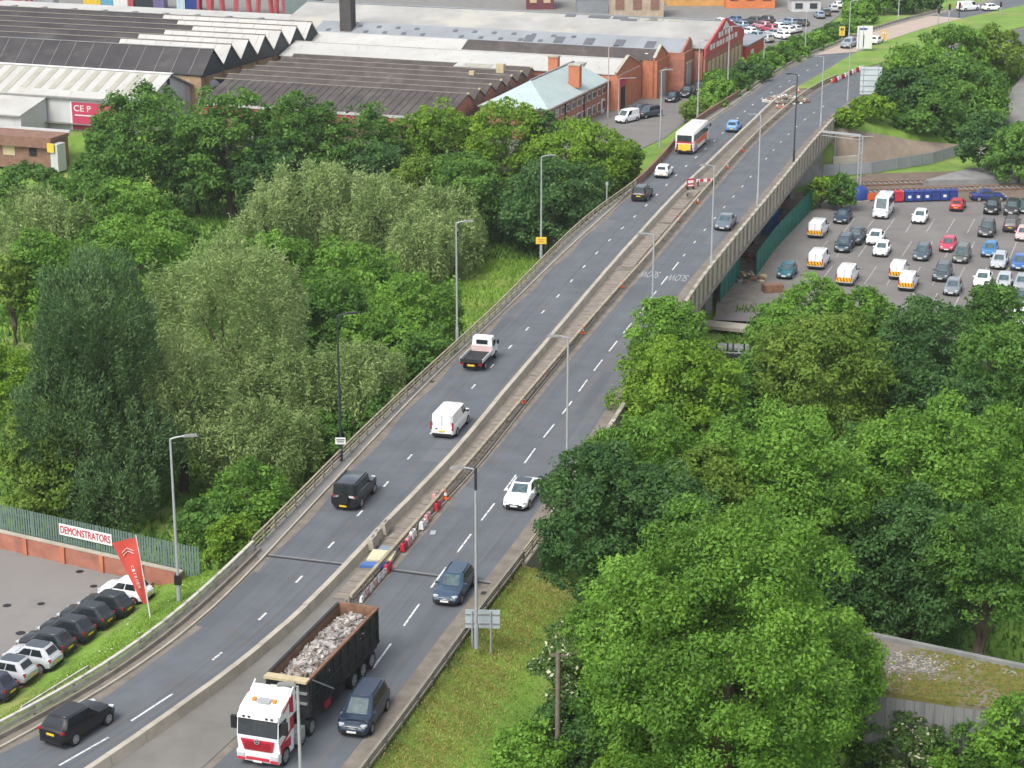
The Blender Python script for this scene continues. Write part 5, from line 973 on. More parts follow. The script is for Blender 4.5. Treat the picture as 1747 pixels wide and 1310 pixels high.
    for s in (1, -1):
        q = MB(); q.box((sb - .32, s * (wb + .11), belt + .07), (.14, .20, .13)); P_.append(('mirror', q.mesh('mirror'), 'paint' if not van else 'black'))
        q = MB(); q.box((L / 2 - .22, s * h * .68, hf - .075), (.27, .28, .11), rz=-s * .42); P_.append(('headlight', q.mesh('headlight'), 'light_clear'))
        q = MB(); zt = tz - .14
        if van: q.box((-L / 2 + .05, s * h * .885, 1.05), (.14, .11, .62))
        elif k in ('hatch', 'city', 'mpv', 'estate', 'suv', 'offroader'): q.box((-L / 2 + .11, s * h * .78, zt), (.14, .2, .2), rz=s * .3)
        else: q.box((-L / 2 + .09, s * h * .72, zt), (.16, .42, .12), rz=s * .3)
        P_.append(('tail_light', q.mesh('tail_light'), 'light_red'))
        for xw in (L * .315, -L * .30):
            q = MB(); q.tube([(xw, s * (h - .06), wr), (xw, s * (h + .004), wr)], wr + .055, None, 16); P_.append(('wheel_arch', q.mesh('wheel_arch', 40), 'black'))
    q = MB(); q.box((L / 2 - .06, 0, lo + .21), (.16, h * 1.25, .2)); q.box((L / 2 - .10, 0, hf - .2), (.14, h * .8, .1)); P_.append(('grille', q.mesh('grille'), 'black'))
    q = MB(); q.box((-L / 2 + .06, 0, lo + .14), (.18, h * 1.55, .2)); P_.append(('rear_bumper', q.mesh('rear_bumper'), 'black'))
    q = MB(); q.box((L / 2 + .03, 0, lo + .24), (.02, .52, .11)); P_.append(('front_plate', q.mesh('front_plate'), 'plate_w'))
    q = MB(); q.box((-L / 2 - .01, 0, tz - .34 if not van else .62), (.03, .52, .12)); P_.append(('rear_plate', q.mesh('rear_plate'), 'plate_y'))
    q = MB(); q.box((-.05, 0, lo + .02), (L * .9, h * 1.7, .16)); P_.append(('underbody', q.mesh('underbody'), 'black'))
    if van or k == 'offroader':
        q = MB(); q.box((-L / 2 - .002 if k != 'offroader' else -L / 2, 0.0, (belt + H) / 2 - .1), (.012, .025, H - belt + .55)); P_.append(('door_gap', q.mesh('door_gap'), 'black'))
    if k == 'pickup':
        q = MB(); q.box((-1.72, 0, belt + .01), (1.5, 1.5, .03)); P_.append(('load_bed', q.mesh('load_bed'), 'black'))
        q = MB(); q.beam((-2.55, .8, belt + .08), (-.95, .8, belt + .08), .1, .12); q.beam((-2.55, -.8, belt + .08), (-.95, -.8, belt + .08), .1, .12); q.beam((-2.55, -.8, belt + .06), (-2.55, .8, belt + .06), .08, .12); P_.append(('bed_rim', q.mesh('bed_rim'), 'paint'))
    if k in ('suv', 'offroader', 'estate', 'mpv'):
        q = MB(); 
        for s in (1, -1): q.beam((rf - .25, s * wt * .86, H + .02), (rr + .3, s * wt * .86, H + .02), .05, .06)
        P_.append(('roof_rail', q.mesh('roof_rail'), 'black'))
    for nm, me, mt in P_: me.materials.clear(); me.materials.append(M['paint'] if mt in ('paint', 'roof') else M[mt])
    CACHE[k] = P_; return P_
def car(k, col, p, rz, label, cat='car', group=None, roof=None, name='car', extra=None):
    t = thing(name, label, cat, p, rz, group); L, W_, wr = KIND[k][0], KIND[k][1], KIND[k][11]
    for nm, me, mt in car_meshes(k):
        c = (roof or col) if mt == 'roof' else (col if mt == 'paint' else None); obj(nm, me, t, color=c)
    add_wheels(t, (L * .315, -L * .30), W_ / 2 + .012, wr)
    if extra: extra(t, KIND[k])
    return t
LANE_L, LANE_R = off(K, -1.8), off(K2, 1.8)
def on_road(px, py, z=.7, c=None, rev=False, turn=0.):
    p = P(px, py, z); c = K if c is None else c; h = heading(c, p) + (math.pi if rev else 0) + turn; return Vector((p.x, p.y, .006)), h
BLK, NAVY, WHT, GREY, SILV, RED_, BLUE, TEAL, DGREY = (.012, .013, .015), (.022, .036, .062), (.72, .73, .73), (.13, .14, .15), (.36, .38, .40), (.36, .022, .03), (.03, .10, .28), (.012, .10, .13), (.05, .055, .06)
p, h = on_road(133, 1228); car('coupe_suv', BLK, p, h, 'black sloping-roofed SUV driving away at the lower left corner', 'car')
def spare(t, K_):
    L = K_[0]; m = MB(); m.tube([(-L / 2 - .22, 0, .98), (-L / 2 + .0, 0, .98)], .40, None, 18); m.build('spare_wheel', t, smooth=40, mat=M['black']); m = MB(); m.box((-L / 2 - .24, 0, .48), (.03, .52, .12)); m.build('rear_plate', t, mat=M['plate_y'])
    m = MB(); m.beam((-1.9, -.88, 1.30), (1.9, -.9, 1.12), .03, .05); m.build('bright_strip', t, mat=M['galv'])
p, h = on_road(605, 831, .95); car('offroader', (.016, .018, .021), p, h, 'black boxy off-roader with spare wheel on its tail, driving away', 'car', extra=spare, roof=(.06, .07, .085))  # blue-grey roof colour stands in for sky mirrored in black paint
def van_rear(t, K_):
    L, W_, H = K_[0], K_[1], K_[2]; m = MB(); m.box((-L / 2 - .012, W_ * .22, .82), (.02, .16, .1)); m.build('door_handle', t, mat=M['black'])
p, h = on_road(769, 713, .9); car('van', WHT, p, h, 'plain white panel van driving away behind the flatbed truck', 'van', extra=van_rear, name='panel_van')
p, h = on_road(1096, 327, .8); car('suv', (.014, .022, .026), p, h, 'black SUV driving away behind the white hatchback near the bus', 'car')
p, h = on_road(1133, 290, .7); car('hatch', WHT, p, h, 'white hatchback driving away just behind the bus', 'car')
p, h = on_road(1252, 214, .7); car('hatch', (.10, .24, .45), p, h, 'light blue small car driving away ahead of the bus', 'car')
p, h = on_road(1448, 72, .9, A); car('suv', (.26, .30, .34), p, h + math.pi, 'silver-grey SUV on the buff surfacing left of the white road sign', 'car')
p, h = on_road(1495, 67, .8, A); car('hatch', WHT, p, h, 'white car half hidden between the white sign and the orange sign', 'car')
p, h = on_road(621, 1203, .9, K2, True); car('mpv', NAVY, p, h, 'dark blue people carrier beside the tipper lorry', 'car')
p, h = on_road(775, 995, .7, K2, True); car('estate', (.028, .055, .095), p, h, 'dark blue car coming towards the camera past the sign back', 'car')
p, h = on_road(891, 838, .7, K2, True); car('saloon', WHT, p, h, 'white saloon with dark glass roof beside the overhanging dark tree', 'car', roof=(.02, .03, .04))
p, h = on_road(1238, 377, .7, K2, True); car('saloon', (.10, .125, .15), p, h, 'old grey saloon alone on the far right carriageway', 'car')
p = P(1652, 12, .7); car('van', WHT, Vector((p.x, p.y, 0)), .5, 'white van at the far traffic lights, top right', 'van', name='panel_van')
p = P(1692, 12, .7); car('hatch', WHT, Vector((p.x, p.y, 0)), .3, 'white car at the top right corner of the far road', 'car')
# ---- flatbed
def flatbed():
    p, h = on_road(818, 603, .9); t = thing('flatbed_truck', 'small flatbed truck with white cab and empty dark bed, driving away', 'truck', p, h)
    m = MB(); m.prism([(.75, -.95, .55), (.75, .95, .55), (2.7, .9, .55), (2.7, -.9, .55)][::1], [(.85, -.85, 2.12), (.85, .85, 2.12), (1.75, .82, 2.12), (1.75, -.82, 2.12)]); m.prism([(1.7, -.92, .5), (1.7, .92, .5), (2.75, .88, .5), (2.75, -.88, .5)], [(1.7, -.92, 1.25), (1.7, .92, 1.25), (2.7, .84, 1.1), (2.7, -.84, 1.1)]); m.build('cab', t, color=WHT, mat=M['paint'])
    m = MB(); m.box((.79, 0, 1.72), (.06, 1.0, .38)); m.build('rear_window', t, mat=M['glass']); m = MB(); m.prism([(2.5, -.8, 1.2), (2.5, .8, 1.2), (2.58, .8, 1.2), (2.58, -.8, 1.2)], [(1.74, -.74, 2.05), (1.74, .74, 2.05), (1.82, .74, 2.05), (1.82, -.74, 2.05)]); m.build('windscreen', t, mat=M['screen'])
    for s in (1, -1):
        m = MB(); m.box((1.5, s * .93, 1.55), (.6, .05, .5)); m.build('side_window', t, mat=M['glass']); m = MB(); m.box((2.0, s * 1.12, 1.5), (.1, .2, .35)); m.build('mirror', t, mat=M['black'])
        m = MB(); m.box((-1.0, s * 1.0, 1.02), (3.3, .06, .3)); m.build('side_board', t, color=(.6, .6, .58), mat=M['paint']); m = MB(); m.box((-2.68, s * .8, .72), (.1, .3, .16)); m.build('tail_light', t, mat=M['light_red'])
    m = MB(); m.box((-1.0, 0, .86), (3.3, 1.98, .1)); m.build('bed', t, mat=M['truck_black']); m = MB(); m.box((-2.66, 0, 1.0), (.07, 1.98, .32)); m.build('tailboard', t, mat=M['truck_black']); m = MB(); m.box((.7, 0, 1.15), (.07, 1.9, .5)); m.build('headboard', t, color=(.55, .42, .40), mat=M['paint'])
    m = MB(); m.box((-.2, 0, .6), (5.0, .9, .25)); m.build('chassis', t, mat=M['black']); m = MB(); m.box((-2.7, 0, .62), (.05, .62, .16)); m.build('rear_plate', t, mat=M['plate_y']); add_wheels(t, (1.95, -1.5), .98, .34)
flatbed()
# ---- bus
def bus():
    p0 = P(1167, 264, 0); h = heading(K, p0); p = p0 + Vector((math.cos(h), math.sin(h), 0)) * 5.0; t = thing('bus', 'white, orange and yellow single-deck bus driving away on the left carriageway', 'bus', (p.x, p.y, .006), h)
    m = MB(); rows = []
    for x, s, zz in ((-5., .94, .05), (-4.85, 1, 0), (0, 1, 0), (4.8, 1, 0), (5., .92, .08)):
        w = 1.24 * s; rows.append([(x, -w, .42), (x, w, .42), (x, w, 2.75 - zz), (x, w * .88, 3.0 - zz), (x, -w * .88, 3.0 - zz), (x, -w, 2.75 - zz)])
    m.grid(rows, None, True); m.face(rows[0]); m.face(list(reversed(rows[-1]))); m.build('body', t, smooth=35, color=(.74, .72, .68), mat=M['paint'])
    def bx(n, c, d, mt): q = MB(); q.box(c, d); q.build(n, t, mat=mt)
    bx('rear_window', (-5.0, 0, 2.15), (.06, 1.95, .85), M['window']); bx('red_band', (-5.0, 0, 1.62), (.05, 2.28, .18), M['red']); bx('yellow_panel', (-5.0, 0, 1.02), (.06, 1.6, .82), M['yellow'])
    for s in (1, -1):
        bx('dark_corner', (-5.0, s * .95, 1.05), (.05, .2, .75), M['truck_black'])
        for k in range(5): bx('side_window', (-3.9 + k * 1.85, s * 1.245, 2.15), (1.7, .03, .85), M['window'])
        bx('orange_panel', (-.3, s * 1.245, 1.32), (7.6, .025, .72), M['orange']); bx('lilac_panel', (-3.6, s * 1.248, .75), (2.0, .02, .45), mat('lilac', (.35, .28, .5), .5)); bx('green_patch', (-3.0, s * 1.25, 1.18), (1.2, .02, .3), mat('pale_green', (.42, .58, .34), .5))
        bx('tail_light', (-5.03, s * 1.05, .75), (.05, .14, .4), M['light_red']); bx('mirror', (5.2, s * 1.35, 2.3), (.2, .2, .4), M['black'])
    bx('rear_bumper', (-4.98, 0, .48), (.2, 2.4, .3), M['black']); bx('rear_plate', (-5.1, 0, .6), (.03, .56, .13), M['plate_y']); bx('windscreen', (5.0, 0, 1.95), (.08, 2.1, 1.3), M['screen']); bx('skirt', (0, 0, .36), (9.4, 2.3, .2), M['black'])
    for x in (-3.2, -.4, 2.5): bx('roof_hatch', (x, 0, 3.02), (1.2, 1.1, .1), mat('roof_hatch_grey', (.55, .56, .55), .6) if x < -3 else bpy.data.materials['roof_hatch_grey'])
    add_wheels(t, (3.0, -2.9), 1.25, .48, .28)
bus()
# ---- articulated tipper lorry
def lorry():
    f = (P(455, 1150, 3.35) + P(526, 1164, 3.35)) / 2; r = (P(581, 1028, 3.35) + P(640, 1040, 3.35)) / 2; d = f - r; h = math.atan2(d.y, d.x); c = (f + r) / 2
    t = thing('articulated_lorry', 'articulated tipper lorry with white and red cab and long black open body', 'lorry', (c.x, c.y, .006), h); L = min(d.length, 10.2); a = L / 2
    def bx(n, cc, dd, mt, col=None, par=None, rz=0.): q = MB(); q.box(cc, dd, rz=rz); return q.build(n, par or t, mat=mt, color=col)
    zb, zt, w = 1.25, 3.35, 1.25
    bx('floor', (0, 0, zb), (L, 2.4, .2), M['truck_black'])
    for s in (1, -1):
        q = MB(); q.box((0, s * (w - .06), (zb + zt) / 2), (L, .1, zt - zb)); sd_ = q.build('side_wall', t, mat=M['truck_black']); bx('lining', (0, s * (w - .125), (zb + zt) / 2 + .03), (L - .3, .02, zt - zb - .1), M['rust'], par=sd_)
        bx('top_rail', (0, s * (w - .04), zt + .02), (L + .1, .18, .14), M['rust'] if s > 0 else M['truck_black'])
        n = 9
        for k in range(n + 1): bx('rib', (-a + .15 + k * (L - .3) / n, s * (w + .03), (zb + zt) / 2), (.14, .1, zt - zb - .1), M['truck_black'])
        bx('waist_rail', (0, s * (w + .035), zb + 1.05), (L, .06, .08), M['post_dark']); bx('lower_rail', (0, s * (w + .03), zb + .08), (L, .1, .16), M['truck_black'])
        bx('mudguard', (-a + 2.4, s * 1.1, 1.08), (4.3, .35, .06), M['truck_black']); bx('red_flap', (a - 2.7, s * 1.12, .95), (.8, .1, .7), M['red'])
        bx('side_guard', (a - 4.0, s * 1.15, .75), (2.0, .06, .5), M['truck_black'])
    bx('front_wall', (a - .05, 0, (zb + zt) / 2), (.12, 2.5, zt - zb), M['truck_black']); bx('front_cap', (a + .08, 0, zt + .03), (.55, 2.5, .14), M['timber']); bx('tail_door', (-a + .05, 0, (zb + zt) / 2), (.12, 2.5, zt - zb), M['truck_black']); bx('tail_lining', (-a + .13, 0, (zb + zt) / 2), (.03, 2.3, zt - zb - .1), M['rust']); bx('tail_cap', (-a + .03, 0, zt + .02), (.2, 2.5, .16), M['rust'])
    for z in (2.0, 2.6): bx('front_bar', (a + .06, 0, z), (.12, 2.3, .12), M['concrete_grey'])
    bx('white_notice', (a + .14, -.75, 2.75), (.03, .36, .36), M['white']); bx('chassis', (-.3, 0, .95), (L, .9, .35), M['black']); q = MB(); q.beam((a - .1, 1.2, zt + .12), (a - 2.6, 1.55, zt - 1.6), .07, .07); q.build('sheet_arm', t, mat=M['galv'])
    add_wheels(t, (-a + 1.0, -a + 2.35, -a + 3.7), 1.24, .52, .36)
    # tractor
    x0 = a + 1.95; xf = x0 + 1.95; W2 = 1.18
    q = MB(); prof = [(x0, .95), (xf - .1, .95), (xf + .02, 1.7), (xf - .12, 2.75), (xf - .5, 3.2), (x0 + .5, 3.48), (x0, 3.48)]; q.prism([(x, -W2, z) for x, z in prof], [(x, W2, z) for x, z in prof]); cab = q.build('cab', t, color=(.76, .76, .76), mat=M['paint'])
    q = MB(); q.prism([(x, -W2 - .01, z) for x, z in ((x0 + .1, .42), (xf + .05, .36), (xf + .12, .95), (x0 + .1, 1.0))], [(x, W2 + .01, z) for x, z in ((x0 + .1, .42), (xf + .05, .36), (xf + .12, .95), (x0 + .1, 1.0))]); q.build('bumper', t, color=(.76, .76, .76), mat=M['paint'])
    def fp(y, z, o=.03):  # point on the cab's front
        x = np.interp(z, [.95, 1.7, 2.75, 3.25], [xf - .1, xf + .02, xf - .12, xf - .55]); return Vector((x + o, y, z))
    def fpanel(n, y0, y1, z0, z1, mt, o=.03, n_=3):
        q = MB(); zs = np.linspace(z0, z1, n_); q.grid([[fp(y0, z, o), fp(y1, z, o)] for z in zs]); q.grid([[fp(y1, z, o), fp(y1, z, -.05)] for z in zs]); q.grid([[fp(y0, z, -.05), fp(y0, z, o)] for z in zs]); q.face([fp(y0, z0, o), fp(y0, z0, -.05), fp(y1, z0, -.05), fp(y1, z0, o)]); q.face([fp(y0, z1, o), fp(y1, z1, o), fp(y1, z1, -.05), fp(y0, z1, -.05)]); return q.build(n, t, mat=mt)
    fpanel('windscreen', -1.13, 1.13, 1.82, 2.72, M['window'], .03); q = MB(); q.prism([fp(-.95, 1.62), fp(.95, 1.62), fp(.8, .98), fp(-.8, .98)], [fp(-.95, 1.62, .07), fp(.95, 1.62, .07), fp(.8, .98, .12), fp(-.8, .98, .12)]); gr_ = q.build('grille', t, mat=M['red'])
    for k in range(4): bx('grille_bar', (xf + .1, 0, 1.08 + k * .13), (.03, 1.5, .025), mat('dark_red', (.25, .012, .02), .5) if k == 0 else bpy.data.materials['dark_red'], par=gr_)
    q = MB(); q.tube([(xf + .10, 0, 1.55), (xf + .14, 0, 1.55)], .15, M['galv'], 16); q.tube([(xf + .13, 0, 1.55), (xf + .15, 0, 1.55)], .11, M['black'], 16)
    for k in range(3): q.beam((xf + .155, 0, 1.55), (xf + .155, .11 * math.sin(k * 2.094), 1.55 + .11 * math.cos(k * 2.094)), .025, .02, M['galv'], up=(1, 0, 0))
    q.build('emblem', t)
    fpanel('sun_visor', -1.15, 1.15, 2.78, 2.98, M['white'], .16)
    for y in (-.75, -.45, .55, .85): bx('visor_lamp', (xf + .02, y, 2.9), (.06, .14, .1), M['window'])
    for s in (1, -1):
        bx('headlight', (xf + .10, s * .95, .72), (.08, .42, .2), M['light_clear']); bx('red_corner', (xf + .11, s * .95, .48), (.06, .45, .12), M['red']); q = MB(); q.box((x0 + 1.4, s * (W2 + .012), 2.2), (.95, .03, .75)); q.build('side_window', t, mat=M['window'])
        bx('mirror', (xf - .25, s * 1.45, 2.35), (.2, .3, .7), M['black']); bx('red_stripe', (x0 + .25, s * (W2 + .01), 2.55), (.45, .03, 1.9), M['red']); q = MB(); q.beam((x0 + .1, s * (W2 + .015), 1.75), (xf - .2, s * (W2 + .015), 1.25), .03, .12, up=(0, 0, 1)); q.beam((x0 + .1, s * (W2 + .015), 3.5), (xf - .7, s * (W2 + .015), 3.0), .03, .1); q.build('red_line', t, mat=M['red'])
        bx('red_arch', (x0 + 1.1, s * (W2 + .0), 1.05), (1.25, .06, .5), M['red']); q = MB(); q.prism([(x0 - .35, s * 1.2, 2.4), (x0 + .5, s * 1.22, 2.4), (x0 + .5, s * 1.15, 2.4), (x0 - .35, s * 1.13, 2.4)], [(x0 - .35, s * 1.15, 3.9), (x0 + .2, s * 1.15, 3.6), (x0 + .2, s * 1.08, 3.6), (x0 - .35, s * 1.08, 3.9)]); q.build('deflector', t, color=(.76, .76, .76), mat=M['paint'])
        bx('beacon', (x0 + .95, s * .58, 3.43), (.22, .18, .16), M['amber']); bx('fuel_tank', (x0 - .75, s * .95, .75), (1.1, .55, .6), M['galv'])
    q = MB(); q.prism([(x0 - .05, -1.1, 3.48), (x0 - .05, 1.1, 3.48), (x0 + .4, 1.0, 3.48), (x0 + .4, -1.0, 3.48)], [(x0 - .1, -1.05, 3.8), (x0 - .1, 1.05, 3.8), (x0 + .05, 1.0, 3.8), (x0 + .05, -1.0, 3.8)]); q.build('roof_deflector', t, color=(.76, .76, .76), mat=M['paint'])
    q = MB(); q.box((x0 + .95, .0, 3.40), (.5, .75, .1)); q.build('roof_hatch', t, mat=M['galv']); bx('lower_grille', (xf + .11, 0, .55), (.06, 1.3, .16), M['red']); bx('front_plate', (xf + .13, 0, .42), (.03, .52, .12), M['plate_w']); bx('exhaust_stack', (x0 - .3, .55, 1.7), (.4, .6, 1.6), M['truck_black']); bx('fifth_wheel_frame', (x0 - 1.2, 0, .85), (3.4, .85, .3), M['black'])
    add_wheels(t, (xf - .75,), 1.24, .5, .33); add_wheels(t, (x0 - 2.3, x0 - 1.0), 1.2, .48, .33)
    # the load
    g = random.Random(5); m = MB(); cols = [mat('pale_rubble', (.40, .37, .34), .9, .3, 3.), mat('grey_rubble', (.30, .28, .27), .9, .3, 3.), mat('brown_rubble', (.20, .16, .13), .9, .3, 3.), mat('dusty_rubble', (.50, .47, .44), .9, .2, 3.)]
    base = MB(); nx2, ny2 = 26, 8; rows = []
    def hh(x, y): return 2.65 + .5 * math.exp(-((y) / .8) ** 2) * (.75 + .3 * math.sin(x * 1.3) + .2 * math.sin(x * 2.9 + 1)) - .35 * (abs(x) / a) ** 4
    for i in range(nx2 + 1):
        x = -a + .3 + (L - .6) * i / nx2; rows.append([Vector((x, -1.1 + 2.2 * j / ny2, hh(x, -1.1 + 2.2 * j / ny2) + g.uniform(-.08, .08))) for j in range(ny2 + 1)])
    m.grid(rows, cols[2])
    for k in range(1500):
        x, y = g.uniform(-a + .35, a - .35), g.uniform(-1.05, 1.05); s = g.uniform(.05, .27) * (1.6 if g.random() < .06 else 1); e = Vector((g.uniform(-1, 1), g.uniform(-1, 1), g.uniform(-.5, .5))).normalized(); b = Vector((x, y, hh(x, y) + g.uniform(-.03, .12)))
        m.beam(b - e * s, b + e * s, s * g.uniform(.4, 1.1), s * g.uniform(.15, .5), cols[g.choice((0, 0, 1, 1, 3, 2, 2))])
    o = stuff(m.build('rubble_load')); o.location = t.location; o.rotation_euler = t.rotation_euler; tag(o, 'heap of pale broken rubble filling the black lorry body', 'rubble')
lorry()
# ---- car park on the right
UPH = math.atan2(bay_dir.y, bay_dir.x); DN = UPH + math.pi; ZC = ZP + .008
def parked(k, col, px, py, rz, label, group='cars parked in the right hand car park', z=ZC, **kw):
    p = P(px, py, z + .65); return car(k, col, Vector((p.x, p.y, z)), rz, label, kw.pop('cat', 'car'), group, **kw)
def chevrons(t, K_):
    L, W_ = K_[0], K_[1]; m = MB(); m.box((-L / 2 - .015, 0, .78), (.02, W_ * .86, .5)); o = m.build('chevron_board', t, mat=M['chevron']); n = MB()
    for k in range(5):
        y = -W_ * .36 + k * W_ * .18; n.beam((-L / 2 - .03, y - .08, .56), (-L / 2 - .03, y + .08, 1.0), .09, .012, None, up=(1, 0, 0))
    n.build('chevron_stripes', o, mat=M['light_red']); m = MB(); m.box((-L / 2 + .05, 0, .35), (.2, W_ * .9, .2)); m.build('step', t, mat=M['black'])
for px, py, k, lab in ((1396,391,'van','white van with orange chevrons, topmost beside the green fence'), (1397,443,'van','white van with orange chevrons, tallest, below the topmost fence van'), (1446,470,'van','white van with orange chevrons touching the front trees on the left'), (1534,461,'small_van','white van with yellow chevrons, upper of the close pair'), (1550,480,'small_van','white van with orange chevrons, lower of the close pair')):
    parked(k, WHT, px, py, UPH, lab, 'white chevron vans in the car park', cat='van', name='panel_van', extra=chevrons)
parked('minibus', WHT, 1507, 358, DN, 'white high-roofed minibus facing the camera below the red bin', cat='minibus', name='minibus')
for k, c, px, py, rz, lab in (
 ('saloon', NAVY, 1438, 368, DN, 'dark navy saloon left of the white minibus'), ('hatch', WHT, 1570, 369, DN, 'white hatchback alone right of the minibus'), ('hatch', RED_, 1634, 348, UPH, 'bright red hatchback in front of the blue bins'),
 ('suv', BLK, 1693, 353, DN, 'black SUV below the dark blue car'), ('suv', (.03, .03, .03), 1727, 355, DN, 'black car second from the right edge in the back row'), ('hatch', (.02, .06, .06), 1749, 352, DN, 'dark car cut by the right edge in the back row'),
 ('suv', DGREY, 1684, 391, DN, 'dark grey SUV alone in the second row, right side'), ('mpv', (.06, .045, .05), 1726, 382, UPH, 'brownish dark estate near the right edge, second row'), ('hatch', (.6, .35, .35), 1746, 398, DN, 'white and pink car cut by the right edge, second row'),
 ('mpv', (.03, .055, .075), 1441, 416, DN, 'dark blue people carrier in front of the pickup'), ('pickup', (.04, .05, .065), 1461, 403, DN, 'dark pickup right behind the dark blue people carrier'), ('saloon', WHT, 1494, 404, DN, 'white saloon, upper of the two white cars side by side'), ('hatch', WHT, 1505, 424, DN, 'white hatchback, lower of the two white cars side by side'),
 ('estate', (.05, .075, .095), 1574, 430, DN, 'dark blue-grey estate alone in the middle of the car park'), ('hatch', (.42, .03, .07), 1618, 416, DN, 'crimson hatchback behind the grey people carrier'), ('mpv', (.09, .10, .09), 1641, 434, DN, 'grey people carrier in front of the crimson hatchback'), ('hatch', (.03, .15, .32), 1689, 425, DN, 'bright blue hatchback in the third row'), ('estate', SILV, 1705, 444, DN, 'pale silver estate beside the bright blue hatchback'), ('hatch', BLUE, 1740, 447, DN, 'royal blue car near the right edge, third row'),
 ('suv', (.05, .065, .075), 1608, 465, DN, 'dark grey-blue SUV in the front row, behind the grey hatchback'), ('hatch', (.16, .18, .20), 1626, 489, DN, 'mid grey hatchback nearest the front trees'), ('saloon', WHT, 1677, 475, DN, 'white car in the front row left of the silver hatchback'), ('hatch', SILV, 1713, 479, DN, 'silver hatchback in the front row by the right trees'), ('hatch', (.25, .27, .3), 1744, 482, DN, 'grey car cut by the right edge in the front row'), ('hatch', DGREY, 1740, 508, DN, 'dark car among the trees at the right edge'), ('small_van', WHT, 1742, 545, DN, 'white vehicle half hidden by the tree at the right edge'),
 ('hatch', TEAL, 1343, 461, DN, 'dark teal hatchback parked by the green fence'), ('hatch', (.03, .05, .06), 1322, 367, DN, 'dark car end showing behind the green fence top')):
    parked(k, c, px, py, rz, lab)
parked('saloon', (.02, .035, .15), 1686, 333, .02, 'dark blue saloon parked sideways in front of the railway')
# ---- forecourt row
fk = math.atan2(dW.y, dW.x); 
for i, (px, py, c, rf_, lab) in enumerate(((214,1007,WHT,WHT,'white small car under the red flag, last of the forecourt row'), (180,1031,(.02,.024,.027),None,'black small car second from the flag in the forecourt row'), (146,1050,(.025,.028,.033),None,'black small car third from the flag in the forecourt row'), (113,1073,(.02,.024,.03),None,'black small car fourth from the flag in the forecourt row'), (78,1096,(.024,.028,.033),None,'black small car fifth from the flag, just behind the silver dark-roofed ones'), (55,1119,(.42,.43,.45),(.05,.06,.075),'silver small car with dark roof, upper of two in the forecourt row'), (12,1143,(.40,.41,.43),(.05,.06,.075),'silver small car with dark roof, lower of two in the forecourt row'), (-22,1170,(.025,.03,.05),None,'dark blue small car cut by the left frame edge in the forecourt row'))):
    p = P(px, py, ZL + .6); car('city', c, Vector((p.x, p.y, ZL + .008)), math.radians(160), lab, 'car', 'small cars parked on the forecourt', roof=rf_)
# ---- factory street and far car park
ZK = ZS + .01
for k, c, px, py, rz, lab in (('small_van', WHT, 1070, 200, DN - .35, 'white van parked by the magenta door sign, half behind the trees'), ('suv', (.06, .075, .10), 1106, 192, DN - .5, 'blue-grey car parked in front of the grey roller door'), ('hatch', DGREY, 1092, 186, DN - .5, 'dark car half hidden behind the blue-grey parked car'), ('hatch', (.012, .015, .03), 1148, 165, DN, 'small black car parked at the taller roller door'), ('suv', (.02, .02, .025), 1173, 157, DN, 'black SUV parked under the red gable'), ('hatch', (.03, .03, .03), 1192, 147, DN, 'dark car parked in the street beside the hedge'), ('hatch', (.5, .52, .48), 1213, 150, DN, 'pale car roof showing through the hedge below the red gable')):
    parked(k, c, px, py, rz, lab, 'cars parked in the factory street', z=ZK)
cols = {'white': WHT, 'blue': (.07, .12, .22), 'dark': DGREY, 'pink': (.42, .22, .26), 'red': (.34, .05, .08), 'silver': SILV, 'bluegrey': (.18, .24, .31)}
FC = [(1253,33,'blue','upper left'),(1239,41,'white','second from the left'),(1226,37,'white','leftmost'),(1284,35,'dark','back row, left'),(1306,33,'dark','back row, middle'),(1300,43,'pink','above the red one'),(1312,48,'red','in the middle'),(1325,45,'white','right of the red one'),(1344,37,'bluegrey','back row, right'),(1365,38,'dark','rightmost of the back row'),(1341,51,'white','front row, right'),(1353,49,'silver','rightmost of the front row'),(1276,53,'white','front row, left'),(1289,60,'bluegrey','front row, second'),(1281,68,'white','front row, lowest but one'),(1320,56,'silver','front row, middle'),(1286,78,'white','lowest, by the red shed'),(1302,65,'silver','lowest, against the hedge'),(1262,42,'bluegrey','beside the upper left blue one'),(1333,60,'white','against the hedge, right')]
for px, py, c, lab in FC: parked('hatch' if px % 2 else 'estate', cols[c], px, py, UPH + (.9 if px % 3 else 1.0), f'small {c.replace("bluegrey", "blue-grey")} car in the far car park, {lab}'.replace('small ', '' if c == 'dark' else 'small '), 'cars in the far car park beyond the red gable', z=-1.89)
for px, py, c, lab in ((1408,21,'dark','nearest of the upper far row behind the hedge'),(1421,14,'silver','second of the upper far row behind the hedge'),(1430,8,'white','third of the upper far row behind the hedge'),(1398,25,'bluegrey','left end of the upper far row behind the hedge')): parked('hatch', cols[c], px, py, UPH + .4, f'{c.replace("bluegrey", "blue-grey")} car, {lab}', 'cars in the far car park beyond the red gable', z=-1.89)
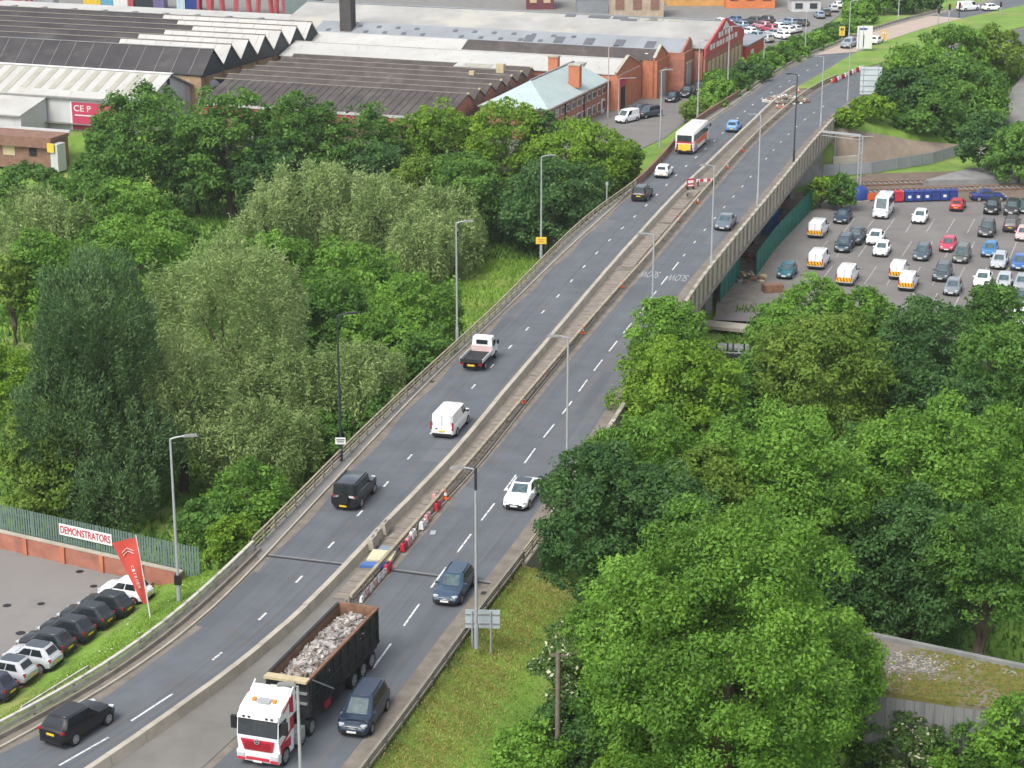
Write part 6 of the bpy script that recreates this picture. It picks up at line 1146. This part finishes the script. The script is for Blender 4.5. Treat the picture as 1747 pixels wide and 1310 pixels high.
# ------------------------------------------------------------------ lamp posts, signs, small things
def proj(p):
    d = Vector(p) - Vector((0, 0, CAMH)); zc = d.y * CP - d.z * SP; return IW / 2 + FPX * d.x / zc, IH / 2 - FPX * (d.y * SP + d.z * CP) / zc
def height_to(base, ytop):
    lo, hi = .5, 30
    for _ in range(40):
        mid_ = (lo + hi) / 2
        if proj(base + Vector((0, 0, mid_)))[1] > ytop: lo = mid_
        else: hi = mid_
    return lo
def lamp(px, yb, yt, arm, mt, label, zb=0., arm_len=.75, dark_top=False, name='street_lamp', group='street lamps'):
    b = P(px, yb, zb); h = height_to(b, yt); t = thing(name, label, 'street lamp', b, 0, group); r = .11
    m = MB(); m.tube([(0, 0, 0), (0, 0, 1.5)], [.15, .14], mt, 8); m.tube([(0, 0, 1.5), (0, 0, h - .02)], [.10, .065], mt, 8); m.build('post', t, smooth=40)
    a = Vector((arm[0], arm[1], 0)).normalized(); m = MB(); m.tube([(0, 0, h - .05), tuple(a * .25 + Vector((0, 0, h + .04))), tuple(a * arm_len + Vector((0, 0, h + .12)))], .05, mt, 6); m.build('arm', t, smooth=40)
    m = MB(); e = a * (arm_len + .35); m.box((e.x, e.y, h + .12), (.9, .3, .13), rz=math.atan2(a.y, a.x), taper=.8); m.build('lantern', t, mat=M['black'] if mt is not M['galv'] else M['concrete_grey'])
    if dark_top: m = MB(); m.tube([(0, 0, h - 1.3), (0, 0, h + .05)], .085, None, 8); m.build('sleeve', t, mat=M['post_dark'])
    m = MB(); m.box((0, .14, 1.0), (.14, .04, .5)); m.build('hatch', t, mat=M['concrete_grey']); return t, h
G_, D_ = M['galv'], M['post_dark']
t, h = lamp(306, 1032, 748, (1, .2), G_, 'grey lamp post with a black box, on the forecourt grass strip', zb=-.5, arm_len=.9)
m = MB(); m.box((0, 0, 1.75), (.42, .42, .62)); m.build('black_box', t, mat=M['black'])
t, h = lamp(582, 786, 538, (1, .2), D_, 'dark green lamp post carrying a white notice, left railing', zb=.1)
m = MB(); m.box((0, -.12, 1.62), (.78, .05, .52)); sb_ = m.build('notice_board', t, mat=M['white']); m = MB(); m.box((0, -.15, 1.72), (.6, .02, .07)); m.box((0, -.15, 1.56), (.5, .02, .06)); m.build('print', sb_, mat=M['black'])
lamp(780, 586, 380, (1, .2), G_, 'grey lamp post on the left railing beside the flatbed truck', zb=.1)
t, h = lamp(923, 440, 267, (1, .2), G_, 'grey lamp post carrying a yellow board, left railing', zb=.1)
m = MB(); m.box((0, -.12, 1.9), (1.12, .05, .74)); sb_ = m.build('yellow_board', t, mat=M['yellow']); m = MB(); m.box((0, -.15, 2.0), (.7, .02, .06)); m.box((0, -.15, 1.8), (.6, .02, .06)); m.build('print', sb_, mat=M['brick_o'])
for px, yb, yt, lab in ((1126,252,120,'grey lamp post behind the brown wall, left of the bus'), (1190,200,70,'grey lamp post at the start of the hedge, above the bus'), (1241,160,46,'grey lamp post in the hedge in front of the red gable'), (1302,128,66,'short looking grey lamp post second in the hedge after the red gable'), (1373,98,20,'grey lamp post third in the hedge, below the far car park'), (1448,68,2,'grey lamp post behind the yellow road sign'), (1532,38,-30,'grey lamp post cut by the top edge near the far traffic lights')):
    lamp(px, yb, yt, (1, .1), G_, lab, zb=-.05)
for px, yb, yt, mt, lab, dt in ((519,1490,1170,G_,'grey lamp post crossing in front of the lorry cab',0), (813,1106,800,G_,'grey lamp post with dark top beside the small sign back',1), (967,826,575,G_,'grey lamp post rising behind the overhanging dark tree',0), (1111,608,400,G_,'grey lamp post beside the SLOW lettering',0), (1213,462,283,G_,'grey lamp post on the right parapet, below the old grey saloon',0), (1292,352,196,G_,'grey lamp post on the right parapet, level with the bus',0), (1354,276,127,D_,'dark lamp post on the right parapet, tallest looking',0), (1400,214,97,G_,'grey lamp post near the end of the right parapet',0), (1446,172,76,G_,'grey lamp post left of the big sign back',0)):
    lamp(px, yb, yt, (-1, -.1), mt, lab, zb=0, dark_top=bool(dt), arm_len=.15 if px == 519 else .7)
lamp(1037, 200, 80, (1, .3), mat('pinkish_post', (.45, .38, .35), .6), 'pinkish lamp post in front of the office end wall', zb=ZS); lamp(1055, 200, 134, (1, 0), bpy.data.materials['pinkish_post'], 'shorter pinkish lamp post with long arm at the magenta door sign', zb=ZS, arm_len=2.6)
lamp(1639, 243, 190, (-1, 0), mat('pale_green_post', (.30, .36, .32), .6), 'pale green lamp post below the far hillside by the railway', zb=-6.1)
t = thing('marker_post', 'short grey post at the upper end of the left railing', 'post', P(1035, 346, 0)); m = MB(); m.box((0, 0, 1.2), (.12, .12, 2.4)); m.build('post', t, mat=G_); m = MB(); m.box((0, 0, 2.3), (.3, .05, .4)); m.build('plate', t, mat=G_)
def sign(name, label, x0, x1, yt, yb_panel, y_ground, z, mt, rz=0., posts=(.25, .75), rails=0, post_m=None, cat='road sign', front=None):
    b = P((x0 + x1) / 2, y_ground, z); s = scale_at(b); w = (x1 - x0) / s; zt = height_to(b, yt); z0 = height_to(b, yb_panel); t = thing(name, label, cat, b, rz)
    m = MB(); m.box((0, .06, (z0 + zt) / 2), (w, .05, zt - z0)); m.build('panel', t, mat=mt)
    for f in posts: m = MB(); m.tube([((f - .5) * w, 0, -.6), ((f - .5) * w, 0, zt - .05)], .055, None, 7); m.build('post', t, mat=post_m or G_)
    for k in range(rails): m = MB(); m.box((0, .02, z0 + (zt - z0) * (k + .5) / rails), (w, .05, .07)); m.build('rail', t, mat=M['concrete_grey'])
    return t, w, z0, zt
sback = mat('sign_back_grey', (.40, .46, .48), .55, .08, 1.)
sign('road_sign', 'back of a small grey direction sign beside the dark-topped lamp post', 794, 853, 1041, 1072, 1112, -.6, sback, -.05, rails=2, post_m=M['galv'], posts=(.2, .74))
sign('road_sign', 'tall pale back of a large direction sign at the right edge of the far carriageway', 1466, 1502, 114, 161, 172, -.6, mat('pale_sign_back', (.55, .62, .63), .5), -.1, rails=5, posts=(.14, .82))
t, w, z0, zt = sign('road_sign', 'large white direction sign between silver SUV and orange sign', 1461, 1487, 44, 83, 88, 0, M['white'], 0, posts=(.4, .12))
m = MB(); m.box((-.1 * w, .02, zt - .55), (w * .5, .03, .28)); m.build('lettering', t, mat=M['blue']); m = MB(); m.box((-.05 * w, .015, z0 + 1.4), (.1, .03, 2.0)); m.build('route_line', t, mat=M['black'])
for x0, x1, yt, ybp, yg, mt, lab in ((1431,1441,45,61,66,M['yellow'],'narrow yellow road sign at the hedge end'), (1502,1513,51,71,74,mat('pale_orange_board', (.72, .44, .16), .6),'pale orange sign right of the large white sign')):
    t, w, z0, zt = sign('road_sign', lab, x0, x1, yt, ybp, yg, 0, mt, 0, posts=(.5,)); m = MB(); m.box((0, .02, zt - .5), (w * .5, .03, .4)); m.build('symbol', t, mat=M['black'] if mt is M['yellow'] else M['white'])
# works on the reservation
def cone(px, py, label, s=.75):
    t = thing('traffic_cone', label, 'cone', P(px, py, .1), rnd.random(), 'cones on the central reservation'); m = MB(); m.box((0, 0, .03), (.42 * s / .75, .42 * s / .75, .06)); m.build('base', t, mat=M['orange']); m = MB(); m.tube([(0, 0, .06), (0, 0, s)], [.15, .03], None, 10); m.build('cone', t, smooth=40, mat=M['orange']); m = MB(); m.tube([(0, 0, .28), (0, 0, .48)], [.127, .085], None, 10); m.build('white_band', t, mat=M['white'])
for px, py, lab in ((760,851,'orange and white cone just above the red barrier blocks'), (893,687,'orange and white cone level with the white van'), (994,569,'orange and white cone by the railing lamp arm, level with the flatbed'), (1061,490,'orange and white cone left of the SLOW lettering'), (1158,378,'orange and white cone below the red and white works sign'), (1190,346,'orange cone right below the works sign'), (1241,287,'orange cone on the reservation level with the white hatchback'), (1266,258,'orange cone on the reservation level with the bus tail'), (1326,184,'white topped cone, left of a pair by the earth heap'), (1336,183,'white topped cone, right of a pair by the earth heap'), (1362,157,'orange cone beyond the earth heap'), (1419,140,'orange cone at the near end of the far red and white barrier')): cone(px, py, lab)
def block(px, py, c, label, rz=None, dims=(.85, .36, .5), grp='plastic barrier blocks on the central reservation'):
    p = P(px, py, .1); h = heading(K2, p) if rz is None else rz; t = thing('barrier_block', label, 'barrier', p, h, grp); L_, w_, h_ = dims; m = MB(); m.prism([(-L_ / 2, -w_ / 2, 0), (L_ / 2, -w_ / 2, 0), (L_ / 2, w_ / 2, 0), (-L_ / 2, w_ / 2, 0)], [(-L_ / 2, -w_ * .3, h_), (L_ / 2, -w_ * .3, h_), (L_ / 2, w_ * .3, h_), (-L_ / 2, w_ * .3, h_)]); m.build('body', t, mat=c)
    m = MB(); m.box((0, 0, h_ * .18), (L_ * .3, w_ * 1.02, h_ * .25)); m.box((0, 0, h_ + .03), (L_ * .4, .1, .08)); m.build('handle', t, mat=M['black'] if c is M['red'] else M['concrete_grey'])
pink_ = mat('faded_pink_plastic', (.62, .32, .32), .6, .1, 2.)
for px, py, c, lab in ((746,868,M['red'],'red barrier block, top of the row above the pallet sheets'), (743,852,pink_,'small faded barrier block beside the top cone'), (729,888,pink_,'faded pink barrier block, second in the row'), (721,900,M['white'],'white barrier block, third in the row'), (704,917,M['white'],'white barrier block, fourth in the row'), (697,928,pink_,'faded pink barrier block, fifth in the row'), (689,937,M['red'],'red barrier block, sixth in the row beside the cream sheet'), (662,973,M['red'],'red barrier block below the blue sheet')): block(px, py, c, lab)
for k in range(6): block(655 - k * 7.0, 981 + k * 8.2, (pink_, M['white'])[k % 2] if k else M['white'], ['white plank barrier, first below the red block', 'faded pink plank barrier, second below the red block', 'white plank barrier, third below the red block', 'faded pink plank barrier, fourth below the red block', 'white plank barrier, fifth, close to the lorry body', 'faded pink plank barrier, nearest the lorry body'][k], dims=(1.1, .2, .34))
for px, py, lab in ((657,908,'beige concrete block, upper of three by the left barrier'), (642,924,'beige concrete block, middle of three by the left barrier'), (636,934,'beige concrete block, lower of three by the left barrier')): block(px, py, M['concrete_pale'], lab, dims=(1.1, .55, .8), grp='concrete blocks by the left barrier')
for k in range(8): block(1425 + k * 6.2, 139 - k * 2.9, (M['red'], M['white'])[k % 2 and 1], f'{("red", "white")[k % 2]} barrier block, {("first", "second", "third", "fourth", "fifth", "sixth", "seventh", "eighth")[k]} of the far row by the big sign back', rz=heading(C, P(1440, 132, 0)), dims=(1.3, .4, .6), grp='far red and white barrier row')
def boards(label, name, q, z0, th, mt, n, mt2=None):
    a, b, c, d = [P(x, y, z0) for x, y in q]; t = thing(name, label, 'boards', a)
    for k in range(n):
        e0, e1 = a.lerp(d, k / n), a.lerp(d, (k + .94) / n); f0, f1 = b.lerp(c, k / n), b.lerp(c, (k + .94) / n); m = MB(); m.prism([p - t.location for p in (e0, f0, f1, e1)], [p - t.location + Vector((0, 0, th)) for p in (e0, f0, f1, e1)]); m.build('board', t, mat=mt)
cream = mat('cream_board', (.62, .56, .38), .7, .08, 1.); bl_ = mat('mid_blue_sheet', (.08, .16, .40), .5, .15, 1.5)
boards('stack of cream boards lying across the reservation', 'board_stack', ((625,961),(667,962),(676,946),(637,943)), .14, .28, cream, 5)
boards('blue sheeted boards in front of the cream stack', 'board_stack', ((613,969),(660,970),(666,963),(622,962)), .14, .2, bl_, 2); boards('grey-blue boards behind the cream stack', 'board_stack', ((646,942),(676,945),(680,940),(652,936)), .14, .25, mat('grey_blue_sheet', (.22, .29, .36), .6), 2)
t = thing('works_sign', 'red bordered square works sign on the reservation below the bus', 'road sign', P(1178, 322, .1), .3); m = MB(); m.box((0, 0, .75), (1.0, .05, 1.0)); m.build('panel', t, mat=M['red']); m = MB(); m.box((0, -.035, .88), (.72, .03, .34)); m.box((0, -.035, .42), (.7, .03, .16)); m.build('symbol', t, mat=M['white']); m = MB(); m.box((0, .2, .2), (.8, .4, .06)); m.box((-.4, .1, .15), (.06, .5, .3)); m.box((.4, .1, .15), (.06, .5, .3)); m.build('stand', t, mat=M['black'])
t = thing('works_barrier', 'red and white plank barrier across the reservation beside the works sign', 'barrier', P(1203, 317, .1), .15); 
for k in range(5): m = MB(); m.box((-.9 + k * .45, 0, .7), (.44, .06, .36)); m.build('plank', t, mat=M['white'] if k % 2 == 0 else M['red'])
for s in (-.9, .9): m = MB(); m.box((s, .0, .4), (.08, .3, .8)); m.build('foot', t, mat=M['black'])
t = thing('cable_drum', 'small dark cable drum lying below the works sign', 'drum', P(1176, 337, .1), .4); m = MB(); m.tube([(0, -.3, .3), (0, .3, .3)], .18, None, 12); m.build('core', t, mat=M['black'])
for s in (-.3, .3): m = MB(); m.tube([(0, s - .03, .3), (0, s + .03, .3)], .32, None, 14); m.build('flange', t, mat=M['rail_grey'])
rubble('earth_heap', 'brown heap of broken earth and rubble at the far end of the reservation', 1340, 172, .05, 3.4, .9, 160, [M['dirt'], M['concrete_pale'], M['rail_grey'], M['white'], M['brick_d']], 8, sz=(.25, .8))
g1, g2 = clip(B, P(1358, 152)), clip(C, P(1395, 152)); ribbon('reservation_grass', off(g1, .35), off(g2, -.5), .12, M['grass'])
# flag, gate bar, pole
FB = P(258, 1063, -.9); t = thing('feather_flag', 'red feather flag with white emblem leaning on the forecourt grass', 'flag', FB); s = scale_at(FB)
top = P(238, 915, 0); L_ = height_to(FB, 913); lean = Vector((-.62, 0, 0)); m = MB(); m.tube([(0, 0, 0), tuple(lean * .4 + Vector((0, 0, L_ * .45))), tuple(lean + Vector((0, 0, L_)))], [.05, .04, .03], None, 7); m.build('pole', t, smooth=40, mat=M['white'])
def fl(u, v):   # cloth: u across from the pole to the free edge, v up
    pz = L_ * (.24 + .74 * v); base = lean * (pz / L_); wd = .22 + 1.25 * v ** .9; return base + Vector((-wd * u, -.16 * u + .05 * math.sin(u * 4 + v * 7), pz - .28 * u * v - .04))
m = MB(); rows = [[fl(i / 8, j / 14) for i in range(9)] for j in range(15)]; m.grid(rows); m.grid([[p + Vector((0, .012, 0)) for p in r] for r in rows]); m.build('cloth', t, smooth=60, mat=M['coral'])
m = MB()
for k, zz in ((0, .84), (1, .795)):
    c0 = fl(.5, zz + .035) + Vector((0, -.03, 0)); m.beam(fl(.24, zz - .02) + Vector((0, -.03, 0)), c0, .02, .07, up=(0, 1, 0)); m.beam(c0, fl(.78, zz - .02) + Vector((0, -.03, 0)), .02, .07, up=(0, 1, 0))
m.build('emblem', t, mat=M['white'])
for i, ch in enumerate('CITROEN'):
    v = .60 - i * .052; c0 = fl(.60, v) + Vector((0, -.03, 0)); wall_text(t, 'lettering', ch, t.location + c0, Vector((.18, 0, -1)), .17, .15, M['white'], up=Vector((1, 0, .18)), thick=.008)
t = thing('gate_bar', 'long white bar on short posts in the forecourt grass', 'gate bar', P(95, 1176, -.5)); a, b = P(36, 1207, .15) - t.location, P(151, 1136, .15) - t.location; m = MB(); m.beam(a, b, .1, .12); m.build('bar', t, mat=M['rail_white'])
for q in (a, b, a.lerp(b, .5)): zg = T(q.x + t.location.x, q.y + t.location.y) - t.location.z; m = MB(); m.box((q.x, q.y, (q.z + zg) / 2 - .06), (.12, .12, q.z - zg)); m.build('post', t, mat=M['rail_grey'])
b = P(950, 1420, -5.6); t = thing('wooden_pole', 'weathered wooden pole standing before the blossoming tree', 'pole', b); h = height_to(b, 1112); m = MB(); m.tube([(0, 0, -1), (0, 0, h)], [.17, .13], None, 9); m.build('shaft', t, smooth=50, mat=M['pole_wood'])
for k in range(10): m = MB(); m.box((.16 * (1 if k % 2 else -1), 0, h * .25 + k * .45), (.16, .04, .04)); m.build('step', t, mat=M['galv'])
m = MB(); m.box((0, 0, h - .2), (.9, .1, .1)); m.build('cross_arm', t, mat=M['pole_wood'])
t = thing('marker_post', 'short pale post at the corner of the bridge on the grass bank', 'post', P(878, 1022, -1.5)); m = MB(); m.box((0, 0, .6), (.14, .1, 1.3)); m.build('post', t, mat=M['concrete_pale']); m = MB(); m.box((0, 0, 1.22), (.16, .12, .08)); m.build('cap', t, mat=M['white'])
# railway mast
b = P(1464, 331, -6.4); t = thing('railway_mast', 'grey overhead line mast with long boom beside the railway', 'mast', b); h = height_to(b, 231); m = MB()
for sx in (-.22, .22):
    for sy in (-.22, .22): m.beam((sx, sy, 0), (sx, sy, h), .09, .09)
for k in range(12): z = h * k / 12; m.beam((-.22, -.22, z), (.22, -.22, z + h / 12), .05, .05); m.beam((.22, .22, z), (-.22, .22, z + h / 12), .05, .05)
m.build('lattice', t, mat=G_); e = P(1402, 224, -6.4 + h); m = MB(); m.beam((0, 0, h), e - t.location, .12, .3); m.beam((0, 0, h - .6), e - t.location + Vector((0, 0, -.5)), .08, .08); m.build('boom', t, mat=G_); m = MB(); m.beam((-1.5, 0, h - .15), (1.6, 0, h - .1), .07, .07); m.build('bracket', t, mat=M['rail_white'])
b2 = P(1423, 287, -6.4); m = MB(); m.beam(b2 - t.location, b2 - t.location + Vector((0, 0, height_to(b2, 226))), .16, .16); m.build('second_leg', t, mat=G_)
# bins and stores along the railway side of the car park
def bin_(px, py, mt, label, grp='large wheeled bins in front of the railway', d=(1.14, 1.0, 1.4), lab=True):
    t = thing('wheeled_bin', label, 'bin', P(px, py, ZP), .02, grp); m = MB(); m.box((0, 0, .2 + d[2] * .4), (d[0] * .96, d[1], d[2] * .8), taper=1.04); m.build('body', t, mat=mt); m = MB(); m.box((0, .03, d[2] + .06), (d[0] + .06, d[1] + .1, .12), taper=.8); m.build('lid', t, mat=mt)
    if lab: m = MB(); m.box((0, -d[1] / 2 - .03, .75), (.42, .02, .34)); m.build('sticker', t, mat=M['white'])
    m = MB()
    for sx in (-.5, .5):
        for sy in (-.35, .35): m.box((sx, sy, .09), (.1, .2, .18))
    m.build('wheels', t, mat=M['black'])
blue2 = mat('violet_blue_plastic', (.03, .05, .21), .5, .15, 1.)
for i, (x, mt, lab, st_) in enumerate(((1515,blue2,'blue bin at the left end of the row, left of the red one',0),(1532,M['red'],'red bin in the row of blue ones',0),(1550,M['blue'],'blue bin right of the red one, with white sticker',1),(1565,blue2,'second blue bin right of the red one',1),(1580,M['blue'],'third blue bin right of the red one',1),(1595,blue2,'fourth blue bin right of the red one, no sticker',0),(1610,M['blue'],'second last blue bin on the right, with white sticker',1),(1625,blue2,'last blue bin at the right end of the row',0))): bin_(x, 345 - i * .5, mt, lab, lab=bool(st_))
for px, py, rz, d, lab in ((1448, 347, .3, (1.8, 1.5, 1.3), 'small blue tarpaulined pile, left of two by the mast'), (1466, 341, .4, (2.2, 2.0, 1.9), 'large blue tarpaulined pile by the mast foot')):
    t = thing('covered_pile', lab, 'tarpaulin', P(px, py, ZP), rz); m = MB(); rows = []
    for j, (z, k) in enumerate(((0, 1.05), (.5, 1.0), (.82, .8), (1, .35))): rows.append([(d[0] / 2 * k * math.copysign(abs(math.cos(a)) ** .6, math.cos(a)), d[1] / 2 * k * math.copysign(abs(math.sin(a)) ** .6, math.sin(a)), d[2] * z + rnd.uniform(-.06, .06)) for a in np.linspace(0, 6.283, 13)[:-1]])
    m.grid(rows, None, True); m.face(rows[-1]); m.build('tarpaulin', t, smooth=45, mat=M['blue']); m = MB(); m.box((0, 0, .06), (d[0] * 1.1, d[1] * 1.1, .1)); m.build('pallet', t, mat=M['timber'])
t = thing('works_barrier', 'orange-red plastic barrier panels between tarpaulins and bins', 'barrier', P(1497, 342, ZP), .25)
for k in range(3): m = MB(); m.box((-1.0 + k * 1.0, 0, .6), (.95, .06, .9)); m.build('panel', t, mat=M['orange'] if k < 2 else M['red']); m = MB(); m.box((-1.0 + k, 0, .08), (.1, .5, .12)); m.build('foot', t, mat=M['black'])
# far traffic lights
for px, yb, yt, lab in ((1600, 42, 12, 'left traffic light post at the far junction'), (1618, 44, 6, 'middle traffic light post at the far junction'), (1636, 30, 4, 'right dark traffic light post at the far junction'), (1706, 26, 2, 'traffic light post far right at the top edge')):
    b = P(px, yb, 0); t = thing('traffic_light', lab, 'traffic light', b, 0, 'traffic lights at the far junction'); h = height_to(b, yt); m = MB(); m.tube([(0, 0, 0), (0, 0, h)], .11, None, 7); m.build('post', t, mat=G_ if px != 1636 else D_); m = MB(); m.box((0, -.2, h - .6), (.4, .3, 1.1)); m.build('signal_head', t, mat=M['black']); m = MB(); m.tube([(0, -.36, h - .28), (0, -.38, h - .28)], .12, None, 10); m.build('lens', t, mat=M['light_red'])
# ------------------------------------------------------------------ a little haze over the far factories
hz = bpy.data.materials.new('haze_air'); hz.use_nodes = True; n_ = hz.node_tree; n_.nodes.remove(n_.nodes['Principled BSDF']); pv = n_.nodes.new('ShaderNodeVolumePrincipled')
pv.inputs['Color'].default_value = (.92, .95, 1., 1); pv.inputs['Density'].default_value = .00010; pv.inputs['Anisotropy'].default_value = .2; n_.links.new(pv.outputs[0], n_.nodes['Material Output'].inputs['Volume'])
m = MB(); m.box((0, 740, 22), (1900, 1640, 64)); stuff(tag(m.build('haze', mat=hz), 'thin pale haze over the whole view', 'haze'))
